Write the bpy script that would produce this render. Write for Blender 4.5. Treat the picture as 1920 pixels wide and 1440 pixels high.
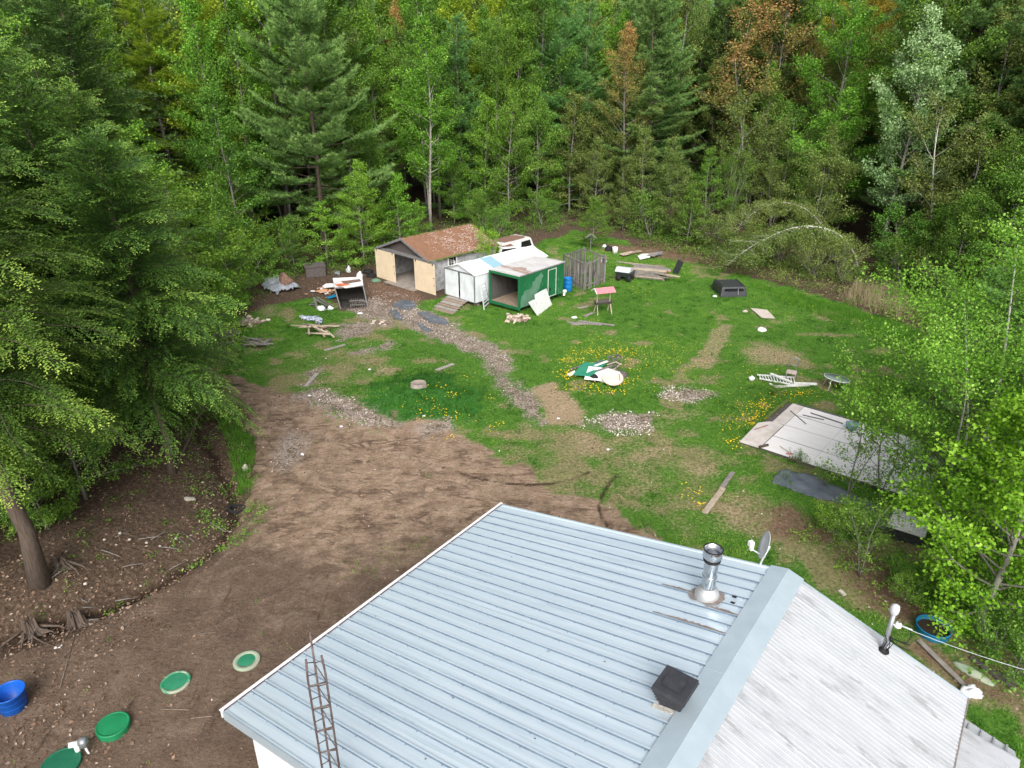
import bpy, math, random
import numpy as np
from mathutils import Vector, Matrix, noise as mnoise

for o in list(bpy.data.objects): bpy.data.objects.remove(o)
SC = bpy.context.scene
COL = SC.collection
rad = math.radians

# ------------------------------------------------------------------ camera, sky, sun, exposure
H, F, PITCH = 14.0, 1331.0, rad(24.5)
cam = bpy.data.cameras.new('camera'); cam.sensor_width = 36.0; cam.lens = 36.0*F/1920.0
cam.clip_start = 0.1; cam.clip_end = 3000.0
camo = bpy.data.objects.new('camera', cam); COL.objects.link(camo)
camo.location = (0, 0, H); camo.rotation_euler = (rad(90)-PITCH, 0, 0)
SC.camera = camo

SUN_EL, SUN_AZ = rad(40), rad(178)      # azimuth clockwise from +Y: behind the camera
w = bpy.data.worlds.new('World'); SC.world = w; w.use_nodes = True
nt = w.node_tree; bg = nt.nodes['Background']
sky = nt.nodes.new('ShaderNodeTexSky'); sky.sky_type = 'NISHITA'; sky.sun_disc = False
sky.sun_elevation = SUN_EL; sky.sun_rotation = SUN_AZ
sky.air_density = 1.0; sky.dust_density = 6.0; sky.ozone_density = 0.6; sky.altitude = 50
hs = nt.nodes.new('ShaderNodeHueSaturation'); hs.inputs['Saturation'].default_value = 0.34
nt.links.new(sky.outputs[0], hs.inputs['Color']); nt.links.new(hs.outputs[0], bg.inputs['Color'])
bg.inputs['Strength'].default_value = 0.15
sun = bpy.data.lights.new('sun', 'SUN'); sun.energy = 1.25; sun.angle = rad(34); sun.color = (1.0, 0.99, 0.975)
suno = bpy.data.objects.new('sun', sun); COL.objects.link(suno)
sd = Vector((math.sin(SUN_AZ)*math.cos(SUN_EL), math.cos(SUN_AZ)*math.cos(SUN_EL), math.sin(SUN_EL)))
suno.rotation_euler = sd.to_track_quat('Z', 'Y').to_euler(); suno.location = sd*60
SC.view_settings.view_transform = 'Standard'; SC.view_settings.look = 'None'
SC.view_settings.gamma = 1.0; SC.view_settings.use_curve_mapping = False
SC.view_settings.exposure = 0.62
SC.cycles.max_bounces = 8; SC.cycles.diffuse_bounces = 4; SC.cycles.glossy_bounces = 3
SC.cycles.transmission_bounces = 4; SC.cycles.transparent_max_bounces = 8
SC.cycles.use_denoising = True; SC.cycles.denoising_prefilter = 'NONE'

# ------------------------------------------------------------------ helpers
CP, SP = math.cos(PITCH), math.sin(PITCH)
def ray(u, v):
    x = (u-960)/F; y = -(v-720)/F
    return Vector((x, CP+y*SP, -SP+y*CP))
def G(u, v, z=0.0):
    d = ray(u, v); t = (z-H)/d.z
    return Vector((d.x*t, d.y*t, z))
def projn(X, Y, Z):
    Zr = Z-H; dep = Y*CP-Zr*SP; dep = np.maximum(dep, 0.01)
    return 960+F*X/dep, 720-F*(Y*SP+Zr*CP)/dep
def depth_of(p): return p.y*CP-(p.z-H)*SP

def vnoise(x, y, s, seed=0):
    """cheap smooth value noise on arrays, 0..1"""
    x = np.asarray(x)/s+seed*17.31; y = np.asarray(y)/s+seed*9.77
    xi = np.floor(x).astype(np.int64); yi = np.floor(y).astype(np.int64)
    fx = x-xi; fy = y-yi; fx = fx*fx*(3-2*fx); fy = fy*fy*(3-2*fy)
    def h(a, b):
        n = (a*374761393+b*668265263+seed*974711) & 0x7fffffff
        n = ((n ^ (n >> 13))*1274126177) & 0x7fffffff
        return ((n ^ (n >> 16)) & 0xffff)/65535.0
    return (h(xi, yi)*(1-fx)+h(xi+1, yi)*fx)*(1-fy)+(h(xi, yi+1)*(1-fx)+h(xi+1, yi+1)*fx)*fy
def fbm(x, y, s, seed=0, o=4):
    a, t, n = 0.5, 0, 0
    for k in range(o):
        t = t+a*vnoise(x, y, s/(2**k), seed+k*3); n += a; a *= 0.55
    return t/n

def poly_sd(U, V, poly):
    """signed distance (positive inside) of points to a polygon"""
    poly = np.array(poly, float); n = len(poly)
    d = np.full(U.shape, 1e9); ins = np.zeros(U.shape, bool)
    for i in range(n):
        x0, y0 = poly[i]; x1, y1 = poly[(i+1) % n]
        ex, ey = x1-x0, y1-y0; L = ex*ex+ey*ey+1e-9
        t = np.clip(((U-x0)*ex+(V-y0)*ey)/L, 0, 1)
        d = np.minimum(d, np.hypot(U-x0-t*ex, V-y0-t*ey))
        c = ((y0 > V) != (y1 > V)) & (U < (x1-x0)*(V-y0)/(y1-y0+1e-12)+x0)
        ins ^= c
    return np.where(ins, d, -d)
def line_d(U, V, pts):
    d = np.full(np.shape(U), 1e9)
    for (x0, y0), (x1, y1) in zip(pts[:-1], pts[1:]):
        ex, ey = x1-x0, y1-y0; L = ex*ex+ey*ey+1e-9
        t = np.clip(((U-x0)*ex+(V-y0)*ey)/L, 0, 1)
        d = np.minimum(d, np.hypot(U-x0-t*ex, V-y0-t*ey))
    return d
def sstep(a, b, x):
    t = np.clip((x-a)/(b-a), 0, 1); return t*t*(3-2*t)
def WP(pts): return [tuple(G(*p)[:2]) for p in pts]

# ------------------------------------------------------------------ materials
MATS = {}
def mat(name, c1, c2=None, scale=6.0, rough=0.75, metal=0.0, stretch=(1, 1, 1), c3=None, lo=0.35, hi=0.65, bump=0.0, detail=6, spec=0.3, rvar=0.0, spots=None):
    m = bpy.data.materials.new(name); m.use_nodes = True; n = m.node_tree; L = n.links
    b = n.nodes['Principled BSDF']; b.inputs['Roughness'].default_value = rough; b.inputs['Metallic'].default_value = metal
    b.inputs['Specular IOR Level'].default_value = spec
    c2 = c2 or tuple(x*0.72 for x in c1)
    tc = n.nodes.new('ShaderNodeTexCoord'); mp = n.nodes.new('ShaderNodeMapping'); mp.inputs['Scale'].default_value = stretch
    L.new(tc.outputs['Object'], mp.inputs[0])
    nz = n.nodes.new('ShaderNodeTexNoise'); nz.inputs['Scale'].default_value = scale; nz.inputs['Detail'].default_value = detail; nz.inputs['Roughness'].default_value = 0.65
    L.new(mp.outputs[0], nz.inputs['Vector'])
    cr = n.nodes.new('ShaderNodeValToRGB'); e = cr.color_ramp.elements
    e[0].position = lo; e[0].color = (*c1, 1); e[1].position = hi; e[1].color = (*c2, 1)
    if c3: x = e.new(min(hi+0.12, 0.98)); x.color = (*c3, 1)
    L.new(nz.outputs['Fac'], cr.inputs[0]); out = cr.outputs[0]
    if spots:
        sc_, col, th = spots
        n2 = n.nodes.new('ShaderNodeTexNoise'); n2.inputs['Scale'].default_value = sc_; n2.inputs['Detail'].default_value = 8; n2.inputs['Roughness'].default_value = 0.7
        L.new(mp.outputs[0], n2.inputs['Vector'])
        r2 = n.nodes.new('ShaderNodeMapRange'); r2.inputs['From Min'].default_value = th; r2.inputs['From Max'].default_value = th+0.07
        L.new(n2.outputs['Fac'], r2.inputs['Value'])
        mx = n.nodes.new('ShaderNodeMix'); mx.data_type = 'RGBA'; mx.inputs['B'].default_value = (*col, 1)
        L.new(r2.outputs[0], mx.inputs['Factor']); L.new(out, mx.inputs['A']); out = mx.outputs['Result']
    if rvar:
        oi = n.nodes.new('ShaderNodeObjectInfo'); hv = n.nodes.new('ShaderNodeHueSaturation')
        mr = n.nodes.new('ShaderNodeMapRange'); mr.inputs['To Min'].default_value = 1-rvar; mr.inputs['To Max'].default_value = 1+rvar
        L.new(oi.outputs['Random'], mr.inputs['Value']); L.new(mr.outputs[0], hv.inputs['Value']); L.new(out, hv.inputs['Color']); out = hv.outputs[0]
    L.new(out, b.inputs['Base Color'])
    if bump:
        bp = n.nodes.new('ShaderNodeBump'); bp.inputs['Strength'].default_value = bump; bp.inputs['Distance'].default_value = 0.03
        L.new(nz.outputs['Fac'], bp.inputs['Height']); L.new(bp.outputs[0], b.inputs['Normal'])
    MATS[name] = m
    return m

def leafmat(name, stops, rough=0.55, trans=0.35, vary=0.12, hue=0.012):
    """foliage: colour by the leaf's own tint attribute, a little variety per tree, translucent"""
    m = bpy.data.materials.new(name); m.use_nodes = True; n = m.node_tree; L = n.links
    b = n.nodes['Principled BSDF']; b.inputs['Roughness'].default_value = rough; b.inputs['Specular IOR Level'].default_value = 0.25
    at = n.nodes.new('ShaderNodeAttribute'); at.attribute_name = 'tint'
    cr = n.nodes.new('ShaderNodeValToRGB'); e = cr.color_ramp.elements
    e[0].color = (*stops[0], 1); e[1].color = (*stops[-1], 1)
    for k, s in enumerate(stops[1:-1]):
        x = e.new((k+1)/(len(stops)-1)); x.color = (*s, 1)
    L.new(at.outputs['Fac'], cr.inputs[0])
    oi = n.nodes.new('ShaderNodeObjectInfo'); hv = n.nodes.new('ShaderNodeHueSaturation')
    m1 = n.nodes.new('ShaderNodeMapRange'); m1.inputs['To Min'].default_value = 1-vary; m1.inputs['To Max'].default_value = 1+vary
    m2 = n.nodes.new('ShaderNodeMapRange'); m2.inputs['To Min'].default_value = 0.5-hue; m2.inputs['To Max'].default_value = 0.5+hue
    mu = n.nodes.new('ShaderNodeMath'); mu.operation = 'MULTIPLY'; mu.inputs[1].default_value = 7.13
    fr = n.nodes.new('ShaderNodeMath'); fr.operation = 'FRACT'
    L.new(oi.outputs['Random'], m1.inputs['Value']); L.new(oi.outputs['Random'], mu.inputs[0]); L.new(mu.outputs[0], fr.inputs[0]); L.new(fr.outputs[0], m2.inputs['Value'])
    L.new(m1.outputs[0], hv.inputs['Value']); L.new(m2.outputs[0], hv.inputs['Hue']); L.new(cr.outputs[0], hv.inputs['Color'])
    L.new(hv.outputs[0], b.inputs['Base Color'])
    tr = n.nodes.new('ShaderNodeBsdfTranslucent'); L.new(hv.outputs[0], tr.inputs['Color'])
    mx = n.nodes.new('ShaderNodeMixShader'); mx.inputs[0].default_value = trans
    L.new(b.outputs[0], mx.inputs[1]); L.new(tr.outputs[0], mx.inputs[2])
    L.new(mx.outputs[0], n.nodes['Material Output'].inputs['Surface'])
    MATS[name] = m
    return m

# ------------------------------------------------------------------ mesh builder
class MB:
    def __init__(s): s.v = []; s.f = []; s.m = []; s.smooth = []
    def add(s, vs, fs, mi=0, sm=False):
        b = len(s.v); s.v += [tuple(x) for x in vs]
        for f in fs: s.f.append([b+i for i in f]); s.m.append(mi); s.smooth.append(sm)
        return s
    def box(s, c, size, rz=0.0, mi=0, R=None):
        R = R or Matrix.Rotation(rz, 3, 'Z'); c = Vector(c); hx, hy, hz = size[0]/2, size[1]/2, size[2]/2
        vs = [c+R @ Vector((x*hx, y*hy, z*hz)) for x in (-1, 1) for y in (-1, 1) for z in (-1, 1)]
        return s.add(vs, [(0, 1, 3, 2), (4, 6, 7, 5), (0, 4, 5, 1), (2, 3, 7, 6), (0, 2, 6, 4), (1, 5, 7, 3)], mi)
    def beam(s, a, b, wd, th, mi=0, up=(0, 0, 1)):
        a = Vector(a); b = Vector(b); d = b-a; L = d.length; d.normalize(); up = Vector(up)
        if abs(d.dot(up)) > 0.98: up = Vector((1, 0, 0))
        y = up.cross(d).normalized(); z = d.cross(y)
        R = Matrix((d, y, z)).transposed()
        return s.box((a+b)/2, (L, wd, th), R=R, mi=mi)
    def tube(s, pts, rs, n=8, mi=0, cap=True, sm=True):
        pts = [Vector(p) for p in pts]
        if not hasattr(rs, '__len__'): rs = [rs]*len(pts)
        vs, fs = [], []; prev = None
        for i, p in enumerate(pts):
            d = (pts[min(i+1, len(pts)-1)]-pts[max(i-1, 0)]).normalized()
            if prev is None: x = d.orthogonal().normalized()
            else: x = (prev-d*prev.dot(d)).normalized()
            prev = x; y = d.cross(x)
            for k in range(n):
                a = 2*math.pi*k/n; vs.append(p+(x*math.cos(a)+y*math.sin(a))*rs[i])
        for i in range(len(pts)-1):
            for k in range(n): fs.append((i*n+k, i*n+(k+1) % n, (i+1)*n+(k+1) % n, (i+1)*n+k))
        s.add(vs, fs, mi, sm)
        if cap:
            b = len(s.v)-len(vs)
            s.f.append([b+k for k in range(n)][::-1]); s.m.append(mi); s.smooth.append(False)
            s.f.append([b+(len(pts)-1)*n+k for k in range(n)]); s.m.append(mi); s.smooth.append(False)
        return s
    def lathe(s, prof, n=24, c=(0, 0, 0), mi=0, sx=1.0, sy=1.0, sm=True):
        """prof: list of (r, z), rings joined in order"""
        c = Vector(c); vs, fs = [], []
        for r, z in prof:
            for k in range(n):
                a = 2*math.pi*k/n; vs.append(c+Vector((r*math.cos(a)*sx, r*math.sin(a)*sy, z)))
        for i in range(len(prof)-1):
            for k in range(n): fs.append((i*n+k, i*n+(k+1) % n, (i+1)*n+(k+1) % n, (i+1)*n+k))
        return s.add(vs, fs, mi, sm)
    def prism(s, poly, z0, z1, mi=0):
        n = len(poly); vs = [(*p[:2], z0) for p in poly]+[(*p[:2], z1) for p in poly]
        return s.add(vs, [tuple(range(n))[::-1], tuple(range(n, 2*n))]+[(k, (k+1) % n, n+(k+1) % n, n+k) for k in range(n)], mi)
    def slab(s, poly3, th, mi=0):
        """flat polygon in space given thickness along its normal (downwards)"""
        P = [Vector(p) for p in poly3]; nrm = (P[1]-P[0]).cross(P[2]-P[0]).normalized()
        if nrm.z < 0: nrm = -nrm
        n = len(P); vs = P+[p-nrm*th for p in P]
        return s.add(vs, [tuple(range(n)), tuple(range(n, 2*n))[::-1]]+[(k, n+k, n+(k+1) % n, (k+1) % n) for k in range(n)], mi)
    def mesh(s, name, mats):
        me = bpy.data.meshes.new(name); me.from_pydata(s.v, [], s.f)
        for m in (mats if isinstance(mats, (list, tuple)) else [mats]): me.materials.append(m if not isinstance(m, str) else MATS[m])
        me.polygons.foreach_set('material_index', s.m); me.polygons.foreach_set('use_smooth', s.smooth)
        me.validate(); me.update()
        import bmesh as _b
        bm = _b.new(); bm.from_mesh(me); _b.ops.recalc_face_normals(bm, faces=bm.faces); bm.to_mesh(me); bm.free()
        return me
    def build(s, name, mats, parent=None, loc=None, rz=None, label=None):
        o = bpy.data.objects.new(name, s.mesh(name, mats)); COL.objects.link(o)
        if parent: o.parent = parent
        if loc is not None: o.location = loc
        if rz is not None: o.rotation_euler = (0, 0, rz)
        if label: o['label'] = label
        return o

def tag(o, label=None, cat=None, group=None, kind=None):
    if label: o['label'] = label
    if cat: o['category'] = cat
    if group: o['group'] = group
    if kind: o['kind'] = kind
    return o
def thing(name, label, cat, loc=(0, 0, 0), rz=0.0, group=None):
    o = bpy.data.objects.new(name, None); COL.objects.link(o); o.empty_display_size = 0.2
    o.location = loc; o.rotation_euler = (0, 0, rz)
    return tag(o, label, cat, group)
def single(mb, name, mats, label, cat, loc=(0, 0, 0), rz=0.0, group=None):
    return tag(mb.build(name, mats, None, loc, rz), label, cat, group)
def dup(root, loc, rot, scale=(1, 1, 1), label=None, group=None):
    r = root.copy(); COL.objects.link(r); r.location = loc; r.rotation_euler = rot if hasattr(rot, '__len__') else (0, 0, rot); r.scale = scale
    if label: r['label'] = label
    if group: r['group'] = group
    for ch in root.children:
        c = ch.copy(); COL.objects.link(c); c.parent = r
        for g in ch.children:
            d = g.copy(); COL.objects.link(d); d.parent = c
    return r

def tri_mesh(name, verts, faces, tint, m, smooth=False):
    """big leaf / blade meshes straight from numpy arrays"""
    me = bpy.data.meshes.new(name); nv, nf = len(verts), len(faces); k = faces.shape[1]
    me.vertices.add(nv); me.vertices.foreach_set('co', np.ascontiguousarray(verts, np.float32).ravel())
    me.loops.add(nf*k); me.loops.foreach_set('vertex_index', np.ascontiguousarray(faces, np.int32).ravel())
    me.polygons.add(nf); me.polygons.foreach_set('loop_start', np.arange(0, nf*k, k, dtype=np.int32))
    me.update(calc_edges=True)
    if tint is not None:
        a = me.attributes.new('tint', 'FLOAT', 'FACE'); a.data.foreach_set('value', np.ascontiguousarray(tint, np.float32))
    if m is not None: me.materials.append(m)
    return me
def unit(a): return a/np.maximum(np.linalg.norm(a, axis=1, keepdims=True), 1e-9)
def leaves(P, A, N, L, W, tint, fold=0.25):
    """folded leaf: two triangles about a midrib"""
    P = np.asarray(P); A = unit(np.asarray(A)); B = np.cross(N, A); B = unit(B); N2 = np.cross(A, B)
    L = np.asarray(L)[:, None]*np.ones((len(P), 1)); W = np.asarray(W)[:, None]*np.ones((len(P), 1))
    v = np.stack([P-A*L*0.5, P+B*W*0.5+N2*W*fold, P+A*L*0.5, P-B*W*0.5+N2*W*fold], 1).reshape(-1, 3)
    i = np.arange(len(P))*4
    f = np.stack([i, i+1, i+2, i, i+2, i+3], 1).reshape(-1, 3)
    return v, f, np.repeat(np.asarray(tint), 2)
# ------------------------------------------------------------------ plants: one mesh of wood and one of leaves per kind
def rot_about(v, k, a):
    return v*math.cos(a)+k.cross(v)*math.sin(a)+k*k.dot(v)*(1-math.cos(a))
def smooth(pts, n):
    P = [Vector(p) for p in pts]; P = [P[0]*2-P[1]]+P+[P[-1]*2-P[-2]]; out = []
    for i in range(1, len(P)-2):
        for k in range(n):
            t = k/n; a, b, c, d = P[i-1:i+3]
            out.append(((b*2)+(c-a)*t+(a*2-b*5+c*4-d)*t*t+(b*3-a-c*3+d)*t**3)*.5)
    return out+[P[-2]]
def path_at(pts, t):
    x = t*(len(pts)-1); i = min(int(x), len(pts)-2); return pts[i].lerp(pts[i+1], x-i)

def broadleaf(seed, h, base, R, nprim=26, nsec=6, nleaf=14, ls=0.12, tr=0.11, up=(30, 65), spread=0.22, prof='oval', wig=0.25, stems=1, lean=(0, 0), tint_top=0.0, fold=0.25, thin=0.0, droop=0.0, path=None, stemspread=0.5, wood_n=6, twig=0):
    rg = np.random.default_rng(seed); rnd = random.Random(seed)
    wood = MB(); P, A, T = [], [], []
    for st in range(stems):
        if path: trunk = [Vector(p) for p in path]
        else:
            trunk = []; a0 = rnd.uniform(0, 6.28)+st*2.4; hs_ = h*(1 if st == 0 else rnd.uniform(0.7, 0.98))
            sx, sy = (math.cos(a0)*stemspread*R, math.sin(a0)*stemspread*R) if stems > 1 else (0, 0)
            ph = rnd.uniform(0, 6.28)
            for k in range(9):
                t = k/8
                trunk.append(Vector((sx*t+lean[0]*t*t*h+wig*math.sin(ph+t*5)*t*(1-0.3*t), sy*t+lean[1]*t*t*h+wig*math.cos(ph*1.7+t*4.2)*t, hs_*t)))
        r0 = tr*(1 if st == 0 else 0.75)
        wood.tube(trunk, [r0*(1.25 if k == 0 else 1)*(1-0.9*(k/(len(trunk)-1)))+0.008 for k in range(len(trunk))], n=wood_n+2)
        az = rnd.uniform(0, 6.28)
        n_here = max(4, int(nprim/(1 if stems == 1 else stems*0.75)))
        for i in range(n_here):
            f = (i+rnd.random())/n_here; t = base+(0.985-base)*f
            if prof == 'oval': pr = max(0.12, math.sin(math.pi*min(1, 0.12+0.88*f)**0.8))
            elif prof == 'cone': pr = 1.0-0.88*f
            elif prof == 'round': pr = math.sqrt(max(0.05, 1-(2*f-0.85)**2*0.9)) if f < 0.95 else 0.35
            elif prof == 'col': pr = 0.55+0.45*math.sin(math.pi*f)
            else: pr = 0.35+0.65*f
            L = R*pr*rnd.uniform(0.65, 1.2); az += 2.399+rnd.uniform(-.5, .5)
            el = rad(up[0]+(up[1]-up[0])*f+rnd.uniform(-12, 12))
            d = Vector((math.cos(az)*math.cos(el), math.sin(az)*math.cos(el), math.sin(el)))
            s0 = path_at(trunk, t); pts = [s0]; q = s0; dd = d.copy()
            for k in range(4):
                dd = (dd+Vector((rnd.gauss(0, .13), rnd.gauss(0, .13), rnd.gauss(0.05-droop, .1)))).normalized(); q = q+dd*L/4; pts.append(q)
            br = r0*(1-0.9*t)*0.45+0.004
            wood.tube(pts, [br, br*.8, br*.6, br*.4, br*.15], n=4 if wood_n < 6 else 5, cap=False, mi=twig)
            ns = max(2, int(nsec*(0.5+0.5*L/R)))
            for j in range(ns+1):
                fj = 1.0 if j == ns else rnd.uniform(0.28, 1.0)
                sp = path_at(pts, fj)
                if j == ns: sd_ = dd
                else:
                    sd_ = rot_about(d, Vector((0, 0, 1)), rnd.choice((-1, 1))*rnd.uniform(.4, 1.2))+Vector((0, 0, rnd.uniform(-.25, .45)-droop)); sd_.normalize()
                SL = L*rnd.uniform(.2, .42)*(1.15-0.5*fj)+0.1; se = sp+sd_*SL
                if L > 0.8 and j % 2 == 0: wood.tube([sp, se], [br*.35+.002, .002], n=3, cap=False, mi=twig)
                m = rg.poisson(nleaf*(0.5+0.5*L/R)*(1-thin*rnd.random()))
                if m < 1: continue
                u_ = rg.random(m)**0.7
                c = np.array(sp)[None]+u_[:, None]*np.array(sd_)[None]*SL+rg.normal(0, spread, (m, 3))*np.array([1, 1, .7])
                P.append(c); a = rg.normal(0, 1, (m, 3))+np.array(sd_)[None]*0.8; A.append(a)
                cl = rg.normal(0, .13)
                T.append(np.clip(0.45+cl+rg.normal(0, .16, m)+tint_top*(f-0.5), 0, 1))
    P = np.concatenate(P); A = np.concatenate(A); T = np.concatenate(T); n = len(P)
    N = rg.normal(0, .55, (n, 3)); N[:, 2] += 0.9
    A[:, 2] -= 0.35
    sz = ls*rg.uniform(.65, 1.25, n)
    v, fc, t2 = leaves(P, A, N, sz, sz*rg.uniform(.6, .85, n), T, fold)
    return wood, v, fc, t2

def conifer(seed, h, base, R, whorl=0.7, per=5, sub=9, tuft=5, nn=11, nl=0.26, nw=0.035, tr=0.2, el=(5, 40), upturn=0.35, droop=0.0, prof=1.0, gap=0.3, flat=0.5, tip=0.5, subL=0.36, irr=0.25, tsp=0.25, drp2=0.0):
    """whorled boughs with side shoots carrying tufts of needles"""
    rg = np.random.default_rng(seed); rnd = random.Random(seed)
    wood = MB(); P, D, T = [], [], []
    trunk = [Vector((0.15*math.sin(k*1.3+seed), 0.15*math.cos(k*1.1+seed*2), h*k/8)) for k in range(9)]; trunk[0] = Vector((0, 0, 0))
    wood.tube(trunk, [tr*(1.2 if k == 0 else 1)*(1-0.93*k/8)+.01 for k in range(9)], n=9)
    z = base*h; az = rnd.uniform(0, 6.28)
    while z < h*0.985:
        f = (z/h-base)/(1-base)
        for b in range(max(2, per-(1 if f > .85 else 0))):
            az += 2*math.pi/per+rnd.uniform(-.35, .35)
            shape = (1-f)**prof*0.93+0.07
            if f < 0.18: shape *= 0.72+0.28*f/0.18
            L = R*shape*rnd.uniform(1-irr*1.4, 1+irr)
            e = rad(el[0]+(el[1]-el[0])*f+rnd.uniform(-9, 9))
            d = Vector((math.cos(az)*math.cos(e), math.sin(az)*math.cos(e), math.sin(e)))
            s0 = path_at(trunk, min(.999, (z+rnd.uniform(-.3, .3)*whorl)/h)); pts = [s0]; q = s0; dd = d.copy()
            for k in range(5):
                dd = (dd+Vector((rnd.gauss(0, .06), rnd.gauss(0, .06), (upturn*(k-1.2)*0.16)-droop*(k)*0.11))).normalized()
                q = q+dd*L/5; pts.append(q)
            br = max(.008, tr*(1-z/h)*.28)
            wood.tube(pts, [br, br*.85, br*.65, br*.45, br*.3, .004], n=4, cap=False)
            ns = max(3, int(sub*L/R+1.5))
            for j in range(ns*2+1):
                fj = 1.0 if j == ns*2 else gap+(1-gap)*((j//2)+rnd.random())/ns
                fj = min(fj, 1.0); sp = path_at(pts, fj); ax = (path_at(pts, min(1, fj+.1))-path_at(pts, max(0, fj-.1))).normalized()
                side = ax.cross(Vector((0, 0, 1))).normalized()*(1 if j % 2 else -1)
                sl = L*subL*(1.12-fj)*rnd.uniform(.7, 1.3)+0.25
                if j == ns*2: sdv = ax
                else: sdv = (ax*0.75+side*rnd.uniform(.6, 1.1)+Vector((0, 0, rnd.uniform(-.1, .25)*flat-drp2))).normalized()
                nt_ = max(2, int(sl/tsp))
                for k in range(nt_):
                    tt = (k+rnd.random()*.6)/nt_
                    p = sp+sdv*sl*tt+Vector((0, 0, (upturn*.25-droop*.35)*sl*tt*tt))
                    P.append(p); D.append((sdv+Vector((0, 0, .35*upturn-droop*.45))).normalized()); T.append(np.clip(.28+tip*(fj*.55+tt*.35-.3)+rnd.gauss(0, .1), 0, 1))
        z += whorl*rnd.uniform(.75, 1.25)*(1.0 if f < .7 else .8)
    P.append(trunk[-1]); D.append(Vector((0, 0, 1))); T.append(.5)
    P = np.array([tuple(p) for p in P]); D = np.array([tuple(d) for d in D]); T = np.array(T); n = len(P)
    # needles
    Pn = np.repeat(P, nn, 0); Dn = np.repeat(D, nn, 0); Tn = np.clip(np.repeat(T, nn)+rg.normal(0, .07, n*nn), 0, 1)
    sp_ = rg.normal(0, .62, (n*nn, 3)); sp_[:, 2] = sp_[:, 2]*flat+.12
    dn = unit(Dn+sp_); L = nl*rg.uniform(.6, 1.2, n*nn)
    B = unit(np.cross(dn, rg.normal(0, 1, (n*nn, 3)))); Wd = nw*rg.uniform(.7, 1.3, n*nn)
    st = Pn+rg.normal(0, .03, (n*nn, 3))
    v = np.stack([st-B*Wd[:, None]*.5, st+B*Wd[:, None]*.5, st+dn*L[:, None]], 1).reshape(-1, 3)
    fc = np.arange(len(Pn)*3).reshape(-1, 3)
    return wood, v, fc, Tn

def hemlock(seed, h, base, R, nb=150, tr=0.25, twig=0.13, leaf=(0.062, 0.026), prof=0.75, bare=0.25, el=(-8, 35), cut=None):
    """flat drooping sprays: bough > side twigs > rows of short flat leaves"""
    rg = np.random.default_rng(seed); rnd = random.Random(seed)
    wood = MB(); C, A, N, T, S = [], [], [], [], []
    trunk = [Vector((0.12*math.sin(k*1.7+seed), 0.12*math.cos(k*1.3+seed*2), h*k/8)) for k in range(9)]; trunk[0] = Vector((0, 0, -0.3))
    wood.tube(trunk, [tr*(1.35 if k == 0 else 1)*(1-0.975*k/8)+.007 for k in range(9)], n=10)
    az = rnd.uniform(0, 6.28)
    for b in range(nb):
        f = ((b+rnd.random())/nb); z = h*(base+(0.985-base)*f); az += 2.399+rnd.uniform(-.6, .6)
        if cut and not cut(az): continue
        L = R*((1-f)**prof*.86+.14)*rnd.uniform(.5, 1.25)
        e = rad(el[0]+(el[1]-el[0])*f+rnd.uniform(-22, 24))
        d = Vector((math.cos(az)*math.cos(e), math.sin(az)*math.cos(e), math.sin(e))); q = path_at(trunk, z/h); pts = [q]; dd = d.copy()
        for k in range(6):
            dd = (dd+Vector((rnd.gauss(0, .07), rnd.gauss(0, .07), .05-.055*k))).normalized(); q = q+dd*L/6; pts.append(q)
        br = max(.006, tr*(1-z/h)*.2)
        wood.tube(pts, [br*(1-k/6.5) for k in range(7)], n=4, cap=False)
        roll = rnd.uniform(-.6, .6); nt_ = max(4, int(L*(1-bare)/twig)); btone = rnd.gauss(0, .12)
        for j in range(nt_*2+1):
            fj = min(1, bare+(1-bare)*((j//2)+rnd.random())/nt_)
            sp = path_at(pts, fj); ax = (path_at(pts, min(1, fj+.08))-path_at(pts, max(0, fj-.08))).normalized()
            up_ = Vector((0, 0, 1)); side = ax.cross(up_).normalized(); up2 = side.cross(ax)
            side = (side*math.cos(roll)+up2*math.sin(roll))*(1 if j % 2 else -1)
            sl = (L*.26*(1.15-fj)+.16)*rnd.uniform(.6, 1.3)
            ang = rnd.uniform(.5, .85); sdv = (ax*math.cos(ang)+side*math.sin(ang)).normalized()
            if j == nt_*2: sdv = ax
            m = max(3, int(sl/.05)); k = np.arange(m); tt = (k+.5)/m
            pos = np.array(sp)[None]+np.array(sdv)[None]*(tt*sl)[:, None]; pos[:, 2] -= .16*sl*tt*tt*(1.2 if fj > .6 else .4)
            nrm = np.array(sdv.cross(side)); nrm = nrm if nrm[2] > 0 else -nrm
            sdn = np.cross(nrm, np.array(sdv)); sg = np.where(k % 2 == 0, 1, -1)
            a = np.array(sdv)[None]*.75+sdn[None]*(sg*.75)[:, None]+rg.normal(0, .2, (m, 3))
            ll = leaf[0]*rg.uniform(.8, 1.35, m)*(1.35-.5*tt)
            C.append(pos+unit(a)*ll[:, None]*.45); A.append(a); N.append(np.repeat(nrm[None], m, 0)+rg.normal(0, .25, (m, 3)))
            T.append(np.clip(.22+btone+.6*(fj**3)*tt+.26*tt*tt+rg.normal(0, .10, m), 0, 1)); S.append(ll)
    C = np.concatenate(C); A = np.concatenate(A); N = np.concatenate(N); T = np.concatenate(T); S = np.concatenate(S)
    v, fc, t2 = leaves(C, A, N, S, S*leaf[1]/leaf[0], T, .0)
    return wood, v, fc, t2

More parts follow.
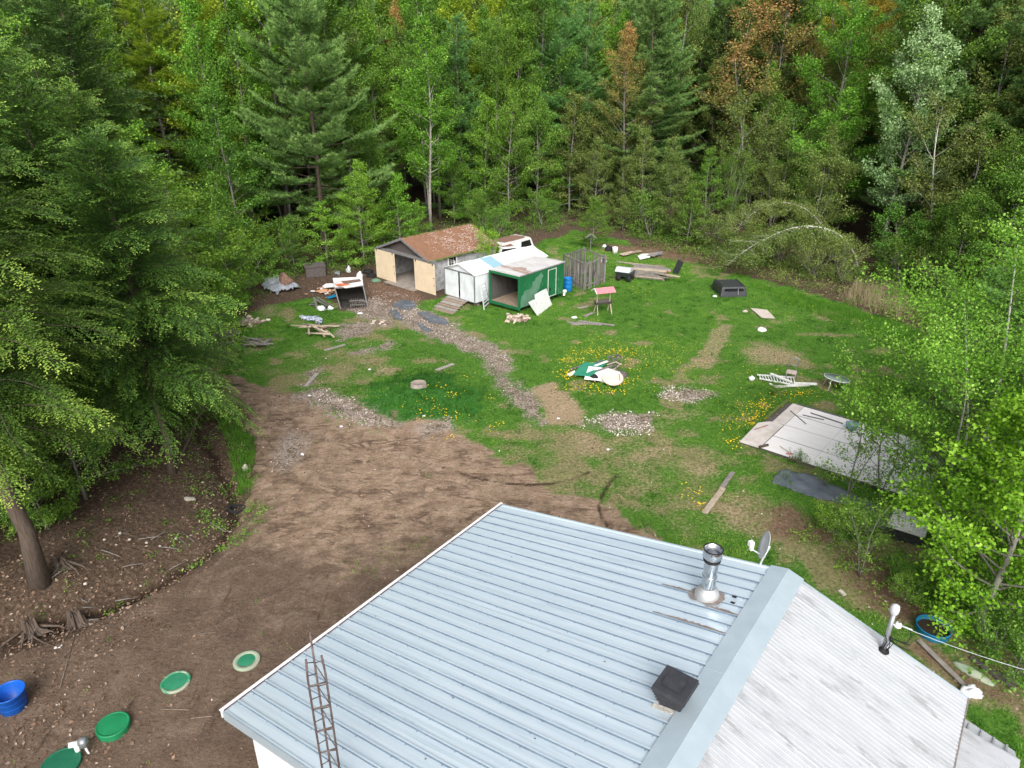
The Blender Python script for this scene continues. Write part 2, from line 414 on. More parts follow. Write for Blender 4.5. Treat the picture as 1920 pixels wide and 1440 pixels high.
TREES = {}
def kind(key, gen, bark, leaf):
    """one tree of its kind: trunk and crown meshes to be shared by all copies"""
    wood, v, f, t = gen
    TREES[key] = (wood.mesh('trunk', bark if isinstance(bark, list) else [bark]), tri_mesh('crown', v, f, t, MATS[leaf]), bark, leaf)
def plant(key, name, label, cat, x, y, sc=1.0, rz=0.0, group=None, leaf=None, bark=None, zs=1.0, z=None, tilt=(0, 0), parts=('trunk', 'crown')):
    tm, cm, b0, l0 = TREES[key]
    t = thing(name, label, cat, (x, y, hgt1(x, y)-0.04 if z is None else z), 0, group)
    t.rotation_euler = (tilt[0], tilt[1], rz); t.scale = (sc, sc, sc*zs)
    for nm, me, m in ((parts[0], tm, bark), (parts[1], cm, leaf)):
        o = bpy.data.objects.new(nm, me); COL.objects.link(o); o.parent = t
        if m:
            o.material_slots[0].link = 'OBJECT'; o.material_slots[0].material = MATS[m]
    return t
# ------------------------------------------------------------------ ground
GRASS_P = WP([(430, 700), (400, 660), (440, 625), (470, 600), (480, 575), (545, 566), (600, 556), (640, 580), (700, 590), (760, 565), (830, 560), (900, 500), (1000, 462), (1030, 448), (1080, 432), (1180, 452), (1290, 488), (1350, 503), (1420, 520), (1500, 543), (1600, 575), (1700, 605), (1800, 650), (1900, 720), (2050, 1000), (2000, 1900), (1000, 1900), (1270, 1040), (1250, 1010), (1120, 940), (1000, 895), (890, 845), (820, 800), (700, 785), (640, 757), (560, 735), (480, 720)])
DIRT_P = WP([(440, 680), (560, 735), (640, 765), (690, 800), (800, 815), (880, 870), (1000, 900), (1120, 945), (1250, 1015), (1300, 1100), (1000, 1900), (-600, 1900), (-400, 1330), (0, 1240), (160, 1190), (300, 1085), (420, 1000), (478, 890), (462, 800), (440, 740)])
GRAVEL = [WP(p) for p in (
    [(735, 575), (775, 570), (815, 590), (860, 615), (955, 668), (930, 674), (850, 648), (795, 628), (760, 605)],
    [(900, 652), (952, 664), (962, 690), (945, 702), (912, 700)], [(640, 575), (700, 560), (740, 575), (730, 600), (690, 595)],
    [(915, 698), (945, 698), (985, 738), (1012, 760), (1016, 790), (988, 778), (945, 738)],
    [(1095, 792), (1150, 772), (1215, 783), (1205, 808), (1140, 814)],
    [(1242, 742), (1290, 727), (1337, 740), (1300, 757)],
    [(555, 742), (600, 725), (625, 735), (690, 768), (745, 800), (660, 790), (600, 775)],
    [(780, 800), (840, 785), (850, 805), (800, 820)],
    [(695, 598), (735, 598), (728, 612), (700, 612)], [(640, 610), (700, 602), (690, 625), (640, 640)], [(660, 660), (730, 640), (735, 650), (670, 665)],
    [(520, 820), (545, 800), (575, 810), (560, 850), (530, 880)], [(575, 700), (600, 690), (590, 720), (570, 725)])]
SAND = [WP(p) for p in (
    [(1003, 728), (1035, 718), (1075, 750), (1105, 775), (1090, 797), (1022, 792)],
    [(1288, 690), (1346, 606), (1380, 609), (1338, 697)],
    [(1380, 655), (1440, 643), (1512, 663), (1505, 685), (1400, 682)],
    [(1332, 945), (1370, 925), (1420, 940), (1430, 1000), (1350, 992)],
    [(690, 695), (715, 682), (760, 690), (740, 708), (700, 710)], [(815, 690), (850, 682), (845, 695), (820, 702)],
    [(455, 650), (495, 635), (508, 652), (460, 664)], [(1430, 592), (1475, 600), (1470, 606), (1440, 604)], [(480, 575), (520, 570), (520, 590), (490, 600)],
    [(1180, 850), (1250, 830), (1260, 850), (1200, 880)], [(1060, 800), (1130, 815), (1180, 850), (1080, 860)], [(1230, 780), (1300, 765), (1330, 780), (1250, 800)], [(1290, 880), (1345, 870), (1345, 890), (1300, 900)], [(660, 735), (690, 745), (680, 765), (640, 760)])]
BED = [WP(p) for p in (
    [(1420, 950), (1480, 935), (1570, 985), (1580, 1030), (1490, 1020), (1440, 1010)],
    [(1560, 1010), (1700, 1060), (1760, 1190), (1650, 1150), (1590, 1090)],
    [(665, 560), (700, 525), (780, 545), (800, 560), (760, 600), (720, 590), (690, 590)], [(400, 650), (430, 640), (450, 660), (410, 690)], [(1100, 455), (1260, 462), (1330, 485), (1300, 495), (1150, 470)], [(1600, 1180), (1750, 1200), (1920, 1330), (1800, 1290)])]
TRACKS = [WP(p) for p in ([(830, 876), (870, 888), (900, 897), (940, 904), (985, 908), (1030, 907), (1070, 899), (1105, 884)], [(1158, 888), (1142, 905), (1130, 925), (1124, 950), (1130, 972), (1148, 995)])]
DITCH = WP([(335, 775), (395, 845), (425, 905), (438, 962), (400, 1012), (300, 1078), (150, 1150), (-100, 1260)])
THIN = [WP(p) for p in ([(850, 830), (960, 800), (1100, 800), (1250, 790), (1380, 850), (1350, 990), (1250, 1010), (1100, 940), (950, 890)], [(470, 705), (540, 660), (690, 640), (740, 690), (640, 755), (540, 740)], [(1370, 640), (1520, 650), (1530, 700), (1400, 690)], [(640, 600), (740, 590), (760, 640), (660, 650)], [(1180, 790), (1250, 740), (1340, 730), (1350, 770), (1260, 800)], [(1280, 900), (1400, 880), (1480, 930), (1600, 1000), (1700, 1150), (1560, 1120), (1400, 1030), (1320, 990)])]
RUTV = [0]
TAN = WP([(380, 640), (560, 690), (700, 730), (900, 800), (1150, 860), (1400, 1000), (1250, 1100), (950, 1010), (800, 1010), (620, 1040), (500, 1000), (470, 880), (430, 760)])
RUTS = [WP(p) for p in ([(505, 770), (512, 810), (530, 850), (548, 885), (560, 930)], [(545, 770), (560, 815), (590, 850), (600, 900)], [(610, 800), (598, 840), (592, 880), (560, 920), (500, 960)], [(640, 800), (632, 850), (640, 900), (660, 930)], [(560, 960), (640, 925), (720, 905), (800, 900), (870, 905)], [(590, 1000), (680, 950), (770, 925), (860, 915)], [(650, 1020), (740, 965), (820, 940), (900, 930)], [(760, 900), (740, 940), (700, 975), (640, 1000)], [(480, 880), (500, 930), (480, 1000), (420, 1060)], [(450, 1000), (520, 965), (620, 945)], [(700, 1060), (640, 1110), (560, 1160), (430, 1230)], [(600, 1050), (500, 1110), (380, 1170)], [(330, 1200), (440, 1130), (520, 1090)], [(830, 860), (800, 890), (790, 930)], [(860, 940), (900, 960), (940, 965)])]
MOUND = G(790, 748); LUSH_P = WP([(640, 765), (690, 720), (760, 700), (850, 705), (905, 740), (890, 790), (800, 800), (700, 800)])

def hgt(X, Y):
    X = np.asarray(X, float); Y = np.asarray(Y, float)
    z = (fbm(X, Y, 7, 3)-.5)*.16+(fbm(X, Y, 1.1, 9, 3)-.5)*.06
    z = z-.38*np.exp(-(line_d(X, Y, DITCH)/.5)**2)
    z = z+.4*np.exp(-((X-MOUND.x)**2+(Y-MOUND.y)**2)/4.5)
    near = (X < 0) & (Y < 45)
    z = z+np.where(near, .75*sstep(.2, 2.4, np.interp(Y, [10, 16, 20, 24, 30], [-13, -11.0, -10.3, -11, -13.5])-X)*sstep(31, 23, Y)*(1+.5*(fbm(X, Y, 2.5, 5)-.5)), 0)
    return z
def hgt1(x, y): return float(hgt(np.array([x]), np.array([y]))[0])
def GZ(u, v, dz=0.0):
    """the ground point seen at a spot of the photograph, on the real terrain"""
    p = G(u, v)
    for _ in range(3): p = G(u, v, hgt1(p.x, p.y))
    p.z += dz; return p

def multi(X, Y, polys):
    d = np.full(np.shape(X), -1e9)
    for p in polys: d = np.maximum(d, poly_sd(X, Y, p))
    return d
def zones(X, Y):
    n1 = fbm(X, Y, 1.6, 11)-.5; n2 = fbm(X, Y, .45, 13, 3)-.5
    gs = poly_sd(X, Y, GRASS_P); ds = poly_sd(X, Y, DIRT_P)
    jit = n1*1.9+n2*.8
    grass = sstep(-.35, .5, gs+jit); dirt = np.maximum(sstep(-.4, .4, ds+jit*.8), sstep(-2.6, -1.2, ds+n2)*sstep(-3, -1.2, gs))
    gravel = .95*sstep(-.45, .6, multi(X, Y, GRAVEL)+.15+n1*.9+n2*.9); sand = np.maximum(.70*sstep(-.6, .8, multi(X, Y, [SAND[0]]+SAND[2:])+n1*.5+n2*.6), .68*sstep(-.2, .25, poly_sd(X, Y, SAND[1])+n2*.6)); sand = np.maximum(sand, sstep(-.4, .4, poly_sd(X, Y, SAND[0])+n1*.9+n2*.6))
    bed = .85*sstep(-.5, .6, multi(X, Y, BED)+n1*.9+n2*.5)
    tr = np.full(np.shape(X), 9.0)
    for t in TRACKS: tr = np.minimum(tr, line_d(X, Y, t))
    track = np.exp(-((tr+n2*.10)/.14)**2)*np.clip(.5+.7*fbm(X, Y, .5, 17, 3)-.15, 0, .8)
    tr2 = np.full(np.shape(X), 9.0)
    for t in RUTS: tr2 = np.minimum(tr2, line_d(X, Y, t))
    track = np.maximum(track, .75*np.exp(-((line_d(X, Y, DITCH)+n2*.3)/.28)**2)*(Y > 14))
    rut = (np.exp(-((tr2+n2*.3)/.13)**2)-.7*np.exp(-((tr2+n2*.3-.28)/.12)**2))*np.clip(1.8*fbm(X, Y, .6, 19, 5)-.35, 0, .9)
    lush = .85*sstep(-1.3, 1.1, poly_sd(X, Y, LUSH_P)+n1*2.6+n2)
    # bare and dry flecks all over the lawn
    th = sstep(-.8, 1.2, multi(X, Y, THIN)+n1*2.5)
    fl = sstep(.50, .78, fbm(X, Y, 1.3, 21, 5)+.30*(fbm(X, Y, 8, 23, 2)-.5))*(1-lush)
    fl = np.clip(fl+th*(.38+1.7*np.clip(fbm(X, Y, .9, 27, 4)-.35, 0, 1)), 0, 1)
    RUTV[0] = rut
    RUTV.append(0); RUTV[1] = sstep(-3.2, 2.2, poly_sd(X, Y, TAN)+n1*2.5)
    return grass, dirt, gravel, sand, bed, np.clip(track, 0, 1), lush, fl

xs = np.concatenate([-np.geomspace(600, 26, 26), np.arange(-25, 34, .14), np.geomspace(35, 600, 26)])
ys = np.concatenate([-np.geomspace(300, 4, 14), np.arange(4, 8, .5), np.arange(8, 64, .14), np.geomspace(65, 900, 28)])
GX, GY = np.meshgrid(xs, ys); nx, ny = len(xs), len(ys)
gx, gy = GX.ravel(), GY.ravel(); gz = hgt(gx, gy)
zg, zd, zv, zs_, zb, zt, zl, zf = zones(gx, gy)
rutv = RUTV[0]*zd*(1-zg); TANV = RUTV[1]
gz = gz-.05*zt-.035*np.clip(rutv, -1, 1)
idx = np.arange(nx*ny).reshape(ny, nx)
gf = np.stack([idx[:-1, :-1], idx[:-1, 1:], idx[1:, 1:], idx[1:, :-1]], -1).reshape(-1, 4)
gme = tri_mesh('ground', np.stack([gx, gy, gz], 1), gf, None, None)
for nm, arr in (('za', np.stack([zg, zd, zv, np.ones_like(zg)], 1)), ('zb', np.stack([zs_, zb, zt, np.ones_like(zg)], 1)), ('zc', np.stack([zl, zf, np.clip(.5+.5*rutv, 0, 1), TANV], 1))):
    a = gme.color_attributes.new(nm, 'FLOAT_COLOR', 'POINT'); a.data.foreach_set('color', np.ascontiguousarray(arr, np.float32).ravel())
gme.polygons.foreach_set('use_smooth', np.ones(len(gf), bool))

def ground_material():
    m = bpy.data.materials.new('ground'); m.use_nodes = True; n = m.node_tree; L = n.links
    b = n.nodes['Principled BSDF']; b.inputs['Roughness'].default_value = .95; b.inputs['Specular IOR Level'].default_value = .1
    tc = n.nodes.new('ShaderNodeTexCoord')
    def nz(s, d=6, r=.65, st=None):
        x = n.nodes.new('ShaderNodeTexNoise'); x.inputs['Scale'].default_value = s; x.inputs['Detail'].default_value = d; x.inputs['Roughness'].default_value = r
        if st:
            mp = n.nodes.new('ShaderNodeMapping'); mp.inputs['Scale'].default_value = st[:3]; mp.inputs['Rotation'].default_value = (0, 0, st[3]); L.new(tc.outputs['Object'], mp.inputs[0]); L.new(mp.outputs[0], x.inputs['Vector'])
        else: L.new(tc.outputs['Object'], x.inputs['Vector'])
        return x.outputs['Fac']
    def ramp(fac, *st):
        r = n.nodes.new('ShaderNodeValToRGB'); e = r.color_ramp.elements
        e[0].position, e[0].color = st[0][0], (*st[0][1], 1); e[1].position, e[1].color = st[-1][0], (*st[-1][1], 1)
        for p, c in st[1:-1]: x = e.new(p); x.color = (*c, 1)
        L.new(fac, r.inputs[0]); return r.outputs[0]
    def mixc(f, a, b_):
        x = n.nodes.new('ShaderNodeMix'); x.data_type = 'RGBA'; L.new(f, x.inputs['Factor']); L.new(a, x.inputs['A']); L.new(b_, x.inputs['B']); return x.outputs['Result']
    def edge(f, nse, k=.7, lo=.35, hi=.65):
        a = n.nodes.new('ShaderNodeMath'); a.operation = 'MULTIPLY_ADD'; L.new(nse, a.inputs[0]); a.inputs[1].default_value = k; a.inputs[2].default_value = -k/2
        s = n.nodes.new('ShaderNodeMath'); s.operation = 'ADD'; L.new(f, s.inputs[0]); L.new(a.outputs[0], s.inputs[1])
        r = n.nodes.new('ShaderNodeMapRange'); r.inputs['From Min'].default_value = lo; r.inputs['From Max'].default_value = hi; r.interpolation_type = 'SMOOTHSTEP'; L.new(s.outputs[0], r.inputs['Value']); return r.outputs[0]
    def att(nm):
        a = n.nodes.new('ShaderNodeAttribute'); a.attribute_name = nm; s = n.nodes.new('ShaderNodeSeparateColor'); L.new(a.outputs['Color'], s.inputs[0]); return list(s.outputs)+[a.outputs['Alpha']]
    za, zb_, zc = att('za'), att('zb'), att('zc')
    fine = nz(9, 8, .75); mid = nz(1.7, 7, .7); big = nz(.28, 5, .6); vfine = nz(34, 5, .7)
    litter = ramp(fine, (.33, (.042, .028, .020)), (.5, (.10, .069, .048)), (.62, (.155, .113, .083)), (.72, (.26, .21, .16)))
    grass = mixc(edge(zc[0], mid, .5), ramp(fine, (.3, (.035, .080, .012)), (.5, (.072, .180, .022)), (.7, (.15, .27, .045))), ramp(fine, (.3, (.022, .085, .014)), (.55, (.045, .16, .025)), (.75, (.085, .23, .04))))
    dry = ramp(fine, (.32, (.11, .10, .045)), (.5, (.22, .20, .095)), (.68, (.36, .32, .18)))
    grass = mixc(edge(zc[1], fine, 1.6, .25, 1.0), grass, dry)
    dirt = ramp(mid, (.3, (.108, .074, .053)), (.47, (.16, .112, .081)), (.6, (.205, .148, .110)), (.75, (.255, .192, .146)))
    dirt = mixc(edge(vfine, fine, .3, .62, .75), dirt, ramp(mid, (.4, (.13, .10, .08)), (.6, (.20, .165, .135))))
    streak = nz(2.6, 8, .75, (1.0, .16, 1, .75))
    dirt = mixc(edge(nz(2.0, 8, .75, (.2, 1.0, 1, .35)), fine, .2, .55, .70), dirt, ramp(fine, (.35, (.14, .105, .08)), (.65, (.21, .165, .13))))
    dirt = mixc(edge(streak, fine, .25, .55, .68), dirt, ramp(fine, (.35, (.05, .034, .024)), (.65, (.09, .063, .046))))
    big2 = nz(.35, 4, .6)
    dirt = mixc(edge(big2, mid, .25, .42, .62), dirt, ramp(fine, (.35, (.085, .059, .043)), (.5, (.128, .090, .066)), (.7, (.172, .125, .093))))
    tan = ramp(mid, (.3, (.20, .136, .094)), (.5, (.32, .228, .162)), (.72, (.45, .335, .25)))
    tan = mixc(edge(nz(3.1, 7, .7), fine, .4, .48, .72), tan, ramp(fine, (.35, (.16, .125, .075)), (.65, (.25, .20, .125))))
    tan = mixc(edge(nz(1.3, 9, .75, (.25, 1.0, 1, .6)), fine, .3, .54, .72), tan, ramp(fine, (.35, (.115, .076, .053)), (.65, (.18, .125, .09))))
    def ridge(scale, st, dist, wdt):
        x = n.nodes.new('ShaderNodeTexNoise'); x.inputs['Scale'].default_value = scale; x.inputs['Detail'].default_value = 3; x.inputs['Distortion'].default_value = dist
        mp = n.nodes.new('ShaderNodeMapping'); mp.inputs['Scale'].default_value = st[:3]; mp.inputs['Rotation'].default_value = (0, 0, st[3]); L.new(tc.outputs['Object'], mp.inputs[0]); L.new(mp.outputs[0], x.inputs['Vector'])
        a = n.nodes.new('ShaderNodeMath'); a.operation = 'SUBTRACT'; L.new(x.outputs['Fac'], a.inputs[0]); a.inputs[1].default_value = .5
        b2 = n.nodes.new('ShaderNodeMath'); b2.operation = 'ABSOLUTE'; L.new(a.outputs[0], b2.inputs[0])
        r = n.nodes.new('ShaderNodeMapRange'); r.inputs['From Min'].default_value = wdt; r.inputs['From Max'].default_value = wdt*.15; L.new(b2.outputs[0], r.inputs['Value'])
        q = n.nodes.new('ShaderNodeMath'); q.operation = 'MULTIPLY'; L.new(r.outputs[0], q.inputs[0]); L.new(edge(nz(.9, 5, .7), fine, .5, .40, .62), q.inputs[1]); return q.outputs[0]
    scuff = ridge(.9, (.45, 1.0, 1, .55), 1.2, .05); scuff2 = ridge(1.1, (.4, 1.1, 1, -.35), 1.6, .045)
    tan = mixc(scuff, tan, ramp(fine, (.35, (.095, .063, .044)), (.65, (.17, .115, .083)))); tan = mixc(scuff2, tan, ramp(fine, (.35, (.10, .066, .045)), (.65, (.17, .118, .083))))
    dirt = mixc(edge(zc[3], mid, 1.0, .05, .95), dirt, tan)
    cl = n.nodes.new('ShaderNodeHueSaturation'); cm = n.nodes.new('ShaderNodeMapRange'); cm.inputs['From Min'].default_value = .3; cm.inputs['From Max'].default_value = .7; cm.inputs['To Min'].default_value = .76; cm.inputs['To Max'].default_value = 1.24
    L.new(nz(11, 8, .75), cm.inputs['Value']); L.new(cm.outputs[0], cl.inputs['Value']); L.new(dirt, cl.inputs['Color']); dirt = cl.outputs[0]
    dirt = mixc(edge(zc[2], fine, .25, .57, 1.05), dirt, ramp(fine, (.35, (.125, .086, .063)), (.65, (.20, .14, .104))))
    inv = n.nodes.new('ShaderNodeMath'); inv.operation = 'SUBTRACT'; inv.inputs[0].default_value = 1.0; L.new(zc[2], inv.inputs[1])
    dirt = mixc(edge(inv.outputs[0], fine, .4, .60, 1.1), dirt, ramp(fine, (.35, (.20, .155, .115)), (.65, (.34, .27, .215))))
    grav = ramp(vfine, (.36, (.15, .112, .085)), (.48, (.31, .25, .205)), (.58, (.47, .40, .35)), (.68, (.66, .60, .55)))
    grav = mixc(edge(fine, mid, .4, .42, .55), ramp(fine, (.35, (.09, .066, .047)), (.65, (.18, .14, .10))), grav)
    sand = ramp(fine, (.3, (.19, .14, .085)), (.5, (.34, .255, .16)), (.7, (.50, .39, .26)))
    bed = ramp(fine, (.32, (.085, .050, .034)), (.5, (.175, .108, .075)), (.7, (.33, .225, .165)))
    c = mixc(edge(za[1], fine), litter, dirt)
    c = mixc(edge(za[0], fine, 1.7, .25, .75), c, grass)
    c = mixc(edge(zb_[1], fine, 2.0, .2, .95), c, bed)
    c = mixc(edge(zb_[0], fine, 2.2, .15, 1.0), c, sand)
    c = mixc(edge(za[2], fine, 2.2, .2, .9), c, grav)
    c = mixc(edge(zb_[2], fine, .7, .35, .8), c, ramp(fine, (.3, (.022, .014, .009)), (.7, (.07, .046, .03))))
    L.new(c, b.inputs['Base Color'])
    bp = n.nodes.new('ShaderNodeBump'); bp.inputs['Strength'].default_value = .9; bp.inputs['Distance'].default_value = .09
    ad = n.nodes.new('ShaderNodeMath'); ad.operation = 'ADD'; L.new(fine, ad.inputs[0]); L.new(mid, ad.inputs[1]); L.new(ad.outputs[0], bp.inputs['Height']); L.new(bp.outputs[0], b.inputs['Normal'])
    return m
gme.materials.append(ground_material())
ground = bpy.data.objects.new('ground', gme); COL.objects.link(ground); tag(ground, 'grassy yard and bare brown dirt drive in the clearing', 'ground', kind='structure')

# ------------------------------------------------------------------ grass, flowers, litter (nobody could count them)
rg = np.random.default_rng(7)
def scatter(n, x0=-24, x1=32, y0=9, y1=63, pw=1.0):
    X = rg.uniform(x0, x1, n*2); Y = y0+(y1-y0)*rg.random(n*2)**pw
    U, V = projn(X, Y, 0*X); k = (U > -60) & (U < 1980) & (V < 1500)
    return X[k][:n], Y[k][:n]
leafmat('grass_blade', [(.028, .105, .010), (.082, .240, .022), (.158, .360, .034), (.31, .45, .085)], rough=.6, trans=.4, vary=0, hue=0)
def blades(X, Y, hh, ww, per, tint, lean=.5, z=None):
    n = len(X); X = np.repeat(X, per)+rg.normal(0, .06, n*per); Y = np.repeat(Y, per)+rg.normal(0, .06, n*per)
    Z = hgt(X, Y)-.01; h_ = np.repeat(hh, per)*rg.uniform(.5, 1.2, n*per); a = rg.uniform(0, 6.28, n*per); w_ = ww*rg.uniform(.6, 1.3, n*per)
    P = np.stack([X, Y, Z], 1); B = np.stack([np.cos(a), np.sin(a), 0*a], 1)*w_[:, None]*.5
    T = np.stack([rg.normal(0, lean, n*per)*h_, rg.normal(0, lean, n*per)*h_, h_], 1)
    v = np.stack([P-B, P+B, P+T], 1).reshape(-1, 3)
    return v, np.arange(n*per*3).reshape(-1, 3), np.clip(np.repeat(tint, per)+rg.normal(0, .10, n*per), 0, 1)
X, Y = scatter(150000, pw=1.15); g_, d_, v_, s_, b_, t_, l_, f_ = zones(X, Y)
dens = g_*(1-.97*v_)*(1-1.05*s_)*(1-.9*b_)*(1-.9*t_)*(1-.45*f_)
pat = fbm(X, Y, 2.6, 31); tuf = fbm(X, Y, .8, 33, 3)
dens = np.clip(dens, .012*(d_+b_+s_), 1)
k = rg.random(len(X)) < dens*(.35+.9*tuf); X, Y, l_, pat, tuf, f_ = X[k], Y[k], l_[k], pat[k], tuf[k], f_[k]
big = fbm(X, Y, 1.4, 35, 3)
cl2 = fbm(X, Y, .38, 37, 3)
hh = (.03+.05*tuf+.10*l_+.22*np.clip(big-.5, 0, 1)+.22*np.clip(cl2-.5, 0, 1))*(1-.4*f_)
v, f, t = blades(X, Y, hh, .024, 5, np.clip(.47+1.9*(pat-.5)+1.2*(fbm(X, Y, 6, 38, 2)-.5)-.14*l_+.25*f_+.35*(tuf-.5)-2.1*(cl2-.5), 0, 1))
o = bpy.data.objects.new('grass', tri_mesh('grass', v, f, t, MATS['grass_blade'])); COL.objects.link(o); tag(o, 'short uneven green grass over the yard', 'grass', kind='stuff')

leafmat('dandelion', [(.72, .46, .010), (.82, .60, .016), (.86, .70, .05)], rough=.6, trans=.1, vary=0, hue=0)
fx, fy = [], []
for (u, v_, su, sv, n) in ((1068, 678, 14, 5, 110), (1062, 703, 9, 5, 130), (1100, 664, 25, 4, 90), (1160, 664, 20, 6, 170), (1185, 690, 18, 9, 60), (1090, 728, 24, 6, 130), (1140, 738, 20, 4, 60), (1172, 722, 10, 5, 60), (1215, 700, 40, 16, 60), (1130, 656, 50, 8, 70),
    (1432, 765, 10, 7, 110), (1415, 782, 18, 6, 90), (1408, 795, 6, 4, 60), (1400, 770, 25, 14, 60), (1372, 834, 8, 5, 50), (1370, 800, 14, 10, 40), (1500, 740, 22, 4, 80), (1470, 748, 40, 10, 60), (1300, 925, 14, 8, 30), (1310, 950, 6, 4, 24), (1340, 700, 60, 20, 40), (1260, 660, 60, 25, 50), (1200, 548, 18, 6, 40), (1140, 520, 14, 8, 22), (1430, 700, 80, 30, 40),
    (835, 740, 12, 4, 22), (850, 752, 8, 4, 26), (800, 772, 25, 6, 40), (825, 778, 10, 5, 30), (860, 790, 16, 6, 28), (930, 800, 12, 6, 22), (790, 790, 14, 4, 18), (925, 752, 8, 4, 10), (845, 822, 5, 3, 16), (870, 710, 20, 6, 16), (1035, 575, 8, 4, 12), (1500, 580, 60, 20, 40), (900, 830, 90, 20, 12)):
    for _ in range(int(n*.62)):
        p = G(rg.normal(u, su), rg.normal(v_, sv)); fx.append(p.x); fy.append(p.y)
fx, fy = np.array(fx), np.array(fy); n = len(fx); fz = hgt(fx, fy)+rg.uniform(.06, .15, n); r_ = rg.uniform(.018, .036, n)
ang = np.arange(6)*math.pi/3
V_ = np.stack([fx[:, None]+r_[:, None]*np.cos(ang), fy[:, None]+r_[:, None]*np.sin(ang), fz[:, None]+r_[:, None]*rg.normal(0, .25, (n, 6))], -1)
C_ = np.stack([fx, fy, fz+r_*.45], 1)[:, None]
vv = np.concatenate([V_, C_], 1).reshape(-1, 3); i0 = np.arange(n)*7
ff = np.concatenate([np.stack([i0+k_, i0+(k_+1) % 6, i0+6], 1) for k_ in range(6)])
o = bpy.data.objects.new('dandelions', tri_mesh('dandelions', vv, ff, rg.random(len(ff)), MATS['dandelion'])); COL.objects.link(o); tag(o, 'yellow dandelion flowers scattered through the grass', 'dandelions', kind='stuff')

leafmat('dead_leaf', [(.07, .042, .027), (.17, .105, .068), (.27, .18, .125), (.33, .25, .19), (.40, .335, .275)], rough=.8, trans=.08, vary=0, hue=0)
def flat_bits(X, Y, s0, s1, tint, up=.5, dz=.012):
    n = len(X); P = np.stack([X, Y, hgt(X, Y)+dz+rg.uniform(0, .02, n)], 1); A = rg.normal(0, 1, (n, 3)); A[:, 2] *= .3; N = rg.normal(0, up, (n, 3)); N[:, 2] += 1
    s = rg.uniform(s0, s1, n); return leaves(P, A, N, s, s*rg.uniform(.45, .8, n), tint, .15)
X, Y = scatter(150000, pw=1.2); g_, d_, v_, s_, b_, t_, l_, f_ = zones(X, Y)
edge_ = np.exp(-(line_d(X, Y, DITCH)/1.1)**2)
lit = np.clip(1-g_-d_, 0, 1)
dens = .55*lit+.9*edge_*(Y < 24)+.06*d_+.22*b_+.12*s_+.1*f_*g_
for (u, v0, r0) in ((60, 1360, 1.0), (190, 1400, .9), (120, 1340, .9), (150, 1230, 1.1), (240, 1180, .9), (470, 780, 1.6), (600, 745, 1.6)):
    p = G(u, v0); dens = dens+.7*np.exp(-((X-p.x)**2+(Y-p.y)**2)/r0**2)
k = rg.random(len(X)) < dens*(.15+1.3*fbm(X, Y, .9, 41, 3)**1.5); X, Y, e_ = X[k], Y[k], (edge_+.4*b_)[k]
v, f, t = flat_bits(X, Y, .05, .12, np.clip(rg.beta(1.4, 2.8, len(X))+.18*e_, 0, 1))
o = bpy.data.objects.new('leaf_litter', tri_mesh('leaf_litter', v, f, t, MATS['dead_leaf'])); COL.objects.link(o); tag(o, 'dead brown leaves littering the ground under the trees', 'leaf litter', kind='stuff')

leafmat('pale_chip', [(.15, .112, .085), (.32, .26, .21), (.53, .46, .40), (.76, .71, .66)], rough=.8, trans=0, vary=0, hue=0)
X, Y = scatter(260000, pw=1.15); g_, d_, v_, s_, b_, t_, l_, f_ = zones(X, Y)
k = rg.random(len(X)) < (.42*v_+.006*d_+.02*s_+.03*b_+.02*f_*g_); X, Y = X[k], Y[k]
v, f, t = flat_bits(X, Y, .02, .085, rg.beta(1.3, 1.5, len(X)), .6)
o = bpy.data.objects.new('gravel', tri_mesh('gravel', v, f, t, MATS['pale_chip'])); COL.objects.link(o); tag(o, 'pale stone chips and bark scraps on the bare patches', 'gravel', kind='stuff')

PX_, PY_, PT_ = [], [], []
for poly, n_, lo_, hi_ in ((WP([(1215, 745), (1290, 718), (1355, 742), (1300, 766)]), 800, .45, 1), (WP([(1075, 797), (1150, 762), (1235, 780), (1215, 818), (1140, 826)]), 1100, .3, 1), (WP([(735, 575), (775, 568), (815, 588), (860, 612), (958, 668), (935, 678), (850, 650), (795, 630), (760, 605)]), 3000, .1, 1), (WP([(660, 570), (700, 540), (790, 560), (760, 605), (700, 600)]), 1600, 0, .8), (WP([(550, 742), (620, 725), (690, 768), (745, 800), (660, 792)]), 1800, .2, 1)):
    W_ = np.array(poly); X = rg.uniform(W_[:, 0].min(), W_[:, 0].max(), n_*3); Y = rg.uniform(W_[:, 1].min(), W_[:, 1].max(), n_*3)
    k = (poly_sd(X, Y, [tuple(q) for q in W_])+1.8*(fbm(X, Y, .9, 81)-.55) > 0) & (rg.random(len(X)) < 3.2*np.clip(fbm(X, Y, .6, 83)-.36, 0, 1)); X, Y = X[k][:n_], Y[k][:n_]
    PX_.append(X); PY_.append(Y); PT_.append(rg.uniform(lo_, hi_, len(X)))
v, f, t = flat_bits(np.concatenate(PX_), np.concatenate(PY_), .03, .10, np.concatenate(PT_), .7, .02)
o = bpy.data.objects.new('rubble', tri_mesh('rubble', v, f, t, MATS['pale_chip'])); COL.objects.link(o); tag(o, 'pale crushed stone and chips strewn on the worn track', 'rubble', kind='stuff')
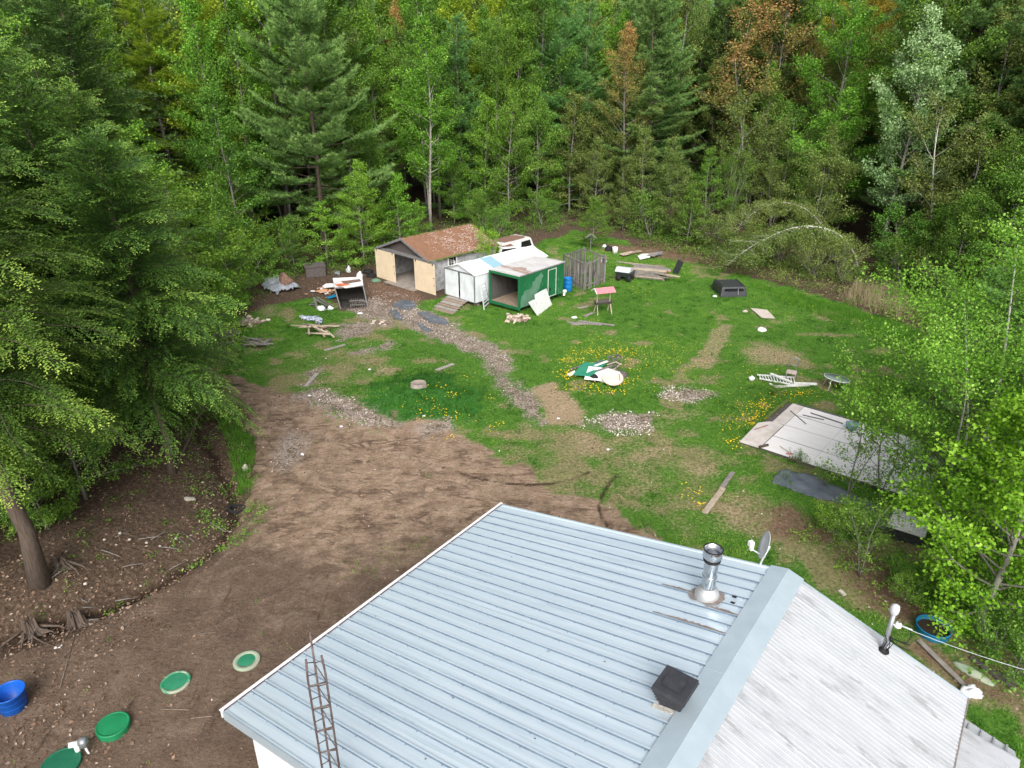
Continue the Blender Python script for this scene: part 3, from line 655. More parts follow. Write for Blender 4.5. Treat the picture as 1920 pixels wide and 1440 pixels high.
# ------------------------------------------------------------------ the house in front
mat('steel_blue', (.52, .625, .695), (.64, .735, .79), 1.2, rough=.42, metal=.35, stretch=(.22, 5, 1), lo=.3, hi=.7, spec=.5, detail=10, spots=(.9, (.47, .565, .64), .58))
mat('rib_shade_screw', (.10, .14, .185), (.15, .20, .25), 3, rough=.6, stretch=(1, .3, 1))  # rib shade and lap crease painted on near rib sides; also screw heads
mat('steel_cap', (.38, .465, .52), (.45, .535, .585), 2.0, rough=.42, metal=.3, spec=.5, lo=.3, hi=.7, spots=(5, (.33, .40, .455), .66))
mat('steel_white', (.42, .435, .46), (.37, .385, .405), 1.6, rough=.55, stretch=(.55, 1.7, 1), lo=.42, hi=.58, c3=(.24, .25, .265), detail=10, spots=(1.7, (.29, .295, .305), .565))
mat('white_trim', (.78, .78, .78), (.66, .66, .66), 4, rough=.5)
mat('siding', (.72, .73, .73), (.64, .65, .65), 3, rough=.55)
mat('purple_trim', (.10, .07, .08), rough=.5)
mat('chrome', (.62, .63, .65), (.48, .49, .5), 3, rough=.16, metal=1.0, stretch=(3, 3, .7))
mat('flashing', (.66, .67, .68), (.5, .5, .5), 5, rough=.35, metal=.6)
mat('rust_stain', (.155, .125, .11), (.27, .235, .215), 7, rough=.8, stretch=(.6, 2, 1))
mat('soot', (.012, .012, .012), rough=.7)
mat('black_plastic', (.026, .028, .033), (.042, .044, .05), 8, rough=.4, spec=.45)
mat('grey_plastic', (.54, .56, .58), (.46, .48, .5), 4, rough=.45)
mat('galv', (.36, .375, .39), (.28, .29, .3), 8, rough=.4, metal=.6)
mat('rusty_steel', (.085, .052, .045), (.17, .14, .13), 9, rough=.7, metal=.3, c3=(.15, .06, .045))
mat('caulk', (.6, .58, .54), (.3, .27, .23), 14, rough=.8)

ANG = rad(-37.0); PX = Vector((math.cos(ANG), math.sin(ANG), 0)); DX = Vector((-math.sin(ANG), math.cos(ANG), 0))
P0, D0 = -4.6, 9.0
def pd(p, d, z=0): return PX*p+DX*d+Vector((0, 0, z))
def toloc(v): return Vector((v.dot(PX)-P0, v.dot(DX)-D0, v.z))
PL, PR, PE, DN, DF = -10.34, -2.6, 1.04, 4.505, 13.24
ZE, ZR, ZB = 2.6, 4.06, 2.8
SL, SR = (ZR-ZE)/(PR-PL), (ZB-ZR)/(PE-PR)
def zroof(p): return ZR+(p-PR)*SL if p < PR else ZR+(p-PR)*SR
def ray_roof(u, v, left=True):
    o = Vector((0, 0, H)); d = ray(u, v); s = SL if left else SR
    n = Vector((0, 0, 1))-PX*s; q = pd(PR, 0, ZR); t = (q-o).dot(n)/d.dot(n); return o+d*t

house = thing('house', 'low house with blue steel and stained white metal roof slopes', 'house', tuple(pd(P0, D0)), ANG)
def hb(mb, name, m, parent=house, label=None): return mb.build(name, m, parent, label=label)
def LP(p, d, z): return (p-P0, d-D0, z)
# blue slope: pans with folded ribs running from the eave to the ridge
NR = 28; pit = (DF-DN)/NR
sec = []
for k in range(NR+1):
    c = DN+k*pit
    if k == 0: sec += [(c, 0.02, 0), (c+.04, .02, 0), (c+.055, 0, 0)]
    elif k == NR: sec += [(c-.055, 0, 0), (c-.04, .02, 0), (c, .02, 0)]
    else: sec += [(c-.034, 0, 1), (c-.022, .034, 0), (c+.012, .034, 0), (c+.03, 0, 0)]  # near side of each rib takes the painted shade colour
    if k < NR:
        sec += [(c+pit*.37, .0015, 0), (c+pit*.63, .0015, 0)]
mb = MB(); vs = []; rj = random.Random(3)
for (dd, dz, mi) in sec:
    for (p, z) in ((PL, ZE), (PL+(PR-PL)*.5, (ZE+ZR)/2), (PR, ZR)): vs.append(LP(p, dd, z+dz+(rj.gauss(0, .0025) if dz < .01 else 0)))
fs, ms = [], []
for i in range(len(sec)-1):
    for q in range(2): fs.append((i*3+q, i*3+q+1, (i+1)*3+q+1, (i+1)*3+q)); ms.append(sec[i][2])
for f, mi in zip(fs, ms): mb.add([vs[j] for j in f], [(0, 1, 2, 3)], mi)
for k in range(1, NR):
    for j in range(9):
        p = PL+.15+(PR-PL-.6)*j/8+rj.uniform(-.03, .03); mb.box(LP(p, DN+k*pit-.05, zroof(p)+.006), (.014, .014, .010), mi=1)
roof_blue = hb(mb, 'roof', ['steel_blue', 'rib_shade_screw'], label='ribbed light blue steel roof slope')
mb = MB(); mb.slab([LP(PL, DN, ZE-.02), LP(PR, DN, ZR-.02), LP(PR, DF, ZR-.02), LP(PL, DF, ZE-.02)], .10)
hb(mb, 'roof_deck', 'siding')
# white slope with close ribs
mb = MB(); sec = []; d = DN; k = 0
while d < DF-.09:
    big = (k % 8 == 0); hgt_r = .022 if big else .010; wd = .03 if big else .018
    sec += [(d, 0), (d+wd*.35, hgt_r), (d+wd*.8, hgt_r), (d+wd*1.3, 0)]; d += .102; k += 1
sec.append((DF, 0)); vs = []
for dd, dz in sec:
    for (p, z) in ((PR, ZR), (PE, ZB)): vs.append(LP(p, dd, z+dz))
for i in range(len(sec)-1): mb.add([vs[i*2], vs[i*2+1], vs[i*2+3], vs[i*2+2]], [(0, 1, 2, 3)])
roof_white = hb(mb, 'roof', ['steel_white'], label='weathered white metal roof slope with dark mildew streaks')
mb = MB(); mb.slab([LP(PR, DN, ZR-.02), LP(PE, DN, ZB-.02), LP(PE, DF, ZB-.02), LP(PR, DF, ZR-.02)], .10)
hb(mb, 'roof_deck', 'siding')
# ridge cap
mb = MB(); cw = .37
for (a, b, sgn) in ((PR-cw, PR, 1), (PR, PR+cw*.92, -1)):
    z_a, z_b = zroof(a)+.042, zroof(b)+.05
    mb.slab([LP(a, DN-.03, z_a), LP(b, DN-.03, z_b), LP(b, DF+.05, z_b), LP(a, DF+.05, z_a)], .012)
mb.box(LP(PR, DN+3.6, ZR+.054), (.04, .02, .008)); mb.beam(LP(PR-cw, DN+5.2, zroof(PR-cw)+.046), LP(PR, DN+5.2, ZR+.053), .02, .006)
mb.beam(LP(PR-cw, DN+2.1, zroof(PR-cw)+.046), LP(PR, DN+2.1, ZR+.053), .02, .006)
hb(mb, 'ridge_cap', 'steel_cap', label='folded blue grey ridge cap')
# trims
mb = MB(); mb.box(LP(PL-.02, (DN+DF)/2, ZE-.055), (.03, DF-DN+.1, .16)); mb.box(LP(PL-.045, (DN+DF)/2, ZE+.03), (.05, DF-DN+.1, .022)); hb(mb, 'fascia', 'white_trim')
mb = MB(); mb.box(LP(PL+.012, (DN+DF)/2, ZE+.031), (.022, DF-DN, .016)); hb(mb, 'eave_strip', 'purple_trim')
for dd, sg in ((DN-.02, -1), (DF+.015, 1)):
    mb = MB(); mb.beam(LP(PL, dd, ZE-.085), LP(PR, dd, ZR-.085), .025, .2); mb.beam(LP(PR, dd, ZR-.085), LP(PE, dd, ZB-.085), .025, .2); hb(mb, 'rake_board', 'steel_cap')
mb = MB(); mb.box(LP(PE+.012, (DN+DF)/2, ZB-.06), (.025, DF-DN+.04, .14)); hb(mb, 'fascia', 'rust_stain')
# walls
W0, W1, E0, E1 = -9.95, .7, 4.85, 12.95
mb = MB()
for dd in (E0, E1):
    poly = [(W0, 0), (W1, 0), (W1, zroof(W1)-.14), (PR, ZR-.14), (W0, zroof(W0)-.14)]
    n0 = [LP(p, dd-.06, z) for p, z in poly]; n1 = [LP(p, dd+.06, z) for p, z in poly]
    mb.add(n0+n1, [tuple(range(5)), tuple(range(5, 10))[::-1]]+[(k, (k+1) % 5, 5+(k+1) % 5, 5+k) for k in range(5)])
for p in (W0, W1):
    mb.box(LP(p+(.062 if p == W0 else -.062), (E0+E1)/2, (zroof(p)-.2)/2), (.12, E1-E0-.125, zroof(p)-.2))
for k in range(11): mb.box(LP(W0+.05+.5*k, E0-.063, 1.2), (.012, .008, 2.2))
hb(mb, 'wall', 'siding')
mb = MB(); mb.box(LP(W0-.01, E0-.02, 1.2), (.10, .10, 2.35)); hb(mb, 'corner_trim', 'white_trim')
# lower porch roof on the right
mb = MB(); a = [LP(.78, 12.75, 2.42), LP(2.04, 12.75, 2.20), LP(2.04, 9.5, 2.20), LP(.78, 9.5, 2.42)]
mb.slab(a, .05)
for k in range(13): mb.beam(LP(.8, 9.6+.25*k, 2.435), LP(2.03, 9.6+.25*k, 2.213), .03, .018)
mb.slab([LP(.78, 12.76, 2.42), LP(2.04, 12.76, 2.20), LP(2.0, 13.3, 2.0), LP(.9, 13.42, 2.2)], .05)
for k in range(5): mb.beam(LP(.95+.22*k, 12.8, 2.41-.036*k), LP(.98+.22*k, 13.34, 2.20-.04*k), .03, .016)
mb.beam(LP(.78, 12.74, 2.45), LP(2.05, 12.74, 2.225), .3, .02)
hb(mb, 'porch_roof', 'steel_white', label='small lower white metal roof')
for dd in (12.8, 9.8): mb = MB(); mb.box(LP(1.9, dd, 1.0), (.1, .1, 2.0)); hb(mb, 'porch_post', 'white_trim')

# chimney pipe, vent: parts of the house
cp = ray_roof(1325, 1119); cl = toloc(cp)
mb = MB()
mb.lathe([(.145, -.02), (.145, .98)], 28, cl); mb.lathe([(.147, .55), (.152, .555), (.152, .575), (.147, .58)], 28, cl)
chim = hb(mb, 'chimney_pipe', 'chrome', label='shiny round chimney pipe')
mb = MB(); mb.lathe([(.27, -.07), (.255, .02), (.25, .10), (.21, .20), (.16, .225), (.15, .28)], 28, cl); mb.build('flashing_cone', 'flashing', chim)
mb = MB(); mb.lathe([(.155, .97), (.185, 1.03), (.195, 1.05), (.195, 1.21), (.188, 1.225), (.175, 1.215), (.175, 1.10), (.09, 1.16), (0.002, 1.19)], 28, cl); mb.build('cap', 'chrome', chim)
mb = MB(); mb.lathe([(.150, .93), (.172, .94), (.180, .985), (.158, .99)], 28, cl); mb.build('collar', 'soot', chim); mb = MB(); mb.lathe([(.196, 1.215), (.199, 1.235), (.184, 1.24), (.176, 1.20)], 28, cl); mb.build('cap_band', 'soot', chim)
# stains and caulk round the pipe and along two laps
def roof_patch(pts, name, m, lift):
    mb = MB(); P = [LP(p, d, zroof(p)+lift) for p, d in pts]; mb.slab(P, .003); return mb.build(name, m, roof_blue)
cpp, cdd = cp.dot(PX), cp.dot(DX); rj = random.Random(8)
roof_patch([(cpp+(.33+.10*rj.random())*math.cos(a)*1.05, cdd+(.24+.06*rj.random())*math.sin(a)) for a in np.arange(0, 6.28, .26)], 'stain', 'rust_stain', .036)
def lapstain(p0, p1, k, wd, name='stain', m='rust_stain'):
    dd = DN+k*pit; n = 22; up = [(p0+(p1-p0)*i/n, dd+.02+wd*(.3+.7*rj.random())*math.sin(math.pi*(i+.5)/(n+1))) for i in range(n+1)]
    roof_patch(up+[(p, dd-.012) for p, _ in up[::-1]], name, m, .034)
kc = round((cdd-DN)/pit)
lapstain(cpp-1.0, cpp-.1, kc, .05); lapstain(cpp+.1, PR-.36, kc-1, .09); lapstain(cpp-.75, PR-.38, kc-3, .06)
roof_patch([(cpp+.45+.02*i, cdd+.22+(.03*rj.random() if i % 2 else 0)) for i in range(6)]+[(cpp+.55, cdd+.16), (cpp+.46, cdd+.17)], 'stain', 'soot', .038)
roof_patch([(cpp+.5+.02*i, cdd+.02+(.03*rj.random() if i % 2 else 0)) for i in range(6)]+[(cpp+.58, cdd-.04), (cpp+.5, cdd-.03)], 'stain', 'soot', .038)
vp = ray_roof(1262, 1317); vl = toloc(vp); mb = MB()
mb.box(vl+Vector((0, 0, .12)), (.36, .36, .34)); 
for k in range(5):
    s0 = .37+.042*k; z0 = .16+.064*k; vsq = []
    for (s, z) in ((s0-.03, z0), (s0+.07, z0-.03), (s0+.07, z0-.044), (s0-.12, z0-.03)):
        vsq.append([vl+Vector((x*s/2, y*s/2, z)) for x, y in ((-1, -1), (1, -1), (1, 1), (-1, 1))])
    vv = sum(vsq, []); mb.add(vv, [(0, 1, 2, 3)]+[(i*4+j, i*4+(j+1) % 4, (i+1)*4+(j+1) % 4, (i+1)*4+j) for i in range(3) for j in range(4)])
vent = hb(mb, 'roof_vent', 'black_plastic', label='square black louvred roof vent')
mb = MB(); mb.box(vl+Vector((0, 0, .432)), (.585, .585, .035)); mb.box(vl+Vector((-.02, 0, .46)), (.34, .34, .022)); mb.build('cap', 'black_plastic', vent)
mb = MB(); mb.slab([vl+Vector((x*.27, y*.27, x*.27*SL+.03)) for x, y in ((-1, -1), (1, -1), (1, 1), (-1, 1))], .02); mb.build('curb', 'caulk', vent)
roof_patch([(vp.dot(PX)-.38, vp.dot(DX)+.08), (vp.dot(PX)-.3, vp.dot(DX)+.25), (vp.dot(PX)-.22, vp.dot(DX)+.1)], 'stain', 'caulk', .034)
rj = random.Random(21)
for k in range(9):
    a, b = rj.uniform(PL+.5, PR-.8), rj.uniform(DN+.6, DF-.5); roof_patch([(a, b), (a+.035, b+.004), (a+.03, b+.022), (a+.005, b+.02)], 'stain', 'soot', .034)

# satellite dish on the far gable
base = pd(-3.25, DF+.05, 3.55); dishc = thing('satellite_dish', 'grey satellite dish on an arm beyond the roof edge', 'satellite dish', tuple(base))
c0 = G(1438, 1023, 4.55); c0 = Vector((c0.x-base.x, c0.y-base.y, 1.0)); nrm = Vector((-.95, .16, .25)).normalized()
mb = MB(); mb.tube([(0, -.06, -.25), (0, 0, 0), (c0.x*.6, c0.y*.6, c0.z*.55), c0-nrm*.06], .022, 8); mb.build('mast', 'grey_plastic', dishc)
Rm = nrm.to_track_quat('Z', 'Y').to_matrix(); mb = MB(); prof = [(0.002, 0), (.12, .008), (.22, .028), (.31, .058), (.315, .064), (.31, .07), (.22, .04), (.12, .02), (.002, .012)]
mb.lathe(prof, 30, (0, 0, 0), sx=.92); mb.v = [tuple(c0+Rm @ Vector(v)) for v in mb.v]; mb.build('reflector', 'grey_plastic', dishc)
lnb = G(1407, 1028, 4.45); lnb = Vector((lnb.x-base.x, lnb.y-base.y, .90)); mb = MB(); mb.tube([c0+Vector((0, 0, -.31)), lnb], .018, 6); mb.build('feed_arm', 'grey_plastic', dishc)
mb = MB(); mb.box(lnb+Vector((0, 0, .12)), (.10, .10, .11), rz=.3); mb.box(lnb+Vector((.02, 0, .02)), (.07, .07, .12), rz=.3); mb.build('feed_horn', 'white_trim', dishc)

# electric service mast and its overhead line
sb = ray_roof(1656, 1220, False); mast = thing('service_mast', 'grey electric service mast through the white roof', 'mast', tuple(sb))
mb = MB(); mb.tube([(0, 0, -.12), (0, 0, .98)], .045, 14); mb.build('pipe', 'galv', mast)
mb = MB(); mb.lathe([(.05, .93), (.075, .98), (.085, 1.06), (.07, 1.14), (.03, 1.17), (.001, 1.175)], 16); mb.build('weather_head', 'grey_plastic', mast)
mb = MB(); mb.lathe([(.10, -.02), (.085, .03), (.06, .06), (.047, .08)], 16, sx=1.2); mb.build('roof_boot', 'soot', mast)
mb = MB(); mb.lathe([(.03, .62), (.065, .64), (.07, .68), (.04, .7), (.065, .72), (.03, .75)], 14, (.13, -.02, 0)); mb.tube([(0, 0, .68), (.13, -.02, .68)], .014, 6); mb.build('insulator', 'white_trim', mast)
mb = MB(); rj = random.Random(4)
for k in range(7):
    a = rj.uniform(0, 6.28); mb.tube([(.05*math.cos(a), .05*math.sin(a), .42), (.05*math.cos(a)+.08*rj.random(), .06*math.sin(a)-.05, .28), (.06*math.cos(a+.5), .05*math.sin(a)-.03, .10), (.03, -.04, -.02)], .008, 5)
mb.tube([(.02, -.02, .38), (.25, -.08, .30), (.38, -.16, .30)], .013, 6); mb.tube([(.02, -.02, .33), (.22, -.12, .22), (.36, -.22, .22)], .012, 6)
mb.tube([(.33, -.06, .66), (.36, -.16, .52), (.28, -.2, .42), (.16, -.2, .42)], .010, 6); mb.build('wiring', 'soot', mast)
st = sb+Vector((.14, -.02, .68)); en = G(1920, 1259, st.z+.05); dv = en-st
mb = MB(); mb.tube([st+dv*t*3+Vector((0, 0, .18*t*t*9-.14*t*3)) for t in np.linspace(0, 1, 20)], .006, 6); mb.tube([st+Vector((0, 0, .01)), st+dv*.12], .016, 6)
single(mb, 'power_cable', ['grey_plastic'], 'thin overhead power cable running from the service mast', 'cable')

# lattice antenna tower
TX, TY = -2.82, 7.573; tower = thing('lattice_tower', 'rusty three legged lattice antenna tower beside the blue roof', 'tower', (TX, TY, 0))
fdir = Vector((TX, TY, 0)).normalized(); side = Vector((fdir.y, -fdir.x, 0)); LG = [-side*.125-fdir*.06, side*.125-fdir*.06, fdir*.15]
for i, l in enumerate(LG):
    mb = MB(); top = 6.32 if i < 2 else 6.62
    pts = [l, l+Vector((0, 0, top-.35)), l*.86+Vector((0, 0, top))] if i < 2 else [l, l+Vector((0, 0, top))]
    mb.tube(pts, .017, 8); mb.build('leg', 'rusty_steel', tower)
mb = MB(); z = .3; k = 0
while z < 5.9:
    for a, b in ((0, 1),): mb.tube([LG[a]+Vector((0, 0, z)), LG[b]+Vector((0, 0, z))], .013, 6)
    for a, b in ((1, 2), (2, 0)): mb.tube([LG[a]+Vector((0, 0, z)), LG[b]+Vector((0, 0, z+.2))], .008, 5); mb.tube([LG[b]+Vector((0, 0, z+.2 if b == 2 else z+.45)), LG[a]+Vector((0, 0, z+.42 if a == 1 else z+.22))], .008, 5)
    z += .46
mb.build('bracing', 'rusty_steel', tower)
# ------------------------------------------------------------------ yard buildings
mat('beige_board', (.72, .60, .43), (.64, .53, .38), 2, rough=.6, spots=(3, (.46, .35, .23), .64))
mat('old_board_dark', (.075, .065, .062), (.13, .11, .105), 6, rough=.85, stretch=(1, 1, 4))
mat('old_frame', (.14, .137, .142), (.24, .235, .235), 6, rough=.8)
mat('shingle_needles', (.19, .098, .055), (.26, .14, .085), 4.0, rough=.9, c3=(.35, .20, .13), detail=9, bump=.6, spots=(1.1, (.20, .11, .08), .60))
mat('chip_pink', (.58, .50, .47), (.40, .29, .25), 9, rough=.85)
mat('moss', (.085, .14, .025), (.15, .17, .055), 9, rough=.95, bump=.6)
mat('parged_wall', (.47, .475, .48), (.27, .27, .275), 3.2, rough=.85, lo=.4, hi=.6, detail=8, spots=(3.5, (.17, .17, .175), .62))
mat('interior', (.030, .027, .025), (.05, .045, .04), 2, rough=.9)
mat('interior_pale', (.10, .095, .09), (.065, .06, .055), 2, rough=.9)
mat('concrete', (.35, .31, .275), (.24, .205, .175), 2.5, rough=.9, detail=8)
mat('glass_dark', (.012, .014, .016), rough=.12, spec=.5)
mat('white_sheet', (.74, .78, .81), (.62, .665, .70), 1.8, rough=.5, bump=.9, detail=5, spots=(1.6, (.60, .62, .64), .62))
mat('white_roof', (.86, .87, .87), (.82, .83, .84), 2, rough=.45)
mat('pale_blue', (.27, .44, .52), (.24, .40, .48), 3, rough=.5)
mat('green_paint', (.018, .155, .058), (.012, .115, .045), 1.6, rough=.5, detail=7, spots=(2.6, (.05, .19, .095), .63))
mat('green_faded', (.13, .255, .175), (.085, .20, .125), 3.5, rough=.75, detail=8)
mat('pale_roof', (.60, .595, .59), (.48, .465, .455), 1.1, rough=.6, stretch=(1, 3, 1), detail=8)
mat('rust_roof', (.30, .17, .13), (.42, .36, .33), 4, rough=.85, detail=9)
mat('worn_plank', (.30, .235, .175), (.18, .135, .10), 3, rough=.85, stretch=(1, 6, 1), rvar=.15)
mat('grey_wood', (.20, .185, .175), (.125, .115, .107), 4, rough=.9, stretch=(1, 1, .3), rvar=.22, detail=8)
mat('grey_wood_flat', (.33, .30, .27), (.20, .18, .165), 4, rough=.9, rvar=.2, detail=8)
mat('pale_wood', (.50, .42, .33), (.34, .27, .20), 5, rough=.85, rvar=.2)
mat('black_rubber', (.012, .012, .013), (.022, .022, .022), 8, rough=.8)
mat('car_white', (.70, .70, .69), (.58, .58, .57), 2, rough=.35, spots=(3, (.42, .41, .39), .66))
mat('litter_brown', (.16, .085, .06), (.25, .16, .12), 7, rough=.95, bump=.5, c3=(.33, .25, .21))
mat('blue_plastic', (.010, .145, .44), (.012, .18, .48), 5, rough=.4)
mat('blue_deep', (.008, .075, .40), (.010, .11, .46), 4, rough=.4)
mat('teal_plastic', (.015, .22, .40), (.012, .17, .33), 5, rough=.45)
mat('pink_red', (.60, .24, .27), (.50, .18, .20), 4, rough=.7)
mat('white_paint', (.80, .80, .79), (.66, .65, .63), 5, rough=.5, spots=(7, (.45, .42, .38), .66))
mat('peeled_white', (.80, .805, .82), (.70, .70, .70), 3, rough=.7, spots=(5, (.28, .25, .23), .60), detail=9)
mat('ply_pale', (.88, .85, .84), (.80, .765, .75), 2.2, rough=.8, stretch=(.5, 4, 1), detail=8, spots=(1.3, (.62, .56, .53), .64))
mat('ply_dirty', (.72, .66, .62), (.54, .475, .435), 2.0, rough=.85, detail=8)
mat('tarp_black', (.075, .088, .11), (.135, .155, .185), 2.0, rough=.35, bump=.5, spec=.5)
mat('tarp_grey', (.36, .385, .42), (.22, .24, .27), 3, rough=.5, bump=.5)
mat('cloth_blue', (.11, .16, .28), (.34, .38, .46), 5, rough=.8, lo=.4, hi=.5, c3=(.66, .69, .73))
mat('bag_white', (.70, .70, .72), (.55, .56, .6), 6, rough=.5)
mat('orange_cloth', (.62, .12, .035), (.5, .14, .06), 6, rough=.8)
mat('cardboard', (.48, .22, .10), (.55, .36, .22), 6, rough=.85, c3=(.72, .60, .46))
mat('lid_green', (.022, .185, .095), (.034, .215, .115), 6, rough=.55)
mat('lid_green_bright', (.014, .215, .085), (.014, .175, .07), 5, rough=.5)
mat('lid_green_dark', (.010, .105, .055), (.014, .13, .07), 5, rough=.55, spots=(12, (.04, .15, .05), .66))
mat('lid_pale', (.26, .36, .25), (.33, .34, .26), 5, rough=.7)
mat('lid_half', (.025, .24, .115), (.32, .35, .26), 2.1, rough=.65, lo=.47, hi=.55)
mat('brick_pale', (.62, .55, .47), (.45, .36, .29), 6, rough=.9, rvar=.25)
mat('brick_pink', (.50, .34, .27), (.60, .52, .46), 6, rough=.9, rvar=.3)
mat('stone_pale', (.52, .47, .41), (.40, .35, .30), 5, rough=.9, bump=.5, rvar=.15)
mat('panel_green', (.035, .26, .16), (.03, .22, .13), 4, rough=.5)
mat('old_pink', (.62, .52, .46), (.52, .42, .36), 5, rough=.7)
mat('table_glass', (.20, .27, .24), (.26, .32, .30), 5, rough=.12, spec=.6)
mat('soil', (.03, .02, .013), (.055, .038, .026), 9, rough=.95, bump=.7)
mat('bark_dark', (.075, .055, .042), (.13, .10, .08), 7, rough=.95, stretch=(3, 3, .5), bump=.8)
mat('bark_grey', (.27, .25, .23), (.16, .145, .13), 6, rough=.95, stretch=(3, 3, .6), bump=.5)
mat('bark_pale', (.36, .34, .30), (.24, .225, .20), 5, rough=.9, stretch=(2, 2, .8))
mat('bark_birch', (.62, .60, .56), (.48, .45, .41), 4, rough=.75, stretch=(.6, .6, 4), spots=(6, (.10, .085, .075), .62))
mat('stick', (.17, .13, .105), (.28, .235, .20), 6, rough=.95, rvar=.3)
mat('dead_grey', (.22, .20, .185), (.13, .115, .105), 6, rough=.95, rvar=.25)

def az_of(v): return math.atan2(v.y, v.x)
def wall_q(mb, a, b, z0, z1, th=.06, mi=0):
    a = Vector(a); b = Vector(b); d = (b-a); L = d.length
    mb.box(((a.x+b.x)/2, (a.y+b.y)/2, (z0+z1)/2), (L, th, z1-z0), rz=math.atan2(d.y, d.x), mi=mi)

# --- garage: local x along the front, y into the building
gp = Vector((-9.16, 49.02, 0)); ga = rad(-43.7); GW, GL, GE, GR = 5.35, 6.0, 2.2, 3.22
garage = thing('garage', 'old grey garage with rust brown roof and two beige sliding doors', 'garage', (gp.x, gp.y, .0), ga)
mb = MB(); wall_q(mb, (.08, .06, 0), (.08, GL, 0), 0, GE, .14); wall_q(mb, (GW-.08, .06, 0), (GW-.08, GL, 0), 0, GE, .14); wall_q(mb, (.16, GL-.07, 0), (GW-.16, GL-.07, 0), 0, GE, .14)
wall_q(mb, (.16, .07, 0), (.7, .07, 0), 0, GE, .14); wall_q(mb, (GW-.7, .07, 0), (GW-.16, .07, 0), 0, GE, .14)
mb.build('wall', 'parged_wall', garage)
for yy, nm, mm in ((.05, 'gable', 'old_board_dark'), (GL-.05, 'gable', 'parged_wall')):
    mb = MB(); tri = [(0, GE-.02), (GW, GE-.02), (GW/2, GR-.06)]
    mb.add([(x, yy-.04, z) for x, z in tri]+[(x, yy+.04, z) for x, z in tri], [(0, 1, 2), (3, 5, 4), (0, 3, 4, 1), (1, 4, 5, 2), (2, 5, 3, 0)]); mb.build(nm, mm, garage)
mb = MB(); ov, fo = .22, .28; ez = GE-.02-ov*(GR-GE)/(GW/2)
nseg = 14; rj = random.Random(5)
for sx in (0, 1):
    xa = -ov if sx == 0 else GW+ov
    mb.slab([(xa, -fo, ez+.05), (GW/2, -fo, GR+.03), (GW/2, GL+.2, GR+.03), (xa, GL+.2, ez+.05)], .07)
groof = mb.build('roof', 'shingle_needles', garage)
X_, Y_ = [], []
while len(X_) < 680:
    x, y = rj.uniform(GW/2+.1, GW+.1), rj.uniform(.6, GL+.1)
    if rj.random() < (.08+.9*max(0, min(1, (y-1.8)/2.6)))*max(0.05, vnoise(np.array([x]), np.array([y]), .7, 5)[0]*1.5-.35): X_.append(x); Y_.append(y)
mb = MB()
for x, y in zip(X_, Y_):
    z = GR+.034-(x-GW/2)*(GR-ez-.02)/(GW/2+ov); a = rj.uniform(0, 3.14); s = rj.uniform(.04, .11)
    mb.box((x, y, z+.012), (s, s*.45, .02), rz=a)
mb.build('roof_debris', 'chip_pink', groof)['kind'] = 'stuff'
mb = MB()
for k in range(26): 
    y = -fo+.1+k*.23; mb.box((GW+ov-.05+rj.uniform(-.03, .05), y, ez+.06+rj.uniform(-.02, .03)), (.14+.1*rj.random(), .2, .06), rz=rj.uniform(-.5, .5))
for k in range(16):
    y = -fo+.4+k*.38; mb.box((GW/2+rj.uniform(-.1, .1), y, GR+.04), (.12, .2*rj.random()+.08, .04), rz=rj.uniform(-.5, .5))
mb.build('moss', 'moss', groof)['kind'] = 'stuff'
mb = MB()
for sx in (-1, 1): mb.beam((GW/2, -fo-.015, GR-.03), (GW/2+sx*(GW/2+ov), -fo-.015, ez-.01), .03, .15)
mb.build('barge_board', 'old_frame', garage)
mb = MB(); mb.box((GW/2+.2, -.17, GE-.09), (GW+1.0, .06, .14)); mb.box((GW/2+.2, -.10, GE-.0), (GW+.9, .16, .03)); mb.build('door_rail', 'old_frame', garage)
def gdoor(x0, x1, lab):
    d = MB(); d.box(((x0+x1)/2, -.28, 1.04), (x1-x0, .045, 2.02)); 
    k = x0+.10
    while k < x1-.05: d.box((k, -.307, 1.04), (.035, .012, 2.0)); k += .155
    o = d.build('sliding_door', 'beige_board', garage, label=lab)
    for x in (x0+.18, x1-.18):
        h_ = MB(); h_.box((x, -.312, 2.03), (.06, .03, .16)); h_.build('hanger', 'soot', o)
    h_ = MB(); hx = x1-.1; h_.box((hx, -.32, 1.15), (.13, .02, .03)); h_.build('latch', 'soot', o); h_ = MB(); h_.tube([(hx+.02, -.32, .75), (hx+.06, -.34, .68), (hx+.02, -.32, .6)], .012, 5); h_.build('handle', 'soot', o)
gdoor(-.30, 1.86, 'left beige sliding door'); gdoor(3.98, 6.05, 'right beige sliding door')
mb = MB(); mb.box((GW/2, GL/2, .03), (GW-.34, GL-.3, .06)); mb.box((GW/2, -.3, .02), (GW*.6, .9, .06)); mb.build('floor', 'concrete', garage)
mb = MB(); mb.box((GW-1.5, GL-1.1, .6), (1.6, 1.5, 1.2)); mb.box((GW-1.2, GL-.6, 1.4), (.9, .6, .4)); mb.box((1.5, 3.2, .5), (.8, 1.4, .9)); mb.build('stored_junk', 'interior', garage)
mb = MB(); mb.box((2.5, 4.2, 1.0), (.9, .08, 1.9)); mb.build('inner_panel', 'interior_pale', garage)
mb = MB(); wq = garage.matrix_basis.inverted(); wo = wq @ Vector((0, 0, H)); wd_ = wq.to_3x3() @ ray(848, 489); wt = (GW-wo.x)/wd_.x; wy, wz = (wo+wd_*wt).y, (wo+wd_*wt).z-.12
for (dy, dz, sy, sz) in ((-.36, 0, .09, .86), (.36, 0, .09, .86), (0, .40, .63, .08), (0, -.40, .63, .08)): mb.box((GW+.02, wy+dy, wz+dz), (.05, sy, sz))
gw = mb.build('window', 'white_paint', garage)
mb = MB(); mb.box((GW+.0, wy, wz), (.02, .66, .74)); mb.build('pane', 'glass_dark', gw)
mb = MB(); 
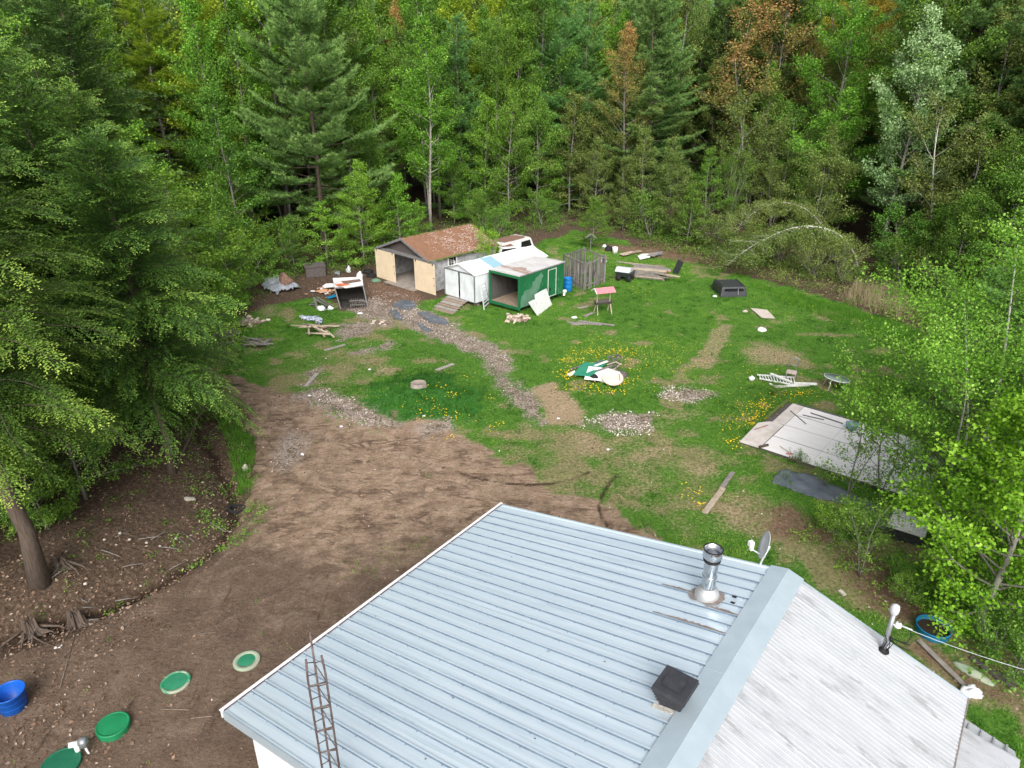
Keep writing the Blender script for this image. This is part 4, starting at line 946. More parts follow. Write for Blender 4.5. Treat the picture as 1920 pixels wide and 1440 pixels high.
for dy, dz, sy, sz in ((-.12, -.05, .035, .6), (.10, -.05, .035, .6), (0, .0, .2, .03), (0, .12, .3, .03), (.2, -.1, .1, .4)): mb.box((GW+.012, wy+dy, wz+dz), (.012, sy, sz))
mb.build('muntin', 'white_paint', gw)

# --- white shed
sp = Vector((-4.29, 44.25, 0)); sa = rad(-44); SW, SLn, SE, SRg, SB = 2.82, 6.6, 2.02, 2.48, .26
shed = thing('shed', 'long white sheet covered shed with pale blue roof band', 'shed', (sp.x, sp.y, 0), sa)
def bumpy(mb, a, b, z0, z1, n=10, m=8, amp=.03, mi=0, seed=1, nrm=None):
    a = Vector(a); b = Vector(b); d = b-a; nr = nrm or Vector((d.y, -d.x, 0)).normalized(); rr = []
    for j in range(m+1):
        for i in range(n+1):
            s, t = i/n, j/m; w_ = mnoise.noise(Vector((s*d.length*1.4+seed*7, t*3.1, seed)))*amp*math.sin(math.pi*min(1, max(0, t)))**.5 if 0 < i < n else 0
            rr.append(a+d*s+Vector((0, 0, z0+(z1-z0)*t))+nr*w_)
    mb.add(rr, [(j*(n+1)+i, j*(n+1)+i+1, (j+1)*(n+1)+i+1, (j+1)*(n+1)+i) for j in range(m) for i in range(n)], mi, True)
def sdoor(x0, x1, sd, x1b=None):
    d = MB(); bumpy(d, (x0, -.03, 0), (x1, -.03-.02*sd, 0), SB+.02, SE-.05, 8, 10, .10, 0, sd)
    return d.build('door', 'white_sheet', shed)
sdoor(.06, 1.33, 1); sdoor(1.45, SW-.05, 2)
mb = MB(); wall_q(mb, (.03, 0, 0), (.03, SLn, 0), SB, SE, .04); wall_q(mb, (.06, SLn-.03, 0), (SW-.06, SLn-.03, 0), SB, SE, .04); bumpy(mb, (SW, 0, 0), (SW, SLn, 0), SB, SE, 22, 8, .07, 0, 3)
wall_q(mb, (SW-.05, .02, 0), (SW-.05, SLn, 0), SB, SE, .03)
mb.add([(0, .01, SE), (SW, .01, SE), (SW/2, .01, SRg-.02)], [(0, 1, 2)]); mb.add([(0, SLn-.01, SE), (SW, SLn-.01, SE), (SW/2, SLn-.01, SRg-.02)], [(0, 1, 2)])
mb.build('wall', 'white_sheet', shed)
mb = MB(); n = 12
for sx, x1 in ((0, -.06), (1, SW+.06)):
    for (y0, y1, mi) in ((-.12, 1.75, 0), (1.75, 2.75, 1), (2.75, SLn+.12, 0)):
        m_ = max(2, int((y1-y0)*3))
        for k in range(m_):
            a, b = y0+(y1-y0)*k/m_, y0+(y1-y0)*(k+1)/m_; sa_, sb_ = .02*math.sin(a*1.9)*math.sin(a*.7+1), .02*math.sin(b*1.9)*math.sin(b*.7+1)
            for q in range(4):
                u0, u1 = q/4, (q+1)/4; f_ = lambda u, s_: SE-.02+(SRg-SE+.04)*(1-(1-u)**1.0)+s_*math.sin(math.pi*u)
                X0, X1 = x1+(SW/2-x1)*u0, x1+(SW/2-x1)*u1
                mb.add([(X0, a, f_(u0, sa_)), (X1, a, f_(u1, sa_)), (X1, b, f_(u1, sb_)), (X0, b, f_(u0, sb_))], [(0, 1, 2, 3)], mi, False)
sr = mb.build('roof', ['white_roof', 'pale_blue'], shed); md = sr.modifiers.new('thickness', 'SOLIDIFY'); md.thickness = .025; md.offset = -1
mb = MB(); mb.beam((-.02, -.05, SE-.02), (SW+.02, -.05, SE-.02), .035, .045); mb.beam((-.04, -.10, SE), (SW/2, -.10, SRg+.0), .03, .04); mb.beam((SW+.04, -.10, SE), (SW/2, -.10, SRg+.0), .03, .04)
mb.box((.02, -.06, 1.14), (.05, .05, 1.75)); mb.box((SW-.02, -.06, 1.14), (.05, .05, 1.75)); mb.build('frame', 'galv', shed)
mb = MB(); mb.box((SW/2, SLn/2, SB-.05), (SW-.1, SLn-.1, .1)); mb.box((1.39, .25, 1.1), (.5, .02, 1.6)); mb.build('floor', 'interior', shed)
mb = MB()
for x in (.3, SW-.3):
    for y in (.35, 2.3, 4.3, 6.2): mb.box((x, y, .09), (.3, .25, .22))
mb.build('block', 'concrete', shed)

# --- green box trailer
bp_ = Vector((-1.36, 42.62, 0)); ba = rad(-41); BW, BL, B0, B1 = 2.38, 4.35, .30, 2.30
box = thing('box_trailer', 'green box trailer with open front and pale rusty roof', 'trailer', (bp_.x, bp_.y, 0), ba)
mb = MB(); mb.box((BW, BL/2, (B0+B1)/2), (.06, BL, B1-B0-.02), mi=0)
patch = [(.06, .0), (.10, .45), (.16, .72), (.34, .80), (.42, .98), (.60, 1.02), (.95, 1.0), (1.16, 1.12), (1.22, 1.42), (1.42, 1.40), (1.5, 1.58), (1.8, 1.66), (2.05, 1.82), (2.14, 1.66), (2.3, 1.56), (2.1, 1.42), (2.05, 1.2), (1.95, 1.12), (1.9, .85), (1.72, .7), (1.75, .4), (1.6, .25), (1.62, .0)]
n = len(patch); pv = [(BW+.032, y, B0+.02+z) for y, z in patch]; mb.add(pv, [tuple(range(n))], 1)
rj = random.Random(2)
for k in range(30):
    y, z = rj.uniform(.1, BL-.1), B0+rj.random()**2*1.5+.05; mb.box((BW+.031, y, z), (.003, .02+.05*rj.random(), .04+.14*rj.random()), mi=1)
mb.build('side_wall', ['green_paint', 'green_faded'], box)
mb = MB(); mb.box((0, BL/2, (B0+B1)/2), (.06, BL, B1-B0-.02)); mb.build('side_wall', 'interior_pale', box)
mb = MB(); mb.box((BW/2, BL-.03, (B0+B1)/2), (BW-.065, .06, B1-B0-.02)); mb.build('back_wall', 'green_paint', box)
mb = MB(); mb.box((BW/2, BL/2, B1+.012), (BW+.10, BL+.10, .04)); 
for k in range(7): mb.box((BW/2, .3+k*.7, B1+.036), (BW+.06, .03, .012))
br_ = mb.build('roof', 'pale_roof', box)
mb = MB(); rp = [(-.02, .95), (.3, .80), (.8, .86), (1.3, .72), (1.9, .62), (2.42, .5), (2.44, 1.1), (2.2, 1.25), (1.8, 1.3), (1.5, 1.75), (1.1, 1.6), (.8, 1.2), (.4, 1.22), (-.02, 1.15)]
mb.prism([(x, y) for x, y in rp], B1+.034, B1+.040); mb.build('rust_patch', 'rust_roof', br_)
mb = MB(); mb.box((BW+.055, BL/2, B1+.01), (.03, BL+.1, .07)); mb.build('roof_edge', 'old_frame', box)
mb = MB()
mb.box((0, -.02, (B0+B1)/2), (.12, .08, B1-B0)); mb.box((BW, -.02, (B0+B1)/2), (.12, .08, B1-B0)); mb.box((BW/2, -.02, B1-.07), (BW-.125, .08, .16)); mb.box((BW/2, -.02, B0-.02), (BW+.14, .10, .16))
mb.build('front_frame', 'green_paint', box)
mb = MB()
for k in range(11): mb.box((.15+k*.212, BL/2-.05, B0+.045), (.195, BL-.18, .05), mi=k % 2)
mb.build('floor', ['worn_plank', 'worn_plank'], box)
mb = MB(); mb.box((.5, BL-1, B0+.45), (.7, 1.3, .75)); mb.box((1.6, BL-.8, B0+.3), (1.0, .8, .5)); mb.box((1.4, BL-2.2, B0+.15), (.5, .7, .2), rz=.5); mb.build('stored_junk', 'interior', box)
mb = MB(); dy0, dy1 = 2.72, 3.52; mb.box((BW+.036, (dy0+dy1)/2, 1.27), (.03, dy1-dy0, 1.72), mi=0)
bd = mb.build('door', 'green_paint', box, label='green side door edged in white')
mb = MB()
for y in (dy0, dy1): mb.box((BW+.055, y, 1.27), (.02, .035, 1.76))
mb.box((BW+.055, (dy0+dy1)/2, 2.13), (.02, dy1-dy0-.04, .03)); mb.box((BW+.055, (dy0+dy1)/2, .41), (.02, dy1-dy0-.04, .03)); mb.build('trim', 'white_paint', bd)
mb = MB(); mb.box((BW+.07, dy0+.2, .85), (.05, .05, .16)); mb.build('handle', 'soot', bd)
mb = MB(); mb.box((BW/2, BL/2, B0-.06), (BW-.3, BL-.2, .1)); 
for y in (.5, 2.0, 3.2, 4.1): mb.box((BW/2, y, .12), (BW-.6, .22, .22))
mb.build('chassis', 'soot', box)
for x in (.15, BW-.12):
    mb = MB(); ring = [(.30, -.09), (.31, -.05), (.31, .05), (.30, .09), (.17, .1), (.14, .04), (.001, .04)]
    mb.lathe(ring+[(.001, -.04), (.14, -.04), (.17, -.1), (.30, -.09)], 20); mb.v = [(x+v[2], 2.7+v[0], .30+v[1]) for v in mb.v]; mb.build('wheel', 'black_rubber', box)
mb = MB(); mb.box((BW+.12, BL+.05, .42), (.16, .2, .16)); mb.box((BW+.2, BL-.1, .25), (.12, .16, .14), rz=.4); mb.build('tail_light', 'white_paint', box)

# --- things against the buildings
def plane_pt(A, B, C, u, v):
    n = (B-A).cross(C-A); o = Vector((0, 0, H)); d = ray(u, v); return o+d*((A-o).dot(n)/d.dot(n))
A = GZ(1008, 592, .03); B = GZ(1035, 571.5, .03); C = G(1024, 541.5, 1.15)
pts = [plane_pt(A, B, C, *q) for q in ((1008, 592), (1035, 571.5), (1024.5, 541), (1014, 546), (1003, 552.5), (1004, 561.5), (999, 562.5), (991, 567))]
c = Vector((A.x, A.y, 0)); mb = MB(); mb.slab([p-c for p in pts], .03)
single(mb, 'panel', ['peeled_white'], 'broken white panel leaning against the green trailer side', 'panel', tuple(c))
ld = thing('ladder', 'pale grey ladder leaning on the white shed corner', 'ladder', tuple(GZ(912, 578)))
o_ = Vector(ld.location); b0, b1 = GZ(908, 581)-o_, GZ(918, 571)-o_; t0, t1 = G(901, 531, 1.75)-o_, G(909.5, 529, 1.75)-o_
for a, b in ((b0, t0), (b1, t1)):
    mb = MB(); mb.beam(a, b, .035, .07); mb.build('rail', 'grey_plastic', ld)
for k in range(7):
    t = .1+.14*k; mb = MB(); mb.beam(b0.lerp(t0, t), b1.lerp(t1, t), .07, .03); mb.build('rung', 'grey_plastic', ld)
rc = [GZ(813, 579, .02), GZ(846, 556, .30), GZ(885, 566, .30), GZ(851, 589, .02)]; c = rc[0].copy(); c.z = 0; mb = MB(); rj = random.Random(6)
for k in range(7):
    a = rc[0].lerp(rc[1], (k+.08)/7)-c; b = rc[3].lerp(rc[2], (k+.08)/7)-c; e = (b-a)*rj.uniform(-.05, .03); mb.beam(a+e, b+(b-a)*rj.uniform(-.12, .03), (rc[1]-rc[0]).length/7*.86, .035, up=(rj.gauss(0, .05), rj.gauss(0, .05), 1))
for t in (.12, .88): mb.beam(rc[0].lerp(rc[3], t)-c-Vector((0, 0, .05)), rc[1].lerp(rc[2], t)-c-Vector((0, 0, .05)), .08, .06)
mb.m = [(i//6) % 2 for i in range(len(mb.f))]
single(mb, 'plank_ramp', ['worn_plank', 'grey_wood_flat'], 'worn plank ramp below the white shed doors', 'ramp', tuple(c))

# --- old vehicles behind the shed
def wheel(parent, x, y, r=.36):
    mb = MB(); mb.lathe([(.001, -.1), (r*.6, -.1), (r, -.09), (r, .09), (r*.6, .1), (.001, .1)], 20); mb.v = [(x+v[0], y+v[2], r+v[1]) for v in mb.v]; mb.build('wheel', 'black_rubber', parent)
def vehicle(name, label, cat, loc, rz, L, W, prof, wins, roof):
    t = thing(name, label, cat, loc, rz); mb = MB(); n = len(prof); ins = lambda z: W/2-(0.0 if z < 1.0 else .10*(z-1.0)/.8)
    vs = [(x, -ins(z), z) for x, z in prof]+[(x, ins(z), z) for x, z in prof]
    mb.add(vs, [tuple(range(n)), tuple(range(n, 2*n))[::-1]]+[(k, n+k, n+(k+1) % n, (k+1) % n) for k in range(n)])
    mb.build('body', 'car_white', t)
    for q in wins:
        mb = MB(); mb.slab([Vector(p) for p in q], .02); mb.build('window', 'glass_dark', t)
    mb = MB(); x0, x1, z = roof; rj = random.Random(len(name)); pts = []
    for k in range(28):
        a = 2*math.pi*k/28; ca, sa_ = math.cos(a), math.sin(a); q = (abs(ca)**5+abs(sa_)**5)**-.2; pts.append(((x0+x1)/2+(x1-x0)/2*ca*q*rj.uniform(.86, 1), (W/2-.14)*sa_*q*rj.uniform(.84, 1)))
    mb.prism(pts, z+.004, z+.03); mb.build('leaf_cover', 'litter_brown', t)
    for x in (L*.2, L*.8):
        for y in (-W/2+.08, W/2-.08): wheel(t, x, y)
    return t
e_ = .012
vp_ = G(938, 462, 1.55)
W2 = .84
vp_ = G(946, 459, 1.6)-Vector((math.cos(rad(22)), math.sin(rad(22)), 0))*2.35
vehicle('pickup', 'white pickup cab with brown leaves on its roof behind the shed', 'pickup', (vp_.x, vp_.y, 0), rad(22), 4.9, 1.75,
    [(0, .35), (4.9, .35), (4.9, .85), (3.55, 1.0), (2.95, 1.6), (1.75, 1.63), (1.55, 1.05), (0, 1.0)],
    [[(1.72, -.87, 1.08), (3.3, -.87, 1.08), (2.92, -.815, 1.5), (1.85, -.815, 1.5)], [(3.50, -.7, 1.06), (3.50, .7, 1.06), (3.02, .66, 1.54), (3.02, -.66, 1.54)], [(1.57, -.65, 1.12), (1.57, .65, 1.12), (1.72, .62, 1.56), (1.72, -.62, 1.56)]], (1.8, 2.85, 1.625))
vq = G(961, 446, 1.8)-Vector((math.cos(rad(50)), math.sin(rad(50)), 0))*2.1
vehicle('van', 'white van with leaf covered roof standing beyond the white shed', 'van', (vq.x, vq.y, 0), rad(50), 4.6, 1.9,
    [(0, .35), (4.6, .35), (4.6, 1.05), (4.45, 1.1), (4.1, 1.85), (3.85, 1.98), (.3, 1.98), (.1, 1.8)],
    [[(2.6, -.955, 1.12), (4.15, -.955, 1.12), (3.9, -.885, 1.75), (2.7, -.885, 1.75)], [(4.47, -.75, 1.14), (4.47, .75, 1.14), (4.14, .68, 1.80), (4.14, -.68, 1.80)]], (.5, 3.7, 1.98)).scale = (.84, .84, .9)
# ------------------------------------------------------------------ yard things
def lump(name, m, label, cat, c, size, seed=1, n=12, amp=.25, rz=0, group=None):
    mb = MB(); vs = []; seg = 16
    for j in range(n+1):
        ph = math.pi*j/n
        for k in range(seg):
            a = 2*math.pi*k/seg; d = Vector((math.sin(ph)*math.cos(a), math.sin(ph)*math.sin(a), math.cos(ph)))
            r = 1+amp*mnoise.noise(d*1.6+Vector((seed*3.1, seed, 0)))+amp*.5*mnoise.noise(d*4+Vector((seed, 0, seed*2)))
            vs.append((d.x*r*size[0]/2, d.y*r*size[1]/2, max(-.1, d.z*r)*size[2]))
    mb.add(vs, [(j*seg+k, j*seg+(k+1) % seg, (j+1)*seg+(k+1) % seg, (j+1)*seg+k) for j in range(n) for k in range(seg)], 0, True)
    return single(mb, name, [m], label, cat, tuple(c), rz, group)
def sheet(name, m, label, cat, poly, bump=.04, sc=.3, dome=0.0, step=.07, thick=.008, seed=1, rough_edge=.08, lift=.02, group=None):
    W_ = np.array(WP(poly)); c = W_.mean(0); x0, y0 = W_.min(0)-.1; x1, y1 = W_.max(0)+.1
    xs_, ys_ = np.arange(x0, x1, step), np.arange(y0, y1, step); X, Y = np.meshgrid(xs_, ys_); X = X+rg.normal(0, step*.15, X.shape); Y = Y+rg.normal(0, step*.15, Y.shape)
    sd_ = poly_sd(X, Y, [tuple(p) for p in W_])+rough_edge*(fbm(X, Y, sc*.8, seed+40, 3)-.5)*2
    Z = hgt(X, Y)+lift+dome*np.sqrt(np.clip(sd_/max(sd_.max(), .01), 0, 1))+bump*np.abs(fbm(X, Y, sc, seed+50, 4)-.5)*2.4
    ok = sd_ > 0; ids = -np.ones(X.shape, int); cnt = 0; vs = []; fs = []
    for j in range(X.shape[0]-1):
        for i in range(X.shape[1]-1):
            if ok[j, i] and ok[j, i+1] and ok[j+1, i] and ok[j+1, i+1]:
                q = []
                for (jj, ii) in ((j, i), (j, i+1), (j+1, i+1), (j+1, i)):
                    if ids[jj, ii] < 0: ids[jj, ii] = cnt; cnt += 1; vs.append((X[jj, ii]-c[0], Y[jj, ii]-c[1], Z[jj, ii]))
                    q.append(ids[jj, ii])
                fs.append(tuple(q))
    mb = MB(); mb.add(vs, fs, 0, True); o = single(mb, name, [m], label, cat, (c[0], c[1], 0), 0, group)
    md = o.modifiers.new('thickness', 'SOLIDIFY'); md.thickness = thick; md.offset = -1
    return o
def board(name, m, label, cat, uv, th=.02, group=None):
    """flat board whose corners lie at picture spots, each a given height above the ground"""
    pts = [GZ(u, v, 0) if z == 0 else G(u, v, z+hgt1(*GZ(u, v)[:2])) for u, v, z in uv]
    for i, p in enumerate(pts): p.z += .02+th
    c = sum(pts, Vector())/len(pts); c.z = 0; mb = MB(); mb.slab([p-c for p in pts], th); return single(mb, name, [m], label, cat, tuple(c), 0, group)
def beam_px(name, m, label, cat, a, b, wd, th, z0=.04, z1=.04, group=None, round_=False):
    A = G(a[0], a[1], z0+hgt1(*GZ(*a)[:2])); B = G(b[0], b[1], z1+hgt1(*GZ(*b)[:2])); c = (A+B)/2; c.z = 0; mb = MB()
    if round_: mb.tube([A-c, (A+B)/2-c+Vector((0, 0, .01)), B-c], [wd/2, wd/2*.9, wd/2*.75], 7)
    else: mb.beam(A-c, B-c, wd, th)
    return single(mb, name, [m], label, cat, tuple(c), 0, group)

mat('stump_top', (.34, .285, .245), (.24, .195, .165), 7, rough=.9)
# septic lids in the drive
def lid(u, v, r, hgt_, label, mc, mr, rim=.12):
    p = GZ(u, v); t = thing('septic_lid', label, 'septic lid', tuple(p), 0, 'round green septic lids in the dirt drive')
    mb = MB(); mb.lathe([(r-.01, -.05), (r, hgt_-.03), (r, hgt_-.012), (r-.015, hgt_), (r-rim, hgt_), (r-rim, hgt_-.008)], 40); mb.build('rim', mr, t)
    mb = MB(); mb.lathe([(r-rim, hgt_-.006), (r*.5, hgt_+.006), (.001, hgt_+.010)], 40)
    for k in range(6): a = k*math.pi/3; mb.box(((r-rim-.05)*math.cos(a), (r-rim-.05)*math.sin(a), hgt_), (.03, .03, .012), rz=a)
    mb.build('cover', mc, t); mb = MB(); mb.lathe([(r-.02, -.05), (r-.02, hgt_*.5)], 30); mb.build('riser', 'lid_green_dark', t); return t
lid(463, 1241, .335, .07, 'small green septic lid with a full pale faded rim', 'lid_green', 'lid_pale')
lid(330, 1281, .35, .07, 'green septic lid with a half faded beige rim', 'lid_green', 'lid_half', .07)
lid(214, 1367, .36, .17, 'bright green septic lid raised on a thick riser', 'lid_green_bright', 'lid_green_bright', .05)
lid(116, 1436, .40, .10, 'dark green septic lid beside the white pipe fitting', 'lid_green_dark', 'lid_green_dark', .05)
p = GZ(150, 1412); t = thing('pipe_fitting', 'white plastic pipe fitting with clear cover between two lids', 'pipe fitting', tuple(p), rad(20))
mb = MB(); mb.tube([(-.02, 0, -.05), (-.02, 0, .30)], .055, 12); mb.tube([(-.15, 0, .30), (.03, 0, .30)], .062, 14); mb.build('elbow', 'white_paint', t)
mb = MB(); mb.tube([(.06, .0, .30), (.20, .0, .30)], [.11, .10], 14); mb.lathe([(.02, .2), (.09, .2), (.1, .28), (.1, .34), (.02, .42)], 14, (.13, 0, -.02)); mb.build('clear_cover', 'galv', t)
mb = MB(); mb.tube([(.13, 0, .2), (.16, -.05, .08), (.2, -.1, .0)], .025, 8); mb.build('hose_stub', 'white_paint', t)
def tub(name, m, label, u, v, r0, r1, h, inner='self', soil=False, sy=1.0):
    p = GZ(u, v); t = thing(name, label, 'tub' if soil else 'bucket', tuple(p)); mb = MB()
    mb.lathe([(.001, .0), (r0-.01, .0), (r0, .01), (r1, h-.03), (r1+.012, h-.02), (r1+.012, h), (r1-.012, h), (r1-.02, h-.03), (r0-.02, .02), (.001, .02)], 36, sy=sy)
    for z in (.33, .66): 
        r = r0+(r1-r0)*z; mb.lathe([(r-.002, h*z-.012), (r+.007, h*z), (r-.002, h*z+.012)], 36, sy=sy)
    mb.build('shell', m, t); return t
tub('bucket', 'blue_deep', 'open deep blue plastic tub on the bank beside the drive', 27, 1326, .28, .335, .52)
t = tub('tub', 'teal_plastic', 'blue cut down plastic tub with soil under the lime tree', 1747, 1186, .40, .42, .24, soil=True)
mb = MB(); mb.lathe([(.001, .10), (.38, .12)], 24); mb.build('soil_fill', 'soil', t)
p = GZ(443, 958); mb = MB(); rj = random.Random(3)
for k in range(3): mb.tube([Vector((.27*math.cos(a)+.03*k, .19*math.sin(a), .05+.045*k+.03*math.sin(a*2+k))) for a in np.linspace(0, 6.3, 22)], .032, 7)
mb.tube([(-.2, .05, .05), (-.3, -.02, .08), (-.36, -.08, .03)], .03, 6); single(mb, 'coiled_hose', ['black_rubber'], 'black coiled hose lying at the end of the ditch', 'hose', tuple(p))
lump('stone', 'stone_pale', 'flat pale stone slab on the leafy bank', 'stone', GZ(354, 936), (.5, .26, .07), 3)
lump('stone', 'stone_pale', 'single cream boulder beside the grassy ditch edge', 'stone', GZ(460, 880), (.26, .22, .2), 5)
for k, (u, v) in enumerate(((243, 1012), (275, 1018), (300, 1025), (160, 1095), (380, 905), (196, 1012), (330, 1010), (120, 1160), (105, 1215), (225, 1000))):
    lump('stone', 'stone_pale', 'small round pebble scattered over the brown bank', 'stone', GZ(u, v), (.1, .09, .05), k+9, 6, group='small pebbles on the bank')
A, M, B = GZ(330, 884, .1), G(372, 780, .75), G(441, 722, 1.6); c = A.copy(); c.z = 0; mb = MB()
mb.tube([A-c, A.lerp(M, .5)-c+Vector((.05, 0, .08)), M-c, M.lerp(B, .35)-c+Vector((-.1, 0, .1)), M.lerp(B, .7)-c, B-c], [.05, .045, .04, .03, .02, .008], 7); mb.tube([M.lerp(B, .4)-c, M.lerp(B, .5)-c+Vector((.3, .1, .35))], [.015, .004], 5)
single(mb, 'fallen_branch', ['bark_dark'], 'long dark fallen branch arching over the ditch', 'branch', tuple(c))
def roots(u, v, label, seed, n=14, L=.8, hh=.5):
    p = GZ(u, v); mb = MB(); rj = random.Random(seed); nc = 40; ra = [.6+.6*abs(mnoise.noise(Vector((math.cos(k*.157)*1.6, math.sin(k*.157)*1.6, seed))))*2 for k in range(nc)]
    ra = [r*(1 if k % 3 else .82) for k, r in enumerate(ra)]; top = [hh*rj.uniform(.55, 1.25) for _ in range(nc)]; vs = []
    for r0, f in ((1.9, -.1), (1.25, .06), (.85, .3), (.72, .7), (.66, 1.0), (.30, .82), (.0, .25)):
        for k in range(nc): aa = 2*math.pi*k/nc; vs.append((L*.36*r0*ra[k]*math.cos(aa), L*.36*r0*ra[k]*math.sin(aa)*.8, f*(top[k] if f > .2 else hh)))
    mb.add(vs, [(j*nc+k, j*nc+(k+1) % nc, (j+1)*nc+(k+1) % nc, (j+1)*nc+k) for j in range(6) for k in range(nc)])
    for k in range(n//2):
        aa = rj.uniform(0, 6.28); l = L*rj.uniform(.7, 1.3); d = Vector((math.cos(aa), math.sin(aa), 0)); sd_ = Vector((-d.y, d.x, 0))*rj.gauss(0, .35)*l; r = rj.uniform(.02, .05)
        mb.tube([d*.2+Vector((0, 0, .12)), d*l*.5+sd_*.4+Vector((0, 0, .07)), d*l*.8+sd_+Vector((0, 0, .03)), d*l+sd_*1.7+Vector((0, 0, -.05))], [r, r*.8, r*.6, r*.3], 6)
    single(mb, 'stump', ['bark_dark'], label, 'stump', tuple(p))
roots(146, 1172, 'gnarled grey root stump beside the drive', 4); roots(60, 1185, 'splintered root stump below the large hemlock trunk', 8, 18, .7, .4); roots(115, 1060, 'low tangle of bleached roots right of the big trunk', 12, 12, .7, .25)
for k in range(16):
    u, v = 90+k*19+random.Random(k).uniform(-20, 20), 1125-k*9+random.Random(k+50).uniform(-60, 60); a = random.Random(k+90).uniform(-1, 1)
    beam_px('stick', 'dead_grey', 'thin dead stick lying across the leafy bank', 'stick', (u, v), (u+40*math.cos(a), v+25*math.sin(a)), .03, .03, .05, .12, 'dead sticks on the bank', True)
for (a, b, lb) in (((365, 1190), (405, 1185), 'pale twig left of the faded rim lid'), ((358, 1347), (398, 1343), 'short twig on the drive near the roof corner'), ((300, 1330), (355, 1331), 'thin pale twig below the half faded lid'), ((112, 1290), (140, 1195), 'long bent twig on the drive beyond the tub'), ((220, 992), (226, 1020), 'white forked twig under the hemlock')):
    beam_px('twig', 'stick', lb, 'twig', a, b, .02, .02, .02, .03, None, True)
sheet('paper_scrap', 'bag_white', 'torn white scrap at the edge of the drive', 'scrap', [(107, 1215), (117, 1206), (120, 1210), (110, 1218)], .05, .1, step=.03)

p = GZ(785, 724); t = thing('stump', 'round pale stump on the dark green mound', 'stump', tuple(p)); mb = MB(); mb.lathe([(.42, -.1), (.37, .06), (.36, .14), (.345, .18)], 26, sy=.95); mb.build('side', 'concrete', t); mb = MB(); mb.lathe([(.345, .18), (.31, .185), (.30, .175), (.001, .17)], 26, sy=.95); mb.build('top', 'stump_top', t)

# rubbish heap among the dandelions
board('board', 'panel_green', 'green board on top of the rubbish heap', 'board', [(1074, 704, .16), (1094, 681, .22), (1136, 684, .22), (1108, 707, .2)], .03)
board('board', 'white_roof', 'bright white board lying beside the green board', 'board', [(1095, 712, .14), (1104, 688, .25), (1141, 692, .25), (1163, 699, .22), (1137, 716, .12)], .02)
board('board', 'white_paint', 'white board under the round table top', 'board', [(1118, 714, .06), (1140, 694, .1), (1162, 702, .1), (1146, 722, .05)], .02)
board('board', 'white_paint', 'small white strip at the left end of the heap', 'board', [(1063, 703, .06), (1077, 696, .1), (1080, 700, .1), (1068, 707, .05)], .03)
p = GZ(1148, 720, .1); t = thing('table_top', 'round pinkish table top with two battens on the heap', 'table top', tuple(p), 0); Rt = Matrix.Rotation(rad(22), 3, 'X')
mb = MB(); mb.lathe([(.001, 0), (.48, 0), (.5, .01), (.5, .04), (.48, .05), (.45, .04), (.001, .04)], 36); mb.v = [tuple(Rt @ Vector(v)+Vector((0, 0, .2))) for v in mb.v]; mb.build('disc', 'old_pink', t)
for y in (-.27, .25):
    mb = MB(); mb.box((0, y, .062), (.7, .05, .04)); mb.v = [tuple(Rt @ Vector(v)+Vector((0, 0, .2))) for v in mb.v]; mb.build('batten', 'white_paint', t)
mb = MB(); mb.box((.32, 0, .06), (.04, .5, .03)); mb.v = [tuple(Rt @ Vector(v)+Vector((0, 0, .2))) for v in mb.v]; mb.build('batten', 'rust_roof', t)
lump('rubbish_bag', 'black_rubber', 'black rubbish bag before the white heap boards', 'bag', GZ(1114, 714), (.5, .4, .32), 4)
lump('rubbish_bag', 'old_board_dark', 'dark rag bundle behind the round table top', 'bag', GZ(1166, 705), (.6, .5, .25), 7)
for k, (a, b, z0, z1, wd, mm, lb) in enumerate((((1115, 686), (1139, 677), .3, .36, .14, 'white_paint', 'white painted plank pointing up from the heap'), ((1120, 695), (1148, 685), .33, .42, .10, 'grey_wood', 'grey squared timber across the white heap board'), ((1138, 684), (1156, 678), .3, .5, .06, 'pale_wood', 'pale batten at the upper right of the heap'), ((1155, 678), (1164, 684), .5, .45, .06, 'pale_wood', 'short batten at the right tip of the heap'),
    ((1150, 683), (1163, 694), .4, .3, .06, 'grey_wood', 'grey batten sloping down the right of the heap'), ((1142, 688), (1168, 700), .3, .15, .08, 'grey_wood', 'weathered rail on the right of the heap'), ((1146, 697), (1165, 681), .2, .4, .05, 'pale_wood', 'thin stick crossing the frames on the heap'), ((1078, 690), (1105, 681), .1, .12, .08, 'old_frame', 'old board behind the green board'), ((1108, 683), (1130, 676), .1, .2, .12, 'tarp_black', 'dark strip behind the white painted plank'), ((1066, 694), (1082, 688), .05, .12, .1, 'grey_wood', 'stubby grey board at the heap upper left'), ((1160, 696), (1172, 703), .2, .05, .07, 'old_frame', 'broken frame end on the far right of the heap'))):
    beam_px('plank', mm, lb, 'plank', a, b, wd, .03, z0, z1)
p = GZ(1152, 690, .28); t = thing('crate_frame', 'open wooden crate frame on the heap', 'crate', tuple(p), .5)
for x in (-.25, .25):
    for y in (-.2, .2): mb = MB(); mb.box((x, y, .16), (.04, .04, .34)); mb.build('post', 'grey_wood', t)
for z in (.0, .32):
    mb = MB()
    for y in (-.2, .2): mb.box((0, y, z), (.46, .03, .05))
    for x in (-.25, .25): mb.box((x, 0, z), (.03, .36, .05))
    mb.build('rail', 'grey_wood', t)

